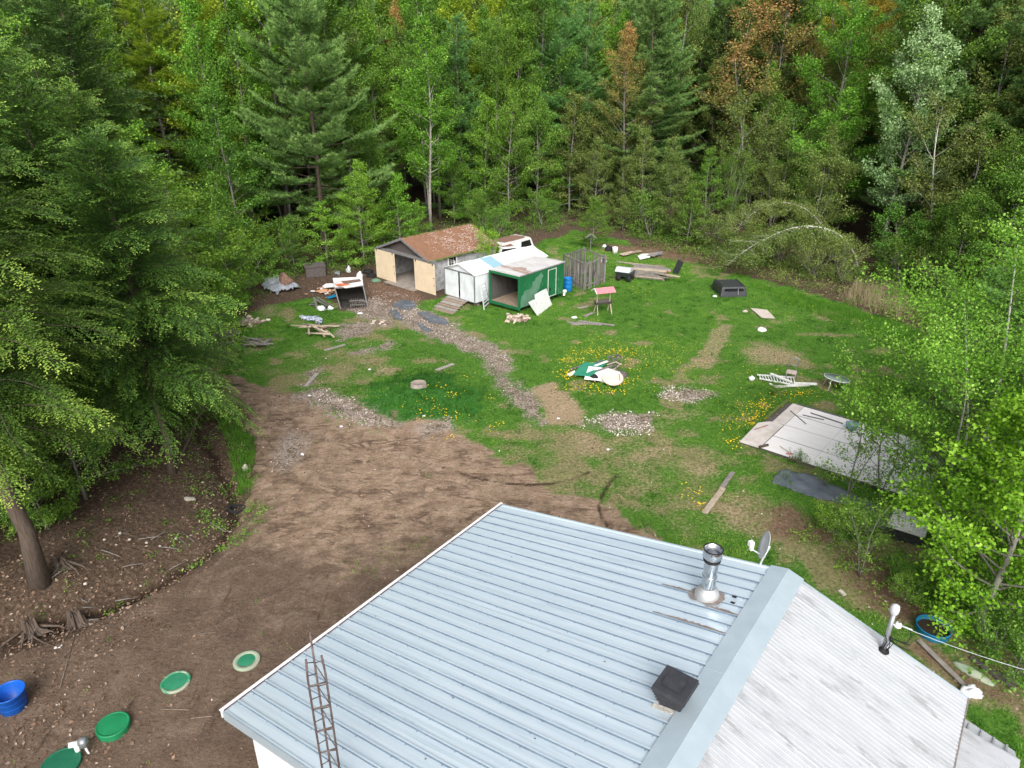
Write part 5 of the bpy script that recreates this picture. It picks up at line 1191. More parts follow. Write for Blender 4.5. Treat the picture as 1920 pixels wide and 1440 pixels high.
# white railing, chair, glass table
def railing(a0, a1, b0, b1, n, label, za=.08, zb=.08):
    A0, A1, B0, B1 = [GZ(*q) for q in (a0, a1, b0, b1)]; c = A0.copy(); c.z = 0; t = thing('railing', label, 'railing', tuple(c))
    for P, Q in ((A0, A1), (B0, B1)):
        mb = MB(); mb.beam(P-c+Vector((0, 0, za)), Q-c+Vector((0, 0, zb)), .07, .05); mb.build('rail', 'white_paint', t)
    for k in range(n):
        f = (k+.5)/n; mb = MB(); mb.beam(A0.lerp(A1, f)-c+Vector((0, 0, za+.03)), B0.lerp(B1, f)-c+Vector((0, 0, za+.03)), .035, .03); mb.build('baluster', 'white_paint', t)
railing((1419, 707), (1489, 712), (1423, 714), (1493, 727), 13, 'white balustrade section lying in the grass', .12, .12)
beam_px('white_post', 'white_paint', 'white post laid slanting over the balustrade', 'post', (1445, 700.5), (1483, 716), .1, .08, .25, .25)
beam_px('white_post', 'white_paint', 'long white post pointing at the glass table', 'post', (1452, 725), (1518, 721.5), .09, .08, .1, .12)
beam_px('white_post', 'white_paint', 'thick white post end nearest the glass table', 'post', (1488, 718.5), (1531, 720), .11, .08, .2, .2)
beam_px('white_post', 'white_paint', 'short white post under the balustrade low end', 'post', (1443, 719), (1455, 726.5), .08, .06, .1, .1)
p = GZ(1409, 714); t = thing('basin', 'small white basin left of the balustrade', 'basin', tuple(p)); mb = MB(); mb.lathe([(.001, 0), (.10, 0), (.14, .1), (.15, .17), (.13, .18), (.09, .21), (.001, .23)], 18); mb.build('shell', 'white_paint', t); mb = MB(); mb.lathe([(.03, .22), (.04, .26), (.001, .28)], 10); mb.build('knob', 'white_paint', t)
p = GZ(1482, 711); t = thing('chair', 'old metal chair with open frame back behind the balustrade', 'chair', tuple(p), rad(-28))
mb = MB(); mb.tube([(-.2, .18, .36), (-.2, .28, .95), (-.17, .29, 1.0), (.17, .29, 1.0), (.2, .28, .95), (.2, .18, .36)], .022, 8); mb.tube([(-.2, .24, .66), (.2, .24, .66)], .02, 6); mb.build('backrest', 'galv', t)
mb = MB(); mb.box((0, 0, .38), (.46, .44, .04)); mb.build('seat', 'chip_pink', t)
for x in (-.2, .2):
    for y in (-.2, .2): mb = MB(); mb.tube([(x, y, .37), (x*1.15, y*1.2, -.02)], .017, 6); mb.build('leg', 'galv', t)
p = GZ(1563, 727); t = thing('glass_table', 'round glass patio table standing tilted in the grass', 'table', tuple(p), .3); Rt = Matrix.Rotation(rad(9), 3, 'Y')
mb = MB(); mb.lathe([(.05, .48), (.56, .48), (.565, .495), (.56, .505), (.05, .505)], 40); mb.v = [tuple(Rt @ Vector(v)) for v in mb.v]; mb.build('top', 'table_glass', t)
mb = MB(); mb.lathe([(.56, .47), (.585, .48), (.585, .51), (.56, .51)], 40); mb.lathe([(.03, .49), (.06, .50), (.06, .52), (.03, .525)], 14); mb.v = [tuple(Rt @ Vector(v)) for v in mb.v]; mb.build('rim', 'white_trim', t)
for k in range(4): a = .4+k*math.pi/2; mb = MB(); mb.tube([(.38*math.cos(a), .38*math.sin(a), .47), (.52*math.cos(a), .52*math.sin(a), -.02)], .018, 6); mb.build('leg', 'white_trim', t)

# pale plywood deck with scraps on it
dc = [GZ(1388, 831), GZ(1473, 757), None, None]; e1 = dc[1]-dc[0]; e1.z = 0; L1 = e1.length; e1.normalize(); e2 = Vector((e1.y, -e1.x, 0))
deck = thing('deck', 'low pale plywood deck beside the birch', 'deck', tuple(dc[0]), az_of(e2))
def dk(a, b): return (b, a)       # a along the left edge, b across to the right (local x = across)
L2 = 6.6
mb = MB(); mb.box((L2/2, L1/2, -.01), (L2-.06, L1-.06, .14)); mb.build('frame', 'old_board_dark', deck)
mb = MB(); mb.prism([(-.02, -.05), (.78, -.02), (.78, L1*.52), (.36, L1*.53), (.15, L1*.50), (-.12, L1*.42)], .064, .085); mb.prism([(.30, L1*.53), (.80, L1*.53), (.80, L1), (.30, L1)], .064, .083); mb.build('side_sheet', 'ply_dirty', deck)
ys_ = [0, L1*.27, L1*.53, L1*.78, L1]; rj = random.Random(5)
for r in range(4):
    x = .82
    for c_ in range(3):
        w_ = (L2-.82)/3; z = .083+rj.uniform(0, .006); mb = MB(); mb.box((x+w_/2, (ys_[r]+ys_[r+1])/2, z), (w_-.012, ys_[r+1]-ys_[r]-.055, .016)); mb.build('sheet', 'ply_pale', deck); x += w_
mb = MB(); mb.beam((-.03, L1*.55, .08), (.03, L1+.15, .08), .12, .12); mb.build('edge_beam', 'moss', deck); mb = MB(); mb.beam((.45, L1+.06, .06), (3.4, L1+.05, .06), .08, .1); mb.build('edge_beam', 'grey_wood', deck)
def on_deck(b, a, z=.10): return deck.matrix_basis @ Vector((b, a, z))
dz = dc[0].z+.10
def beam_z(name, m, label, cat, a, b, wd, th, z0, z1=None):
    A = G(a[0], a[1], z0); B = G(b[0], b[1], z1 or z0); c = (A+B)/2; mb = MB(); mb.beam(A-c, B-c, wd, th); return single(mb, name, [m], label, cat, tuple(c))
for a, b, wd, mm, lb in (((1482, 770), (1512, 795), .02, 'old_board_dark', 'thin dark stick at the upper middle of the deck'), ((1505, 778), (1545, 787), .05, 'grey_wood', 'narrow grey lath near the far deck edge'), ((1520, 774), (1580, 794), .06, 'grey_wood', 'longer grey lath along the far deck edge'), ((1462, 836), (1485, 852), .03, 'pale_wood', 'thin tan stick left of the red scrap'), ((1415, 805), (1440, 797), .04, 'rust_roof', 'rusty brown strip on the left deck sheet')):
    beam_z('lath', mm, lb, 'lath', a, b, wd, .025, dz+.02)
A = G(1424, 838, dz+.05); B = G(1440, 834, dz+.05); mb = MB(); c = (A+B)/2; mb.tube([A-c, B-c], [.055, .05], 10); single(mb, 'log', ['bark_dark'], 'short brown log on the near left deck corner', 'log', tuple(c))
lump('red_scrap', 'pink_red', 'red scrap lying on the deck', 'scrap', G(1480, 851, dz), (.26, .15, .05), 3)
c = G(1491, 862, dz); mb = MB(); mb.box((0, 0, .02), (.5, .06, .04))
for k in range(5): mb.box((-.2+.1*k, .1, .02), (.05, .18, .035))
single(mb, 'comb_board', ['worn_plank'], 'small toothed wooden scrap near the red scrap', 'scrap', tuple(c), rad(-20))
c = G(1596, 804, dz); mb = MB(); mb.lathe([(.001, 0), (.2, 0), (.24, .24), (.26, .25), (.2, .26), (.1, .30), (.001, .31)], 20); single(mb, 'bucket', ['pale_blue'], 'pale blue bucket on the far edge of the deck', 'bucket', tuple(c))
sheet('plastic_sheet', 'tarp_black', 'dark blue grey plastic sheet below the deck', 'plastic sheet', [(1440, 905), (1465, 880), (1532, 894), (1600, 925), (1665, 955), (1720, 990), (1715, 1020), (1640, 985), (1580, 950), (1520, 932)], .07, .8, step=.08, seed=5, rough_edge=.12)
rb = [G(1662, 985, .45), G(1735, 1008, .38), G(1742, 975, .52), G(1680, 953, .58)]; c = rb[0].copy(); c.z = hgt1(c.x, c.y); t = thing('ribbed_box', 'white ribbed lid on a grey box half hidden by leaves', 'box', tuple(c))
rb = [p-c for p in rb]; mb = MB(); mb.slab(rb, .04)
for k in range(9): f = (k+.5)/9; mb.beam(rb[0].lerp(rb[3], f)+Vector((0, 0, .015)), rb[1].lerp(rb[2], f)+Vector((0, 0, .015)), .055, .03)
mb.build('lid', 'white_trim', t); mb = MB(); cc = sum(rb, Vector())/4
lo = [Vector((p.x, p.y, -.05)).lerp(Vector((cc.x, cc.y, -.05)), .06) for p in rb]; hi = [p.lerp(Vector((cc.x, cc.y, p.z)), .06)-Vector((0, 0, .045)) for p in rb]
mb.add(lo+hi, [(0, 1, 2, 3), (4, 7, 6, 5)]+[(k, 4+k, 4+(k+1) % 4, (k+1) % 4) for k in range(4)]); mb.build('body', 'black_plastic', t)
beam_px('plank', 'pale_wood', 'long weathered plank in the grass beyond the dish', 'plank', (1321, 962), (1356, 915), .2, .04, .06, .06); beam_px('plank', 'grey_wood_flat', 'short grey plank end near the deck corner', 'plank', (1352, 917), (1374, 885), .17, .03, .04, .05)

# things out in the lawn
board('board', 'stone_pale', 'rough white board lying in the far right lawn', 'board', [(1407, 579, 0.03), (1438, 582, .05), (1453, 598, .02), (1428, 597, .05)], .03)
lump('white_rock', 'white_paint', 'white lump in the grass by the dead strip', 'lump', GZ(1428, 620), (.5, .4, .2), 3); lump('white_rock', 'stone_pale', 'small white lump left of the rough board', 'lump', GZ(1397, 585), (.3, .2, .12), 6)
lump('white_rock', 'bag_white', 'white scrap below the pink roofed feeder', 'lump', GZ(1077, 596), (.4, .24, .1), 8); lump('white_rock', 'bag_white', 'white scrap before the truck cap corner', 'lump', GZ(1340, 556), (.3, .2, .1), 9)
for k, (u, v) in enumerate(((693, 693), (567, 852), (1047, 785), (640, 800), (580, 742), (1140, 843), (700, 560), (795, 780))): lump('scrap', 'bag_white', 'tiny white scrap lying loose in the yard', 'scrap', GZ(u, v), (.16, .12, .05), k+20, 6, group='tiny white scraps in the yard')
p = GZ(1376, 557); t = thing('truck_cap', 'black pickup truck cap standing on the lawn', 'truck cap', tuple(p), rad(3)); z1, w0, w1, l0, l1 = .64, .90, .80, 2.1, 1.95
lo = [(-w0, 0, .02), (w0, 0, .02), (w0, l0, .02), (-w0, l0, .02)]; hi = [(-w1, .16, z1), (w1, .16, z1), (w1, l1, z1), (-w1, l1, z1)]; mb = MB(); mb.add(lo+hi, [(4, 5, 6, 7), (0, 4, 7, 3), (1, 2, 6, 5), (2, 3, 7, 6), (0, 1, 5, 4)])
o = mb.build('shell', 'black_plastic', t); bv = o.modifiers.new('bevel', 'BEVEL'); bv.width = .09; bv.segments = 3
mb = MB(); mb.slab([(-.68, .035, .14), (.68, .035, .14), (.60, .128, .53), (-.60, .128, .53)], .012); o = mb.build('rear_window', 'glass_dark', t)
mb = MB(); mb.beam((.28, .025, .14), (.26, .125, .53), .03, .02); mb.build('strut', 'galv', o)
mb = MB(); mb.slab([(-.884, .3, .16), (-.884, 1.6, .16), (-.80, 1.5, .5), (-.80, .4, .5)], .012); mb.build('side_window', 'glass_dark', t)
for x in (-.70, .70): mb = MB(); mb.beam((x, .2, z1+.02), (x, l1-.05, z1+.02), .05, .04); mb.build('roof_rail', 'black_plastic', t)

# lumber stack
A, B = GZ(1184, 520), GZ(1246, 526); dr = (B-A); dr.z = 0; Ls = dr.length; dr.normalize(); nr_ = Vector((-dr.y, dr.x, 0)); rj = random.Random(12)
for lay in range(7):
    for k in range(4):
        off = rj.uniform(-.25, .25); l = Ls*rj.uniform(.75, 1.15); c = (A+B)/2+nr_*(k*.32+rj.uniform(-.03, .03))+dr*off; a = az_of(dr)+rj.uniform(-.03, .03); mb = MB(); mb.box((0, 0, 0), (l, rj.uniform(.2, .3), .07))
        single(mb, 'board', ['grey_wood_flat' if rj.random() < .7 else 'pale_wood'], 'weathered board of the stacked lumber pile by the little trailer', 'board', (c.x, c.y, c.z+.06+lay*.10), a, 'boards in the lumber stack')
for k, (a, b, z, mm) in enumerate((((1157, 490), (1255, 507), .62, 'grey_wood_flat'), ((1170, 492), (1240, 500), .66, 'pale_wood'), ((1190, 503), (1262, 518), .6, 'pale_wood'), ((1215, 508), (1275, 519), .5, 'pale_wood'), ((1222, 516), (1243, 516), .35, 'grey_wood_flat'))): beam_px('board', mm, 'loose long board slanting across the top of the lumber stack', 'board', a, b, .2, .04, z, z-.15, 'loose boards on the lumber stack')
lump('rag', 'orange_cloth', 'orange bundle at the right end of the lumber stack', 'bundle', GZ(1246, 516, .25), (.7, .4, .16), 3); lump('rag', 'rust_roof', 'brown bundle before the lumber stack end', 'bundle', GZ(1229, 522), (.7, .4, .3), 5)
p = GZ(1171, 525); t = thing('cart', 'small black garden cart with grey ridged lid', 'cart', tuple(p), rad(-28)); mb = MB(); mb.add([(-.5, -.3, .30), (.5, -.3, .30), (.5, .3, .30), (-.5, .3, .30), (-.62, -.4, .62), (.62, -.4, .62), (.62, .4, .62), (-.62, .4, .62)], [(0, 1, 2, 3), (0, 4, 5, 1), (1, 5, 6, 2), (2, 6, 7, 3), (3, 7, 4, 0), (4, 7, 6, 5)]); mb.build('tub', 'black_plastic', t)
mb = MB()
for y0, z0, y1, z1_ in ((-.45, .66, -.12, .92), (-.12, .92, .3, .86), (.3, .86, .48, .66)): mb.slab([(-.6, y0, z0), (.45, y0, z0), (.45, y1, z1_), (-.6, y1, z1_)], .03)
mb.add([(.45, -.45, .64), (.45, .48, .64), (.45, .3, .85), (.45, -.12, .91)], [(0, 1, 2, 3)]); mb.add([(-.6, -.45, .64), (-.6, .48, .64), (-.6, .3, .85), (-.6, -.12, .91)], [(0, 1, 2, 3)]); mb.build('lid', 'grey_plastic', t)
for x in (-.35, .4):
    for y in (-.36, .36): mb = MB(); mb.lathe([(.001, -.05), (.19, -.05), (.2, 0), (.19, .05), (.001, .05)], 16); mb.v = [(x+v[0], y+v[2], .19+v[1]) for v in mb.v]; mb.build('wheel', 'black_rubber', t)
A, B = GZ(1266, 513), G(1277, 489, 1.0); c = A.copy(); mb = MB(); mb.beam(A-c, B-c, .42, .14, up=(-.4, -.8, .4)); single(mb, 'black_seat', ['black_plastic'], 'black padded slab standing tilted right of the lumber', 'slab', tuple(c))
# junk row at the forest edge
p = GZ(1153, 475); mb = MB(); mb.lathe([(.001, 0), (.19, 0), (.22, .5), (.2, .5), (.17, .03), (.001, .03)], 18); single(mb, 'bucket', ['white_paint'], 'white bucket at the forest edge behind the pen', 'bucket', tuple(p))
lump('bag', 'black_rubber', 'dark bag left of the white forest edge bucket', 'bag', GZ(1141, 470), (.6, .5, .4), 3); lump('bag', 'bag_white', 'white scrap left of the dark bag', 'bag', GZ(1133, 463), (.4, .3, .2), 5)
for k, (q, mm, lb) in enumerate((([(1196, 481), (1205, 477), (1222, 477), (1218, 484), (1200, 488)], 'peeled_white', 'white broken sheet in the junk behind the lumber'), ([(1200, 478), (1228, 474), (1242, 478), (1225, 482)], 'grey_wood_flat', 'grey board beside the white broken sheet'), ([(1160, 477), (1185, 472), (1190, 476), (1168, 480)], 'pale_wood', 'tan board lying right of the white bucket'), ([(1225, 476), (1240, 472), (1244, 476), (1232, 480)], 'old_frame', 'dark board at the right end of the junk row'), ([(1172, 474), (1200, 470), (1205, 473), (1180, 477)], 'worn_plank', 'brown board along the forest edge junk'))): board('board', mm, lb, 'board', [(u, v, .05+.1*(i % 2)) for i, (u, v) in enumerate(q)], .03)
p = GZ(1107, 468); t = thing('bird_table', 'thin post with a small pitched roof behind the pen', 'bird table', tuple(p)); mb = MB(); mb.box((0, 0, .6), (.06, .06, 1.2)); mb.build('post', 'grey_wood', t); mb = MB(); mb.slab([(0, -.25, 1.3), (-.45, -.25, 1.0), (-.45, .25, 1.0), (0, .25, 1.3)], .03); mb.slab([(0, -.25, 1.3), (.5, -.25, .95), (.5, .25, .95), (0, .25, 1.3)], .03); mb.build('roof', 'grey_wood', t)

# slatted pen
cA, cB, cC = Vector((3.62, 48.1, 0)), Vector((4.84, 45.75, 0)), Vector((6.35, 47.6, 0)); cD = cA+cC-cB
pen = thing('pen', 'grey open pen of upright weathered boards beside the green trailer', 'pen', tuple(cB)); rj = random.Random(9); PH = 1.92
for P, Q in ((cA, cB), (cB, cC), (cC, cD), (cD, cA)):
    P, Q = P-cB, Q-cB; d = Q-P; L = d.length; mb = MB(); n = int(L/.21)
    for k in range(n):
        if rj.random() < .16: continue
        f = (k+.5)/n; b_ = P+d*f; tl = rj.gauss(0, .05); h0 = PH*(1 if rj.random() < .8 else rj.uniform(.5, .95)); mb.beam(b_+Vector((0, 0, -.03)), b_+d.normalized()*tl*2+Vector((0, 0, h0-.03)), .02, rj.uniform(.06, .13), up=d.normalized().cross(Vector((0, 0, 1))))
    for z in (.3, PH-.12): mb.beam(P+Vector((0, 0, z)), Q+Vector((0, 0, z)), .06, .07)
    mb.build('side_panel', 'grey_wood', pen)
    mb = MB(); mb.box((P.x, P.y, PH/2-.02), (.12, .12, PH+.08), rz=az_of(d)); mb.build('post', 'grey_wood', pen)
lump('scrap', 'bag_white', 'white junk lying inside the slatted pen', 'scrap', GZ(1129, 500, .4), (.7, .4, .3), 4); lump('scrap', 'orange_cloth', 'orange rag caught inside the slatted pen', 'scrap', (cB.x+.2, cB.y+1.6, 1.2), (.25, .2, .14), 6)
for k in range(10): a = rj.uniform(0, 3.14); c = cB.lerp(cD, rj.uniform(.25, .75))+Vector((rj.uniform(-.7, .7), rj.uniform(-.4, .4), .1+.06*k)); mb = MB(); mb.beam((-.5*math.cos(a), -.5*math.sin(a), 0), (.5*math.cos(a), .5*math.sin(a), rj.uniform(-.05, .25)), .1, .03); single(mb, 'board', ['grey_wood'], 'old board heaped on the floor of the slatted pen', 'board', tuple(c), 0, 'boards heaped inside the pen')
p = GZ(1064.5, 545); t = thing('drum', 'bright blue plastic drum between trailer and pen', 'drum', tuple(p)); mb = MB(); mb.lathe([(.001, .0), (.27, 0), (.29, .03), (.29, .28), (.298, .30), (.29, .32), (.29, .56), (.298, .58), (.29, .60), (.285, .84), (.295, .86), (.29, .89), (.26, .885), (.26, .80), (.001, .80)], 30); mb.build('body', 'blue_plastic', t)
# feeder with pink roof
p = GZ(1130, 587); t = thing('feeder', 'wooden trough stand under a little pink roof', 'feeder', tuple(p), rad(18))
for x in (-.42, .42):
    for y, sg in ((-.30, 1), (.30, -1)): mb = MB(); mb.beam((x*1.1, y, -.03), (x, y*.12, .72), .05, .05); mb.build('leg', 'pale_wood', t)
    mb = MB(); mb.box((x, 0, 1.05), (.05, .06, .95)); mb.build('post', 'pale_wood', t)
mb = MB(); mb.add([(-.5, -.12, .58), (.5, -.12, .58), (.5, .12, .58), (-.5, .12, .58), (-.55, -.24, .78), (.55, -.24, .78), (.55, .24, .78), (-.55, .24, .78)], [(0, 1, 2, 3), (0, 4, 5, 1), (1, 5, 6, 2), (2, 6, 7, 3), (3, 7, 4, 0)]); o = mb.build('trough', 'old_board_dark', t); md = o.modifiers.new('thickness', 'SOLIDIFY'); md.thickness = .03
mb = MB(); mb.slab([(-.62, -.42, 1.38), (.62, -.42, 1.38), (.62, 0, 1.62), (-.62, 0, 1.62)], .03); mb.slab([(-.62, .42, 1.38), (.62, .42, 1.38), (.62, 0, 1.62), (-.62, 0, 1.62)], .03); mb.build('roof', 'pink_red', t)
mb = MB(); mb.beam((-.64, -.42, 1.36), (-.64, 0, 1.6), .03, .06); mb.beam((-.64, .42, 1.36), (-.64, 0, 1.6), .03, .06); mb.build('roof_trim', 'white_paint', t)
for a, b, lb in (((1064, 604), (1128, 609), 'long grey board flat in the lawn below the feeder'), ((1085, 601.5), (1152, 610), 'pale grey board touching the long grey board'), ((1072, 608), (1110, 607), 'short grey board at the left of the flat boards'), ((1085, 578), (1102, 574), 'small board in the grass left of the feeder'), ((1096, 593), (1112, 586), 'short board at the feeder foot')): beam_px('board', 'grey_wood_flat', lb, 'board', a, b, .22, .03, .05, .06)

# left of the garage: tipped box with rubbish round it
fb0, fb1 = GZ(639, 579), GZ(690, 576.5); ft0, ft1 = G(628, 540, 1.15), G(681, 536, 1.15); bt0, bt1 = G(624, 522, 1.25), G(679, 520, 1.25); bk0, bk1 = fb0+(bt0-ft0), fb1+(bt1-ft1); c = fb0.copy(); c.z = 0; t = thing('tipped_box', 'open fronted white truck box sagging on the grass', 'truck box', tuple(c))
q = [v-c for v in (fb0, fb1, ft1, ft0, bk0, bk1, bt1, bt0)]; q[4].z = q[5].z = 0
def sk(name, ids, m, th=.04): mb = MB(); mb.add([q[i] for i in ids], [(0, 1, 2, 3)]); o = mb.build(name, m, t); md = o.modifiers.new('thickness', 'SOLIDIFY'); md.thickness = th; md.offset = 0; return o
sk('side_wall', (0, 3, 7, 4), 'old_frame'); sk('side_wall', (1, 2, 6, 5), 'old_frame'); sk('back_wall', (4, 5, 6, 7), 'interior'); sk('floor', (0, 1, 5, 4), 'interior'); sk('roof', (3, 2, 6, 7), 'peeled_white', .06)
mb = MB(); up_ = (fb1-fb0).normalized().cross(Vector((0, 0, 1)))
for a, b in ((0, 3), (1, 2), (2, 3)): mb.beam(q[a]-up_*-.05, q[b]-up_*-.05, .06, .09, up=up_)
mb.build('front_frame', 'old_frame', t)
x_ = (q[1]-q[0]); mb = MB(); rj = random.Random(3)
for k in range(8): b_ = q[0]+x_*(.38+.072*k)+(q[4]-q[0])*.10; mb.beam(b_+Vector((0, 0, .03)), b_+(q[4]-q[0])*.18+Vector((0, 0, .44+rj.uniform(-.05, .05))), .02, .075, up=up_)
for z in (.12, .36): mb.beam(q[0]+x_*.36+(q[4]-q[0])*(.13+.2*z)+Vector((0, 0, z)), q[0]+x_*.93+(q[4]-q[0])*(.13+.2*z)+Vector((0, 0, z)), .03, .07)
mb.build('pallet', 'grey_wood', t)
tz = 1.25
def topsheet(name, m, label, cat, uv, th=.02, dz=.03):
    P = [G(u, v, tz+dz) for u, v in uv]; c = sum(P, Vector())/len(P); mb = MB(); mb.slab([p_-c for p_ in P], th); single(mb, name, [m], label, cat, tuple(c))
topsheet('board', 'white_paint', 'white board on the back left of the tipped box roof', 'board', [(624, 524), (647, 520), (649, 523), (640, 527), (626, 531)]); topsheet('board', 'white_paint', 'white board along the front edge of the tipped box roof', 'board', [(640, 537), (668, 531), (677, 532), (678, 535), (648, 540)]); topsheet('board', 'peeled_white', 'white strip on the right of the tipped box roof', 'board', [(655, 527), (676, 521), (678, 524), (660, 529)]); topsheet('board', 'litter_brown', 'brown strip across the tipped box roof', 'board', [(640, 527), (674, 523), (677, 526), (645, 531)], .015, .05)
lump('rag', 'orange_cloth', 'bright orange cloth on the tipped box roof', 'cloth', G(642, 534, 1.29), (.9, .35, .07), 6); lump('bag', 'bag_white', 'white bag on the back corner of the tipped box', 'bag', G(674, 518, 1.3), (.42, .36, .26), 5, amp=.6); lump('bag', 'bag_white', 'white bag standing on bare ground behind the tipped box', 'bag', GZ(654, 510), (.36, .3, .34), 8, amp=.7); lump('bag', 'bag_white', 'white bag on the grass left of the tipped box', 'bag', GZ(601, 580), (.6, .4, .22), 9, amp=.8); lump('bag', 'bag_white', 'small white bag near the tipped box left foot', 'bag', GZ(619, 580), (.34, .24, .16), 11, amp=.8); lump('bag', 'bag_white', 'flat white foam piece before the tipped box', 'foam', GZ(675, 588), (.35, .18, .08), 12)
sheet('plastic_sheet', 'tarp_grey', 'crumpled grey scrap on bare ground behind the tipped box', 'plastic sheet', [(625, 512), (640, 510), (636, 517), (628, 516)], .15, .3, .1, step=.06)
board('board', 'white_paint', 'white board lying left of the tipped box', 'board', [(604, 538, .2), (612, 533, .3), (630, 533, .35), (627, 539, .3), (608, 541, .2)], .04); board('board', 'teal_plastic', 'blue board at the left foot of the tipped box', 'board', [(612, 558, .05), (628, 553, .15), (630, 557, .15), (616, 561, .05)], .03)
rj = random.Random(31)
for k in range(34):
    u, v = rj.gauss(606, 11), rj.gauss(547, 3.2); p = GZ(u, v, .05+.12*rj.random()); mb = MB(); mb.box((0, 0, 0), (rj.uniform(.1, .35), rj.uniform(.08, .22), .03), R=Matrix.Rotation(rj.gauss(0, .3), 3, 'X') @ Matrix.Rotation(rj.uniform(0, 3), 3, 'Z')); single(mb, 'cardboard_scrap', ['cardboard' if k % 5 else 'bag_white'], 'torn orange cardboard scrap left of the tipped box', 'cardboard', tuple(p), 0, 'torn cardboard scraps by the tipped box')
for k, (a, b, z0, z1) in enumerate((((588, 560), (614, 573), .35, .2), ((595, 557), (622, 574), .4, .12), ((584, 568), (598, 562), .1, .3), ((590, 574), (612, 575), .1, .1), ((580, 571), (592, 571), .05, .08), ((589, 558), (594, 576), .4, .1))): beam_px('plank', 'grey_wood', 'grey plank in the small heap left of the tipped box', 'plank', a, b, .12, .04, z0, z1, 'grey planks heaped left of the tipped box')
sheet('tarp', 'tarp_grey', 'grey plastic tarp thrown over a heap at the left trees', 'tarp', [(491, 540), (500, 529), (520, 523), (540, 526), (552, 531), (566, 543), (552, 547), (531, 551), (521, 557), (503, 551)], .17, .6, .6, step=.09, seed=3, rough_edge=.3)
sheet('dirt_heap', 'litter_brown', 'brown earth heap showing on the grey tarp', 'heap', [(519, 536), (530, 531), (545, 534), (556, 541), (545, 546), (525, 547)], .2, .4, .95, step=.09, seed=4)
p = GZ(592, 517); t = thing('wooden_box', 'old dark wooden box at the edge of the left woods', 'box', tuple(p), rad(20)); mb = MB(); mb.box((0, 0, .38), (1.35, .9, .72)); mb.build('body', 'old_board_dark', t); mb = MB(); mb.box((0, 0, .78), (1.45, 1.0, .06), R=Matrix.Rotation(.06, 3, 'X')); mb.build('lid', 'old_board_dark', t)
for k, (u, v, lb) in enumerate(((690, 511, 'black tyre lying behind the left garage door'), (697, 519, 'black tyre nearest the left garage door'), (673, 499, 'black tyre lying under the trees left of the garage'))):
    p = GZ(u, v); mb = MB(); mb.lathe([(.2, .02), (.33, .0), (.38, .06), (.38, .14), (.33, .2), (.2, .18), (.24, .1), (.2, .02)], 26); single(mb, 'tyre', ['black_rubber'], lb, 'tyre', tuple(p))
p = GZ(705, 527); lump('green_bag', 'green_faded', 'faded green sack before the left garage door', 'sack', p, (.7, .5, .16), 4)
sheet('blanket', 'cloth_blue', 'crumpled blue and white cloth on the grass', 'cloth', [(560, 595), (566, 593), (580, 596), (596, 596), (606, 600), (606, 606), (596, 612), (588, 604), (575, 603), (565, 602)], .16, .35, .15, step=.06, seed=6)
def poles(u, v, n, su, sv, L, r, m, label, group, seed, name='pole', zmax=.35, amin=0, amax=3.14):
    rj = random.Random(seed)
    for k in range(n):
        p = GZ(rj.gauss(u, su), rj.gauss(v, sv), r+rj.random()*zmax); a = rj.uniform(amin, amax); l = L*rj.uniform(.6, 1.15)/2; d = Vector((math.cos(a), math.sin(a), rj.uniform(-.12, .12)))
        mb = MB(); mb.tube([-d*l, Vector((0, 0, .02)), d*l], [r, r*.9, r*.75], 7); single(mb, name, [m], label, name, tuple(p), 0, group)
poles(596, 626, 12, 10, 4.5, 1.7, .055, 'pale_wood', 'pale cut pole in the loose pile below the blue cloth', 'poles in the loose pile', 3, amin=1.75, amax=3.4)
poles(481, 649, 18, 8, 3, 1.1, .05, 'bark_grey', 'dark stick in the small bark heap on the left lawn', 'sticks in the bark heap', 5, 'stick')
poles(415, 632, 16, 14, 7, 1.7, .05, 'dead_grey', 'dead stick heaped under the pale leaved shrub', 'sticks under the left shrub', 8, 'stick', .3, .2, 1.2)
for a, b, lb in (((608, 657), (647, 646), 'long half buried plank on the left lawn'), ((574, 724), (594, 700), 'pale plank end in the bare left patch'), ((818, 694), (850, 682), 'worn plank on the mound upper side'), ((672, 556), (686, 567), 'thin pale plank right of the tipped box')): beam_px('plank', 'grey_wood_flat', lb, 'plank', a, b, .2, .03, .03, .04)
def bricks(u, v, n, su, sv, m, label, group, seed, s=.2):
    rj = random.Random(seed); ms = []
    for k in range(4): mb = MB(); mb.box((0, 0, 0), (s*rj.uniform(.9, 1.5), s*rj.uniform(.5, .8), s*rj.uniform(.3, .5))); ms.append(mb.mesh('brick', [[m, 'brick_pale', 'worn_plank', m][k]]))
    for k in range(n):
        p = GZ(rj.gauss(u, su), rj.gauss(v, sv), .04+.10*rj.random()); o = bpy.data.objects.new('brick', ms[k % 4]); COL.objects.link(o); o.location = p; o.rotation_euler = (rj.gauss(0, .3), rj.gauss(0, .3), rj.uniform(0, 3.14)); tag(o, label, 'brick', group)
bricks(468, 605, 44, 14, 4, 'brick_pale', 'pale broken brick in the heap under the left shrub', 'pale bricks left of the lawn', 4, .24)
bricks(968, 600, 46, 11, 3.5, 'brick_pink', 'pinkish broken brick in the heap before the green trailer', 'pink bricks before the trailer', 6, .2)
bricks(715, 605, 12, 9, 3, 'brick_pink', 'broken brick half sunk in the bare patch below the tipped box', 'bricks in the bare patch', 8, .18)
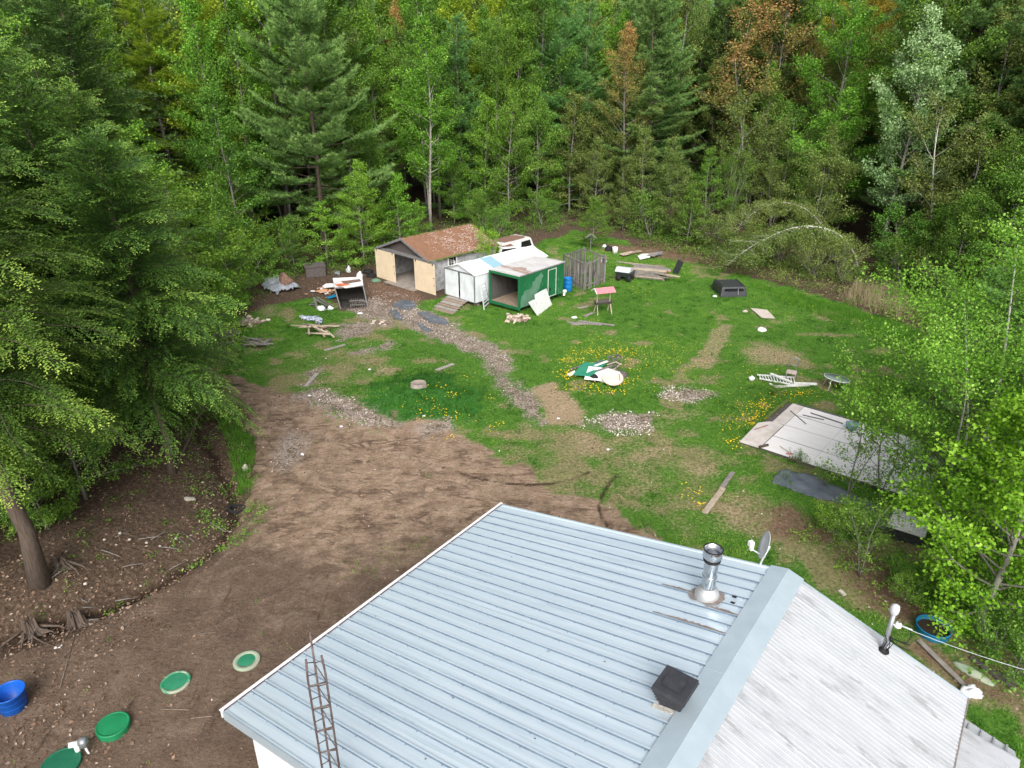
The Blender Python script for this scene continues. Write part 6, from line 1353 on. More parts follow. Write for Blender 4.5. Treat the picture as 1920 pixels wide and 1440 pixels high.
for k, (q, lb) in enumerate((([(733, 573), (752, 563), (772, 563), (783, 572), (768, 583), (745, 580)], 'black plastic sheet on the path nearest the garage'), ([(728, 580), (745, 583), (757, 592), (752, 601), (736, 598)], 'black plastic scrap on the left of the path'), ([(780, 588), (800, 586), (822, 592), (845, 607), (832, 610), (806, 606)], 'grey black plastic sheet in the middle of the path'), ([(782, 606), (795, 610), (812, 622), (800, 624), (788, 616)], 'torn dark plastic strip low on the path'))): sheet('plastic_sheet', 'tarp_black', lb, 'plastic sheet', q, .08, .4, step=.06, seed=k+9, rough_edge=.15)
# right of the house
lump('bolster', 'lid_pale', 'long cream bundle lying behind the white roof', 'bundle', GZ(1824, 1263), (1.0, .28, .12), 5, rz=rad(-52), amp=.15)
lump('plastic_bag', 'bag_white', 'clear crumpled plastic beside the white roof corner', 'bag', GZ(1820, 1300), (.5, .4, .2), 7, amp=.5)
for a, b, lb in (((1722, 1200), (1812, 1288), 'long grey board in the weeds behind the roof'), ((1820, 1232), (1900, 1290), 'dark plank under the lime green tree'), ((1840, 1250), (1910, 1282), 'second dark plank under the lime green tree')): beam_px('board', 'grey_wood_flat' if 'grey' in lb else 'old_board_dark', lb, 'board', a, b, .14, .03, .05, .06)
beam_px('stone', 'stone_pale', 'pale stone in the grass below the dish', 'stone', (1574, 1107), (1584, 1116), .12, .06)
# ------------------------------------------------------------------ woods
leafmat('leaf_bright', [(0.066, 0.165, 0.016), (0.152, 0.325, 0.03), (0.265, 0.48, 0.055), (0.42, 0.64, 0.13)])
leafmat('leaf_green', [(0.048, 0.125, 0.016), (0.112, 0.24, 0.03), (0.195, 0.36, 0.05), (0.32, 0.5, 0.11)])
leafmat('leaf_olive', [(0.075, 0.115, 0.028), (0.155, 0.225, 0.05), (0.26, 0.34, 0.08), (0.4, 0.47, 0.16)])
leafmat('leaf_yellow', [(0.13, 0.22, 0.015), (0.26, 0.39, 0.028), (0.4, 0.52, 0.045), (0.53, 0.6, 0.08)], vary=.08)
leafmat('leaf_gold', [(0.232, 0.174, 0.023), (0.406, 0.29, 0.036), (0.551, 0.406, 0.058), (0.652, 0.507, 0.102)], vary=.08)
leafmat('leaf_orange', [(0.17, 0.24, 0.05), (0.29, 0.31, 0.075), (0.46, 0.34, 0.11), (0.64, 0.35, 0.14)], vary=.1)
leafmat('leaf_silver', [(0.16, 0.31, 0.1), (0.26, 0.44, 0.17), (0.37, 0.54, 0.26), (0.5, 0.65, 0.37)], vary=0, trans=.25)
leafmat('leaf_lime', [(0.085, 0.22, 0.012), (0.17, 0.39, 0.024), (0.27, 0.52, 0.04), (0.41, 0.67, 0.09)], vary=0, rough=.45)
leafmat('needle_pine', [(0.055, 0.11, 0.03), (0.15, 0.28, 0.075), (0.25, 0.41, 0.115), (0.39, 0.55, 0.18)], trans=.2, vary=.1)
leafmat('needle_dark', [(0.032, 0.07, 0.018), (0.08, 0.15, 0.034), (0.155, 0.25, 0.052), (0.29, 0.39, 0.085)], trans=.2, vary=.1)
leafmat('needle_hemlock', [(0.03, 0.068, 0.014), (0.082, 0.165, 0.026), (0.175, 0.3, 0.045), (0.36, 0.5, 0.085)], trans=.25, vary=.12)
leafmat('needle_larch', [(0.08, 0.19, 0.045), (0.16, 0.33, 0.085), (0.25, 0.45, 0.13), (0.35, 0.55, 0.19)], trans=.3, vary=.1)

kind('tall_a', broadleaf(1, 20, .22, 4.1, 44, 10, 74, .145, .13, (25, 62), .24, 'oval', .35), 'bark_grey', 'leaf_green')
kind('tall_b', broadleaf(2, 19, .24, 3.5, 44, 9, 68, .14, .12, (35, 68), .22, 'oval', .4, stems=2, stemspread=.45), 'bark_grey', 'leaf_bright')
kind('tall_c', broadleaf(3, 21, .28, 4.5, 44, 10, 74, .15, .15, (22, 60), .26, 'round', .3), 'bark_grey', 'leaf_green')
kind('thin_a', broadleaf(4, 17, .18, 3.4, 42, 10, 42, .125, .09, (40, 72), .20, 'col', .5, stems=4, stemspread=.55), 'bark_grey', 'leaf_olive')
kind('thin_b', broadleaf(5, 15, .14, 3.2, 42, 10, 40, .12, .08, (40, 70), .20, 'oval', .5, stems=5, stemspread=.6), 'bark_grey', 'leaf_olive')
kind('mid_a', broadleaf(6, 11, .12, 3.0, 42, 9, 54, .125, .08, (10, 55), .20, 'oval', .35, tint_top=.15), 'bark_grey', 'leaf_bright')
kind('mid_b', broadleaf(7, 10, .10, 3.3, 40, 9, 56, .125, .08, (4, 50), .18, 'cone', .3, tint_top=.1), 'bark_grey', 'leaf_green')
kind('mid_c', broadleaf(8, 9, .08, 2.8, 38, 9, 50, .12, .07, (15, 60), .22, 'round', .4, stems=3), 'bark_grey', 'leaf_bright')
kind('sap_a', broadleaf(9, 5, .06, 1.9, 30, 7, 44, .105, .035, (5, 50), .12, 'cone', .2, tint_top=.15), 'bark_grey', 'leaf_bright')
kind('sap_b', broadleaf(10, 4.5, .05, 1.8, 28, 8, 42, .105, .035, (8, 55), .15, 'oval', .25, stems=2), 'bark_grey', 'leaf_green')
kind('bud_a', broadleaf(33, 20, .24, 3.9, 42, 10, 44, .14, .12, (30, 66), .24, 'oval', .4, tint_top=.9), 'bark_grey', 'leaf_orange')
kind('bud_b', broadleaf(34, 17, .18, 3.6, 44, 10, 30, .135, .09, (40, 72), .24, 'col', .5, stems=4, stemspread=.55, tint_top=.8), 'bark_grey', 'leaf_orange')
kind('sap_thin', broadleaf(31, 4.5, .06, 1.6, 24, 6, 11, .10, .03, (15, 60), .12, 'oval', .3, stems=2), 'bark_grey', 'leaf_bright')
kind('shrub_a', broadleaf(11, 2.6, .03, 1.7, 26, 5, 22, .11, .022, (20, 70), .16, 'round', .2, stems=5, stemspread=.7, wood_n=4), 'bark_grey', 'leaf_green')
kind('shrub_b', broadleaf(12, 2.0, .03, 1.5, 26, 5, 16, .10, .02, (20, 65), .15, 'round', .2, stems=6, stemspread=.8, wood_n=4), 'bark_grey', 'leaf_olive')
kind('poplar', broadleaf(13, 18, .22, 3.6, 46, 9, 78, .185, .15, (20, 66), .26, 'oval', .5, tint_top=.35), 'bark_pale', 'leaf_silver')
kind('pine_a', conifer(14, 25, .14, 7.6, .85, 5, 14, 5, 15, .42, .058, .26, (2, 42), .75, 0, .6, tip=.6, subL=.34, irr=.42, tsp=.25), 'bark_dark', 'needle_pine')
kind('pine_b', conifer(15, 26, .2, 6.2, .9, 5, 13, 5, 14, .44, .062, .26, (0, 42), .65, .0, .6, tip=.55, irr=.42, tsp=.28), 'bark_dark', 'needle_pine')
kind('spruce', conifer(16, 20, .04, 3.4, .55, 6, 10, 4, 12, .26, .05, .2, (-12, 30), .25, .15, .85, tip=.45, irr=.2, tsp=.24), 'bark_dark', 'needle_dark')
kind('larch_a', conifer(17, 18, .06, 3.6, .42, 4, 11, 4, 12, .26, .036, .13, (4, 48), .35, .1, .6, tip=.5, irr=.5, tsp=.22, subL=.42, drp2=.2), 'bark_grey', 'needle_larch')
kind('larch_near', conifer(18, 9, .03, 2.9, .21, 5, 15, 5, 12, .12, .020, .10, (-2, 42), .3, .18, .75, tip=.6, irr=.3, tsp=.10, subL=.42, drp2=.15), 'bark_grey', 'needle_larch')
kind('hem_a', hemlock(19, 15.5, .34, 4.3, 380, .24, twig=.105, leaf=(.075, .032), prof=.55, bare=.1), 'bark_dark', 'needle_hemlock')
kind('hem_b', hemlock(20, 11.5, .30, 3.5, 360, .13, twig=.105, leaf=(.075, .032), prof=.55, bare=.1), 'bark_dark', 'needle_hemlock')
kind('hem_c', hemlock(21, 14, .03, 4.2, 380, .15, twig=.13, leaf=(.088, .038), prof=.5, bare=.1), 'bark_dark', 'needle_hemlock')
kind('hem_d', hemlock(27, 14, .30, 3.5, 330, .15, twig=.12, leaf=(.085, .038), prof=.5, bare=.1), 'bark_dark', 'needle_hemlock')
kind('birch', broadleaf(22, 8.8, .12, 3.3, 66, 10, 62, .076, .055, (14, 56), .20, 'round', .25, lean=(-.17, .05), tint_top=.1, stems=3, stemspread=.5, twig=1), ['bark_birch', 'bark_dark'], 'leaf_bright')
kind('lime', broadleaf(23, 6.0, .10, 2.5, 48, 10, 50, .105, .085, (12, 60), .15, 'round', .25, tint_top=.15, fold=.22, twig=1), ['bark_pale', 'bark_grey'], 'leaf_lime')
kind('arch_a', broadleaf(24, 6, .25, 1.7, 64, 8, 26, .11, .055, (-10, 40), .22, 'flat', 0, path=smooth([(0, 0, 0), (-.5, -.1, 1.8), (-1.6, -.2, 3.6), (-3.2, -.3, 4.9), (-5.0, -.4, 5.5), (-6.8, -.5, 5.3), (-8.4, -.6, 4.3), (-9.4, -.6, 3.0)], 3), droop=.26), 'bark_birch', 'leaf_olive')
kind('arch_b', broadleaf(25, 4, .25, 1.8, 76, 8, 30, .11, .06, (-20, 30), .24, 'flat', 0, path=smooth([(0, 0, 0), (-.7, -.2, 1.3), (-2.0, -.4, 2.6), (-3.8, -.7, 3.3), (-5.6, -.9, 3.3), (-7.4, -1.2, 2.7), (-9.0, -1.4, 1.8), (-10.2, -1.6, .8)], 3), droop=.28), 'bark_birch', 'leaf_olive')

def hfor(Y, v):
    k = (720-v)/F; return H+Y*(k*CP-SP)/(CP+k*SP)
KH = dict(bud_a=20, bud_b=17, hem_d=14, sap_thin=4.5, tall_a=20, tall_b=19, tall_c=21, thin_a=17, thin_b=15, mid_a=11, mid_b=10, mid_c=9, sap_a=5, sap_b=4.5, shrub_a=2.6, shrub_b=2.0, poplar=18, pine_a=25, pine_b=26, spruce=20, larch_a=18, larch_near=9, hem_a=15.5, hem_b=11.5, hem_c=14, birch=8.8, lime=6.0, arch_a=1, arch_b=1)
taken = []
rv = random.Random(77)
def tree(key, name, label, u, vb=None, vt=None, dist=None, leaf=None, bark=None, group=None, wide=1.0, rz=None, cat='tree', h=None, reserve=2.0, parts=('trunk', 'crown'), tilt=(0, 0)):
    """a tree standing at a spot of the photograph: its foot at (u, vb), or at a given distance, its top at row vt"""
    if dist is None: p = GZ(u, vb); x, y = p.x, p.y
    else: y = dist; x = (u-960)/F*(y*CP+H*SP*.45)
    zg_ = hgt1(x, y); hh = h or (hfor(y, vt)-zg_); s = hh/KH[key]; sw = s*wide
    t = plant(key, name, label, cat, x, y, sw, rv.uniform(0, 6.28) if rz is None else rz, group, leaf, bark, s/sw, parts=parts, tilt=tilt)
    taken.append((x, y, reserve)); return t
# trees one can tell apart
tree('pine_a', 'pine_tree', 'huge white pine with broad layered boughs left of the garage', 590, dist=57, vt=-60, wide=1.0, reserve=4)
tree('pine_b', 'pine_tree', 'tall dark pine whose crown tops the middle of the woods', 850, dist=80, vt=-120, reserve=3)
tree('pine_b', 'pine_tree', 'tall blue green pine behind the huge white pine', 560, dist=74, vt=-130, reserve=3)
tree('pine_b', 'pine_tree', 'pale pine crown at the top left corner of the woods', 110, dist=48, vt=-90, leaf='needle_pine', reserve=3)
tree('hem_c', 'hemlock_tree', 'very dark hemlock crown high in the left woods', 185, dist=44, vt=-20, leaf='needle_dark', wide=1.1, reserve=3)
tree('pine_a', 'pine_tree', 'big dark pine with plate like boughs in the top right corner', 1885, dist=58, vt=-190, leaf='needle_dark', wide=1.0, reserve=4)
tree('pine_b', 'pine_tree', 'second dark pine left of the big corner pine', 1770, dist=72, vt=-90, leaf='needle_dark', reserve=3)
tree('pine_a', 'pine_tree', 'dark pine at the right picture edge over the birch', 2040, dist=46, vt=-120, leaf='needle_dark', reserve=4)
tree('poplar', 'poplar_tree', 'silvery pale leaved poplar with a bare grey trunk', 1648, 487, 12, wide=.92, reserve=3)
tree('bud_a', 'maple_tree', 'orange budding maple standing behind the slatted pen', 1172, dist=71, vt=45, leaf='leaf_orange', reserve=3, wide=1.1)
tree('bud_b', 'maple_tree', 'wide reddish orange maple beyond the black truck cap', 1395, dist=72, vt=-10, leaf='leaf_orange', reserve=3, wide=1.35)
tree('tall_c', 'maple_tree', 'golden orange maple left of the silvery poplar', 1590, dist=78, vt=-20, leaf='leaf_gold', reserve=3)
tree('tall_b', 'maple_tree', 'small golden crown beside the yellow green tree', 375, dist=78, vt=-30, leaf='leaf_gold', reserve=3)
tree('bud_a', 'maple_tree', 'pinkish orange crown behind the tall maple over the garage', 755, dist=84, vt=-15, leaf='leaf_orange', reserve=3)
tree('larch_a', 'larch_tree', 'feathery bright yellow green tree in the upper left woods', 310, dist=64, vt=-40, leaf='leaf_yellow', reserve=3, wide=1.2)
tree('larch_a', 'larch_tree', 'pale bluish green larch behind the orange maples', 1280, dist=88, vt=-30, reserve=3, wide=1.2)
tree('larch_a', 'larch_tree', 'pale green larch crown at the top centre of the woods', 1130, dist=92, vt=-40, reserve=3, wide=1.2)
tree('tall_b', 'maple_tree', 'tall light green maple with a thin pale trunk over the garage', 800, dist=64, vt=25, leaf='leaf_bright', bark='bark_pale', reserve=3, wide=1.2)
tree('tall_a', 'maple_tree', 'bright green maple left of the light green maple over the garage', 705, dist=68, vt=20, leaf='leaf_bright', reserve=2.5)
tree('tall_c', 'maple_tree', 'mid green maple above the white van', 930, dist=72, vt=55, leaf='leaf_green', reserve=3)
tree('thin_a', 'maple_tree', 'bare stemmed grey brown tree above the slatted pen', 1030, dist=78, vt=20, leaf='leaf_olive', reserve=3)
tree('mid_a', 'maple_tree', 'glossy green young maple left of the silvery poplar trunk', 1570, dist=60, vt=170, leaf='leaf_bright', reserve=2.5, wide=1.2)
tree('arch_a', 'bent_birch', 'high arching birch bowed over to the left', 1556, 492, h=.84, leaf='leaf_olive', rz=.05, reserve=2.5)
tree('arch_b', 'bent_birch', 'low bowed birch with white stem and drooping twigs', 1610, 505, h=1.0, leaf='leaf_olive', rz=.0, reserve=2.5)
for q in ((1540, 485), (1490, 480), (1440, 478), (1390, 472), (1350, 468), (1400, 490), (1450, 500), (1500, 505)): pq = GZ(*q); taken.append((pq.x, pq.y, 2.2))
for q, (u_, d_, h_, kk_) in enumerate(((1385, 63, 9, 'thin_b'), (1425, 65, 11, 'mid_c'), (1470, 63, 8, 'thin_b'), (1510, 65, 10, 'mid_c'), (1545, 62, 7.5, 'mid_c'), (1600, 63, 9, 'thin_b'), (1450, 69, 14, 'tall_b'), (1530, 70, 15, 'tall_a'))): tree(kk_, 'maple_tree', 'olive brown young maple behind the bowed birches', u_, dist=d_, h=h_, leaf='leaf_olive' if q % 3 else 'leaf_green', group='young maples behind the bowed birches', reserve=1.5)
for q, (u_, v_) in enumerate(((1370, 475), (1420, 478), (1465, 478), (1500, 487), (1550, 490), (1590, 505), (1440, 490), (1520, 500))): tree('shrub_b' if q % 2 else 'shrub_a', 'shrub', 'low olive shrub under the bowed birches', u_, v_, h=1.5+.2*(q % 3), leaf='leaf_olive' if q % 3 else 'leaf_green', group='shrubs under the bowed birches', cat='shrub', reserve=.5, parts=('stems', 'foliage'))
tree('mid_c', 'maple_tree', 'leaning thin birch right of the silvery poplar', 1735, 520, 200, leaf='leaf_olive', bark='bark_birch', reserve=2)
tree('hem_a', 'hemlock_tree', 'large hemlock with a thick trunk beside the drive', 74, 1092, 20, rz=.4, reserve=2)
tree('hem_b', 'hemlock_tree', 'hemlock with bare lower stems beside the ditch', 321, 884, 255, rz=2.0, reserve=2)
tree('hem_d', 'hemlock_tree', 'bushy hemlock behind the large trunk', 60, 900, 60, reserve=2); tree('hem_d', 'hemlock_tree', 'hemlock between the large trunk and the ditch stems', 215, 830, 150, reserve=2)
tree('hem_d', 'hemlock_tree', 'bushy hemlock behind the ditch stems', 300, 745, 235, reserve=2); tree('hem_c', 'hemlock_tree', 'tall hemlock at the left picture edge', -10, 760, 20, reserve=2); tree('hem_c', 'hemlock_tree', 'tall hemlock left of the pale leaved sapling', 210, 690, 110, reserve=2)
tree('mid_c', 'maple_tree', 'pale leaved sapling at the left edge of the lawn', 372, 640, 330, leaf='leaf_bright', reserve=2.5, wide=1.3); tree('mid_b', 'maple_tree', 'pale leaved young maple right of the hemlocks', 330, 600, 240, leaf='leaf_bright', reserve=2.5, wide=1.1); tree('sap_b', 'sapling', 'small pale leaved sapling over the brick heap', 418, 610, 500, leaf='leaf_bright', reserve=1.2)
tree('shrub_a', 'shrub', 'low leafy shrub between hemlock stems and lawn', 392, 690, h=2.6, leaf='leaf_bright', cat='shrub', reserve=1, parts=('stems', 'foliage'))
tree('birch', 'birch_tree', 'white stemmed birch over the deck', 1752, 1010, 460, rz=0, reserve=1.5, wide=1.0); tree('lime', 'maple_tree', 'lime green big leaved maple beside the blue cut down tub', 1830, 1185, 800, reserve=1.5, wide=1.05)
tree('lime', 'maple_tree', 'lime green maple cut by the right picture edge', 1960, 1090, 650, reserve=1.5, wide=1.05)
tree('larch_near', 'larch_tree', 'feathery green larch behind the white stemmed birch', 1870, 860, 400, reserve=1.5, wide=1.15); tree('larch_near', 'larch_tree', 'feathery larch at the right picture edge', 1970, 820, 370, reserve=1.5, wide=1.15); tree('larch_near', 'larch_tree', 'small bluish larch between birch and right edge', 1800, 770, 500, reserve=1.5, wide=1.1)
tree('sap_thin', 'sapling', 'slim sapling growing through the deck edge', 1590, 930, 760, leaf='leaf_bright', reserve=.8); tree('sap_thin', 'sapling', 'leafy sapling covering the right half of the deck', 1650, 930, 730, leaf='leaf_bright', reserve=.8); tree('sap_thin', 'sapling', 'sapling before the ribbed box', 1610, 1080, 930, leaf='leaf_green', reserve=.8); tree('sap_thin', 'sapling', 'sapling right of the ribbed box', 1775, 1040, 850, leaf='leaf_bright', reserve=.8)
tree('shrub_a', 'shrub', 'bright shrub between the garage and the white shed', 918, 524, h=3.0, wide=.52, leaf='leaf_lime', cat='shrub', reserve=1, parts=('stems', 'foliage')); tree('sap_a', 'sapling', 'single leafy sapling behind the slatted pen', 1112, 462, 372, leaf='leaf_green', reserve=1.2, wide=1.2)
tree('sap_b', 'sapling', 'sapling leaning over the white van roof', 905, 437, 355, leaf='leaf_green', reserve=1.2)
tree('sap_a', 'sapling', 'spreading bright sapling over the old wooden box', 615, 500, 380, leaf='leaf_bright', reserve=1.2, wide=1.3); tree('sap_a', 'sapling', 'bright sapling left of the garage roof', 690, 475, 330, leaf='leaf_bright', reserve=1.2, wide=1.2)
for k, (u, vb, kk, lf, h_, lb) in enumerate(((1610, 1010, 'shrub_a', 'leaf_bright', 1.3, 'low leafy shrub between plastic sheet and brown bed'), (1560, 1000, 'shrub_b', 'leaf_bright', .9, 'small yellow green shrub above the brown bed'), (1690, 1100, 'shrub_a', 'leaf_green', .8, 'dark shrub below the ribbed box'), (1790, 1120, 'shrub_a', 'leaf_green', 1.6, 'dense shrub left of the lime maple trunk'), (1860, 1225, 'shrub_a', 'leaf_green', 1.5, 'dark green shrub over the dark planks'), (1900, 1270, 'shrub_a', 'leaf_green', 1.4, 'dark shrub at the right edge below the lime maple'), (1700, 1130, 'shrub_b', 'leaf_bright', .8, 'thin shrub above the blue cut down tub'), (1800, 1150, 'shrub_a', 'leaf_green', 1.3, 'shrub at the foot of the lime maple'), (1940, 1180, 'shrub_a', 'leaf_green', 2.0, 'dense shrub at the right edge behind the lime maple'), (1880, 1020, 'shrub_a', 'leaf_green', 1.7, 'dense shrub between birch and right edge'), (1830, 950, 'shrub_a', 'leaf_green', 1.4, 'dense shrub right of the deck'), (1900, 900, 'shrub_a', 'leaf_green', 2.4, 'dense shrub below the feathery larch'), (1760, 880, 'shrub_b', 'leaf_bright', 1.4, 'light shrub at the far right deck corner'), (1460, 742, 'shrub_b', 'leaf_green', .55, 'weedy clump at the upper left deck edge'), (1545, 905, 'shrub_b', 'leaf_green', .6, 'weedy clump between deck and plastic sheet'), (1500, 875, 'shrub_b', 'leaf_green', .5, 'weedy clump along the near deck edge'),
    (928, 453, 'shrub_a', 'leaf_green', 2.5, 'leafy shrub hiding the back of the white van'), (1270, 450, 'mid_c', 'leaf_olive', 6.0, 'rounded olive bush tree behind the lumber stack'), (1340, 470, 'shrub_a', 'leaf_olive', 2.6, 'olive shrub behind the black truck cap'), (1400, 470, 'shrub_a', 'leaf_green', 1.8, 'green shrub under the bowed birch tips'), (1460, 500, 'shrub_b', 'leaf_olive', 2.2, 'brownish green shrub right of the truck cap'), (1525, 520, 'shrub_b', 'leaf_olive', 2.2, 'brownish green shrub below the bowed birches'), (1580, 530, 'shrub_a', 'leaf_olive', 2.4, 'olive shrub before the poplar trunk'), (1690, 540, 'shrub_a', 'leaf_green', 2.6, 'green shrub right of the poplar trunk'), (1760, 560, 'shrub_b', 'leaf_olive', 2.4, 'olive shrub behind the birch top'), (1220, 445, 'shrub_a', 'leaf_green', 3.0, 'green shrub behind the junk row'), (440, 580, 'shrub_a', 'leaf_bright', 2.2, 'pale shrub left of the grey tarp'), (400, 600, 'shrub_a', 'leaf_bright', 2.6, 'pale shrub over the stick heap'), (540, 500, 'shrub_a', 'leaf_green', 2.8, 'green shrub behind the grey tarp'), (470, 540, 'shrub_a', 'leaf_bright', 2.8, 'bright shrub at the left woods corner'))):
    tree(kk, 'shrub' if kk.startswith('shrub') else 'tree', lb, u, vb, h=h_, leaf=lf, cat='shrub' if kk.startswith('shrub') else 'tree', reserve=1, parts=('stems', 'foliage') if kk.startswith('shrub') else ('trunk', 'crown'))

# the rest of the woods: each tree still its own, told by kind, row and the thing it stands behind
EDGE = WP([(-700, 1500), (-300, 1150), (100, 1060), (260, 950), (330, 830), (395, 700), (420, 630), (455, 575), (500, 528), (580, 512), (690, 500), (760, 470), (880, 446), (1000, 438), (1070, 424), (1200, 440), (1300, 472), (1420, 500), (1540, 520), (1640, 540), (1720, 580), (1790, 660), (1830, 800), (1860, 1000), (1880, 1200), (2100, 1900), (2100, 3000), (-700, 3000)])
def zone(u):
    for a, s in ((420, 'in the left woods'), (690, 'behind the grey tarp and wooden box'), (890, 'behind the brown roofed garage'), (1050, 'behind the old white vehicles'), (1290, 'behind the slatted pen and lumber'), (1500, 'beyond the black truck cap'), (1730, 'around the bowed birches and poplar')):
        if u < a: return s
    return 'in the right woods'
NAMES = {'leaf_green': 'mid green', 'leaf_bright': 'bright green', 'leaf_olive': 'olive brown', 'leaf_orange': 'orange budding', 'leaf_gold': 'golden', 'leaf_yellow': 'yellow green', 'needle_pine': 'blue green', 'needle_dark': 'dark green', 'needle_hemlock': 'dark feathery', 'needle_larch': 'pale green'}
KN = {'tall': ('maple_tree', 'maple'), 'thin': ('maple_tree', 'many stemmed maple'), 'mid_': ('maple_tree', 'young maple'), 'sap_': ('sapling', 'sapling'), 'pine': ('pine_tree', 'pine'), 'spru': ('spruce_tree', 'spruce'), 'larc': ('larch_tree', 'larch'), 'hem_': ('hemlock_tree', 'hemlock'), 'shru': ('shrub', 'shrub')}
cnt = 0
PROT = [(1172, 75, 71), (1395, 85, 72), (1590, 60, 78), (375, 45, 78), (755, 45, 84), (310, 75, 64), (590, 110, 57), (800, 60, 64), (1648, 80, 52), (1280, 45, 88)]
for k in range(9000):
    if cnt >= 400: break
    ph = rv.uniform(-43, 43); r = 16+rv.random()**.75*88; x, y = r*math.sin(rad(ph)), r*math.cos(rad(ph))
    if y < 12: continue
    d = -float(poly_sd(np.array([x]), np.array([y]), EDGE)[0])
    if d < .6 or d > 34: continue
    sp_ = (1.6 if d < 6 else 1.65)+d*.045
    if any((x-a)**2+(y-b)**2 < max(sp_, c_)**2 for a, b, c_ in taken): continue
    u, v = [float(q) for q in projn(x, y, 0.0)]
    if u < -260 or u > 2180: continue
    if d > 3.5 and any(abs(u-pu) < pw and y < pd and y > 30 for pu, pw, pd in PROT): continue
    if 690 < u < 1080 and d < 6 and rv.random() < .6: continue
    if 300 < u < 480 and 26 < y < 47 and d > 1.2: continue
    left = u < 430 and y < 48; right = x > 14 and y < 40; olive = 1040 < u < 1560
    q = rv.random()
    if d < 3.5:
        key = rv.choice(['sap_a', 'sap_b', 'sap_a', 'shrub_a', 'sap_b', 'mid_b']); h = rv.uniform(2.6, 5.5) if key[0] == 's' else rv.uniform(6, 8); lf = rv.choice(['leaf_bright', 'leaf_green', 'leaf_green']) if not olive else rv.choice(['leaf_olive', 'leaf_green'])
        if key == 'shrub_a': h = rv.uniform(1.6, 3)
        if right: h *= .42
    elif d < 9:
        key = rv.choice(['mid_a', 'mid_b', 'mid_c', 'mid_a', 'mid_b', 'sap_b']); h = rv.uniform(7, 13) if key[0] != 's' else 5; lf = rv.choice(['leaf_bright', 'leaf_green', 'leaf_green']) if not olive else rv.choice(['leaf_olive', 'leaf_olive', 'leaf_green'])
        if olive and q < .5: key = rv.choice(['thin_b', 'thin_a'])
        if right: h *= .5
    else:
        if q < .13: key, lf = rv.choice(['pine_b', 'pine_a', 'pine_b']), rv.choice(['needle_pine', 'needle_dark', 'needle_pine'])
        elif q < .34: key, lf = 'larch_a', 'needle_larch'
        elif olive and q < .8: key, lf = rv.choice(['thin_a', 'thin_b', 'tall_b']), rv.choice(['leaf_olive', 'leaf_olive', 'leaf_green', 'leaf_orange', 'leaf_bright'])
        else: key, lf = rv.choice(['tall_a', 'tall_b', 'tall_c']), rv.choice(['leaf_green', 'leaf_bright', 'leaf_bright', 'leaf_olive', 'leaf_yellow' if d > 13 else 'leaf_green'])
        h = rv.uniform(15, 19)+min(6, d*.18)
    if left and d > 1.5 and q < .8:
        key, lf, h = 'hem_c', 'needle_hemlock', rv.uniform(9, 14)+min(3, d*.2)
    if right and key in ('tall_a', 'tall_b', 'tall_c', 'pine_b', 'spruce', 'larch_a', 'thin_a', 'thin_b') : h *= .75
    nm, kn = KN[key[:4]]; row = 'at the edge' if d < 3.5 else ('in the second row' if d < 9 else ('deep in the woods' if d < 20 else 'far back'))
    lab = f'{NAMES[lf]} {kn} {row} {zone(u)}'; sh = kn == 'shrub'; s = h/KH[key]; s = min(max(s, .5), 1.5)
    plant(key, nm, lab, 'shrub' if sh else 'tree', x, y, s*rv.uniform(.9, 1.15), rv.uniform(0, 6.28), f'{NAMES[lf]} {kn}s {row} {zone(u)}', lf, None, parts=('stems', 'foliage') if sh else ('trunk', 'crown'))
    taken.append((x, y, 1.2)); cnt += 1

# undergrowth, reeds and the wood beyond, each one mass
def clumps(n, cond, hmax, ls, per, name, m, label, cat, x0=-26, x1=36, y0=12, y1=72, spread=.35):
    X = rg.uniform(x0, x1, n*6); Y = rg.uniform(y0, y1, n*6); U, V = projn(X, Y, 0*X); d = -poly_sd(X, Y, EDGE)
    k = cond(X, Y, U, V, d) & (U > -80) & (U < 2000) & (V < 1480); X, Y = X[k][:n], Y[k][:n]; m_ = len(X)
    hh = hmax*rg.uniform(.3, 1, m_); X2, Y2 = np.repeat(X, per), np.repeat(Y, per); t = rg.random(m_*per); H2 = np.repeat(hh, per)
    P = np.stack([X2+rg.normal(0, spread, m_*per)*(.5+t*.6), Y2+rg.normal(0, spread, m_*per)*(.5+t*.6), 0*t], 1); P[:, 2] = hgt(P[:, 0], P[:, 1])+.03+H2*t
    A = rg.normal(0, 1, (m_*per, 3)); A[:, 2] *= .5; N = rg.normal(0, .5, (m_*per, 3)); N[:, 2] += 1; s = ls*rg.uniform(.6, 1.3, m_*per)
    v, f, tt = leaves(P, A, N, s, s*rg.uniform(.5, .8, m_*per), np.clip(np.repeat(rg.normal(.4, .16, m_), per)+rg.normal(0, .13, m_*per), 0, 1))
    o = bpy.data.objects.new(name, tri_mesh(name, v, f, tt, MATS[m])); COL.objects.link(o); return tag(o, label, cat, kind='stuff')
clumps(1500, lambda X, Y, U, V, d: (d > -1.2) & (d < 9) & (rg.random(X.shape) < .9*np.exp(-np.abs(d-.8)/3)) & ((U > 430) | (Y > 30)), .8, .11, 42, 'undergrowth', 'leaf_green', 'low green undergrowth along the edge of the woods', 'undergrowth')
clumps(1500, lambda X, Y, U, V, d: (d > -4.2) & (d < 4) & (U > 1180) & (Y > 36) & (poly_sd(X, Y, GRASS_P) < .4), .7, .11, 36, 'undergrowth', 'leaf_olive', 'olive brown brush along the right edge of the lawn', 'undergrowth')
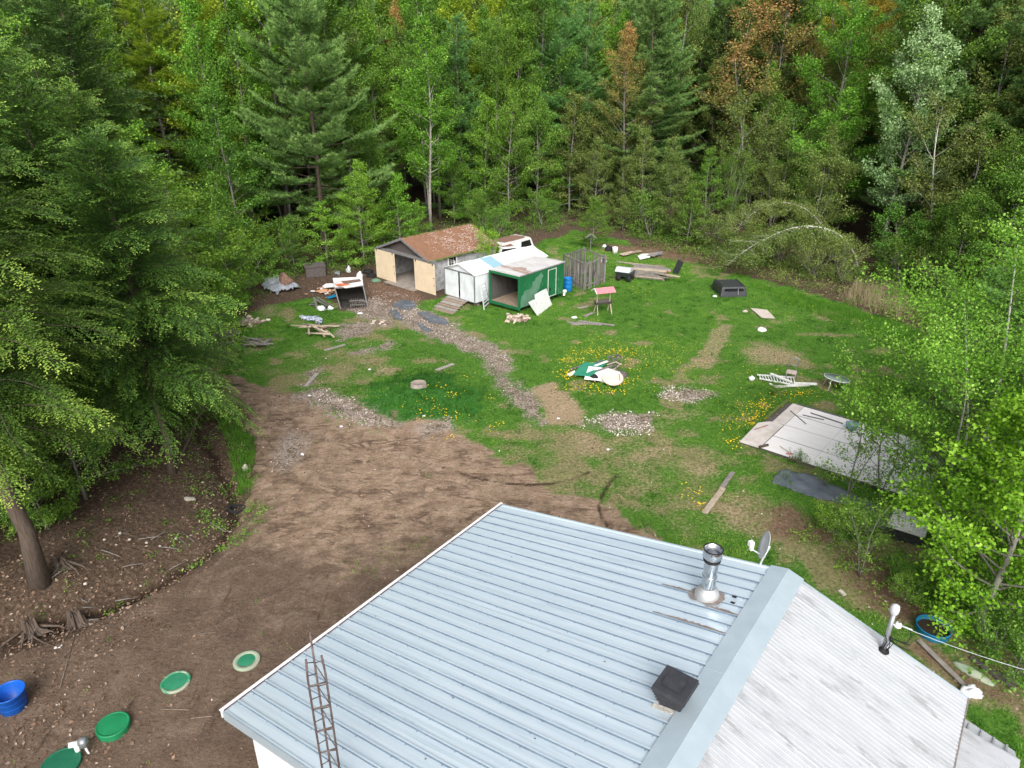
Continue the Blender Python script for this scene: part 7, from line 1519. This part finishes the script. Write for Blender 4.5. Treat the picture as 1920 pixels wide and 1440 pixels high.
clumps(420, lambda X, Y, U, V, d: (poly_sd(X, Y, WP([(1480, 990), (1600, 960), (1720, 1000), (1780, 1080), (1900, 1150), (1980, 1400), (1830, 1250), (1680, 1150)])) > -.3) & (rg.random(X.shape) < .8), .35, .08, 30, 'undergrowth', 'leaf_bright', 'low leafy weeds under the right hand saplings', 'undergrowth', y1=30, spread=.22)
clumps(260, lambda X, Y, U, V, d: (np.abs(line_d(X, Y, DITCH)-.6) < .55) & (Y > 17.5) & (rg.random(X.shape) < .8), .3, .07, 34, 'undergrowth', 'leaf_green', 'grassy weeds lining the ditch', 'undergrowth', y1=32, x1=-5, spread=.2)
clumps(50, lambda X, Y, U, V, d: (U > 30) & (U < 460) & (V > 900) & (V < 1400) & (d > -3.5), .16, .06, 22, 'undergrowth', 'leaf_green', 'sparse seedlings on the leafy bank and drive edge', 'undergrowth', y1=26, x1=-4, spread=.12)
leafmat('reed_blade', [(0.26, 0.2, 0.11), (0.4, 0.32, 0.2), (0.52, 0.44, 0.29), (0.3, 0.32, 0.11)], vary=0, hue=0)
def grass_band(poly, n, hh, ww, name, m, label, per=6, tint=.5, lean=.22):
    W_ = np.array(WP(poly)); X = rg.uniform(W_[:, 0].min(), W_[:, 0].max(), n*3); Y = rg.uniform(W_[:, 1].min(), W_[:, 1].max(), n*3); k = poly_sd(X, Y, [tuple(q) for q in W_])+.8*(fbm(X, Y, 1.2, 61)-.5) > 0; X, Y = X[k][:n], Y[k][:n]
    v, f, t = blades(X, Y, hh*rg.uniform(.6, 1.1, len(X)), ww, per, np.clip(rg.normal(tint, .15, len(X)), 0, 1), lean)
    o = bpy.data.objects.new(name, tri_mesh(name, v, f, t, MATS[m])); COL.objects.link(o); tag(o, label, name.replace('_', ' '), kind='stuff')
grass_band([(1570, 560), (1600, 540), (1680, 545), (1720, 590), (1680, 600)], 330, .95, .022, 'reeds', 'reed_blade', 'tall dry tan reeds at the right edge of the lawn')
grass_band([(1400, 530), (1480, 545), (1600, 580), (1720, 620), (1800, 700), (1740, 700), (1600, 610), (1450, 560)], 2200, .28, .022, 'tall_grass', 'grass_blade', 'tall bright grass along the right edge of the lawn', 6, .5)
def far_wood():
    n = 42000; a = rg.uniform(-46, 46, n); r = rg.uniform(98, 128, n); X, Y = r*np.sin(np.radians(a)), r*np.cos(np.radians(a)); top = 19+9*fbm(X, Y, 9, 71); Z = top*rg.random(n)**.7
    A = rg.normal(0, 1, (n, 3)); N = rg.normal(0, .7, (n, 3)); N[:, 2] += .6; s = rg.uniform(.5, 1.1, n); tone = fbm(X, Y, 12, 73)
    v, f, t = leaves(np.stack([X, Y, Z], 1), A, N, s, s*.7, np.clip(.15+.6*tone+rg.normal(0, .14, n), 0, 1)); o = bpy.data.objects.new('far_woods', tri_mesh('far_woods', v, f, t, MATS['leaf_green'])); COL.objects.link(o); tag(o, 'green mass of woods closing the view far behind', 'woods', kind='stuff')
far_wood()
grass_band([(640, 1050), (720, 1028), (790, 1008), (805, 1035), (700, 1085), (650, 1078)], 70, .10, .02, 'grass_tufts', 'grass_blade', 'sparse grass tufts sprouting in the dirt drive', 5, .6)
grass_band([(570, 745), (640, 765), (700, 800), (760, 812), (690, 815), (600, 790)], 110, .13, .022, 'grass_tufts', 'grass_blade', 'grass tufts along the ragged edge of the lawn', 6, .5)
grass_band([(395, 765), (430, 780), (455, 800), (478, 860), (465, 925), (445, 905), (440, 850), (415, 810)], 700, .32, .024, 'tall_grass', 'grass_blade', 'rough green grass on the drive side of the ditch', 6, .45)
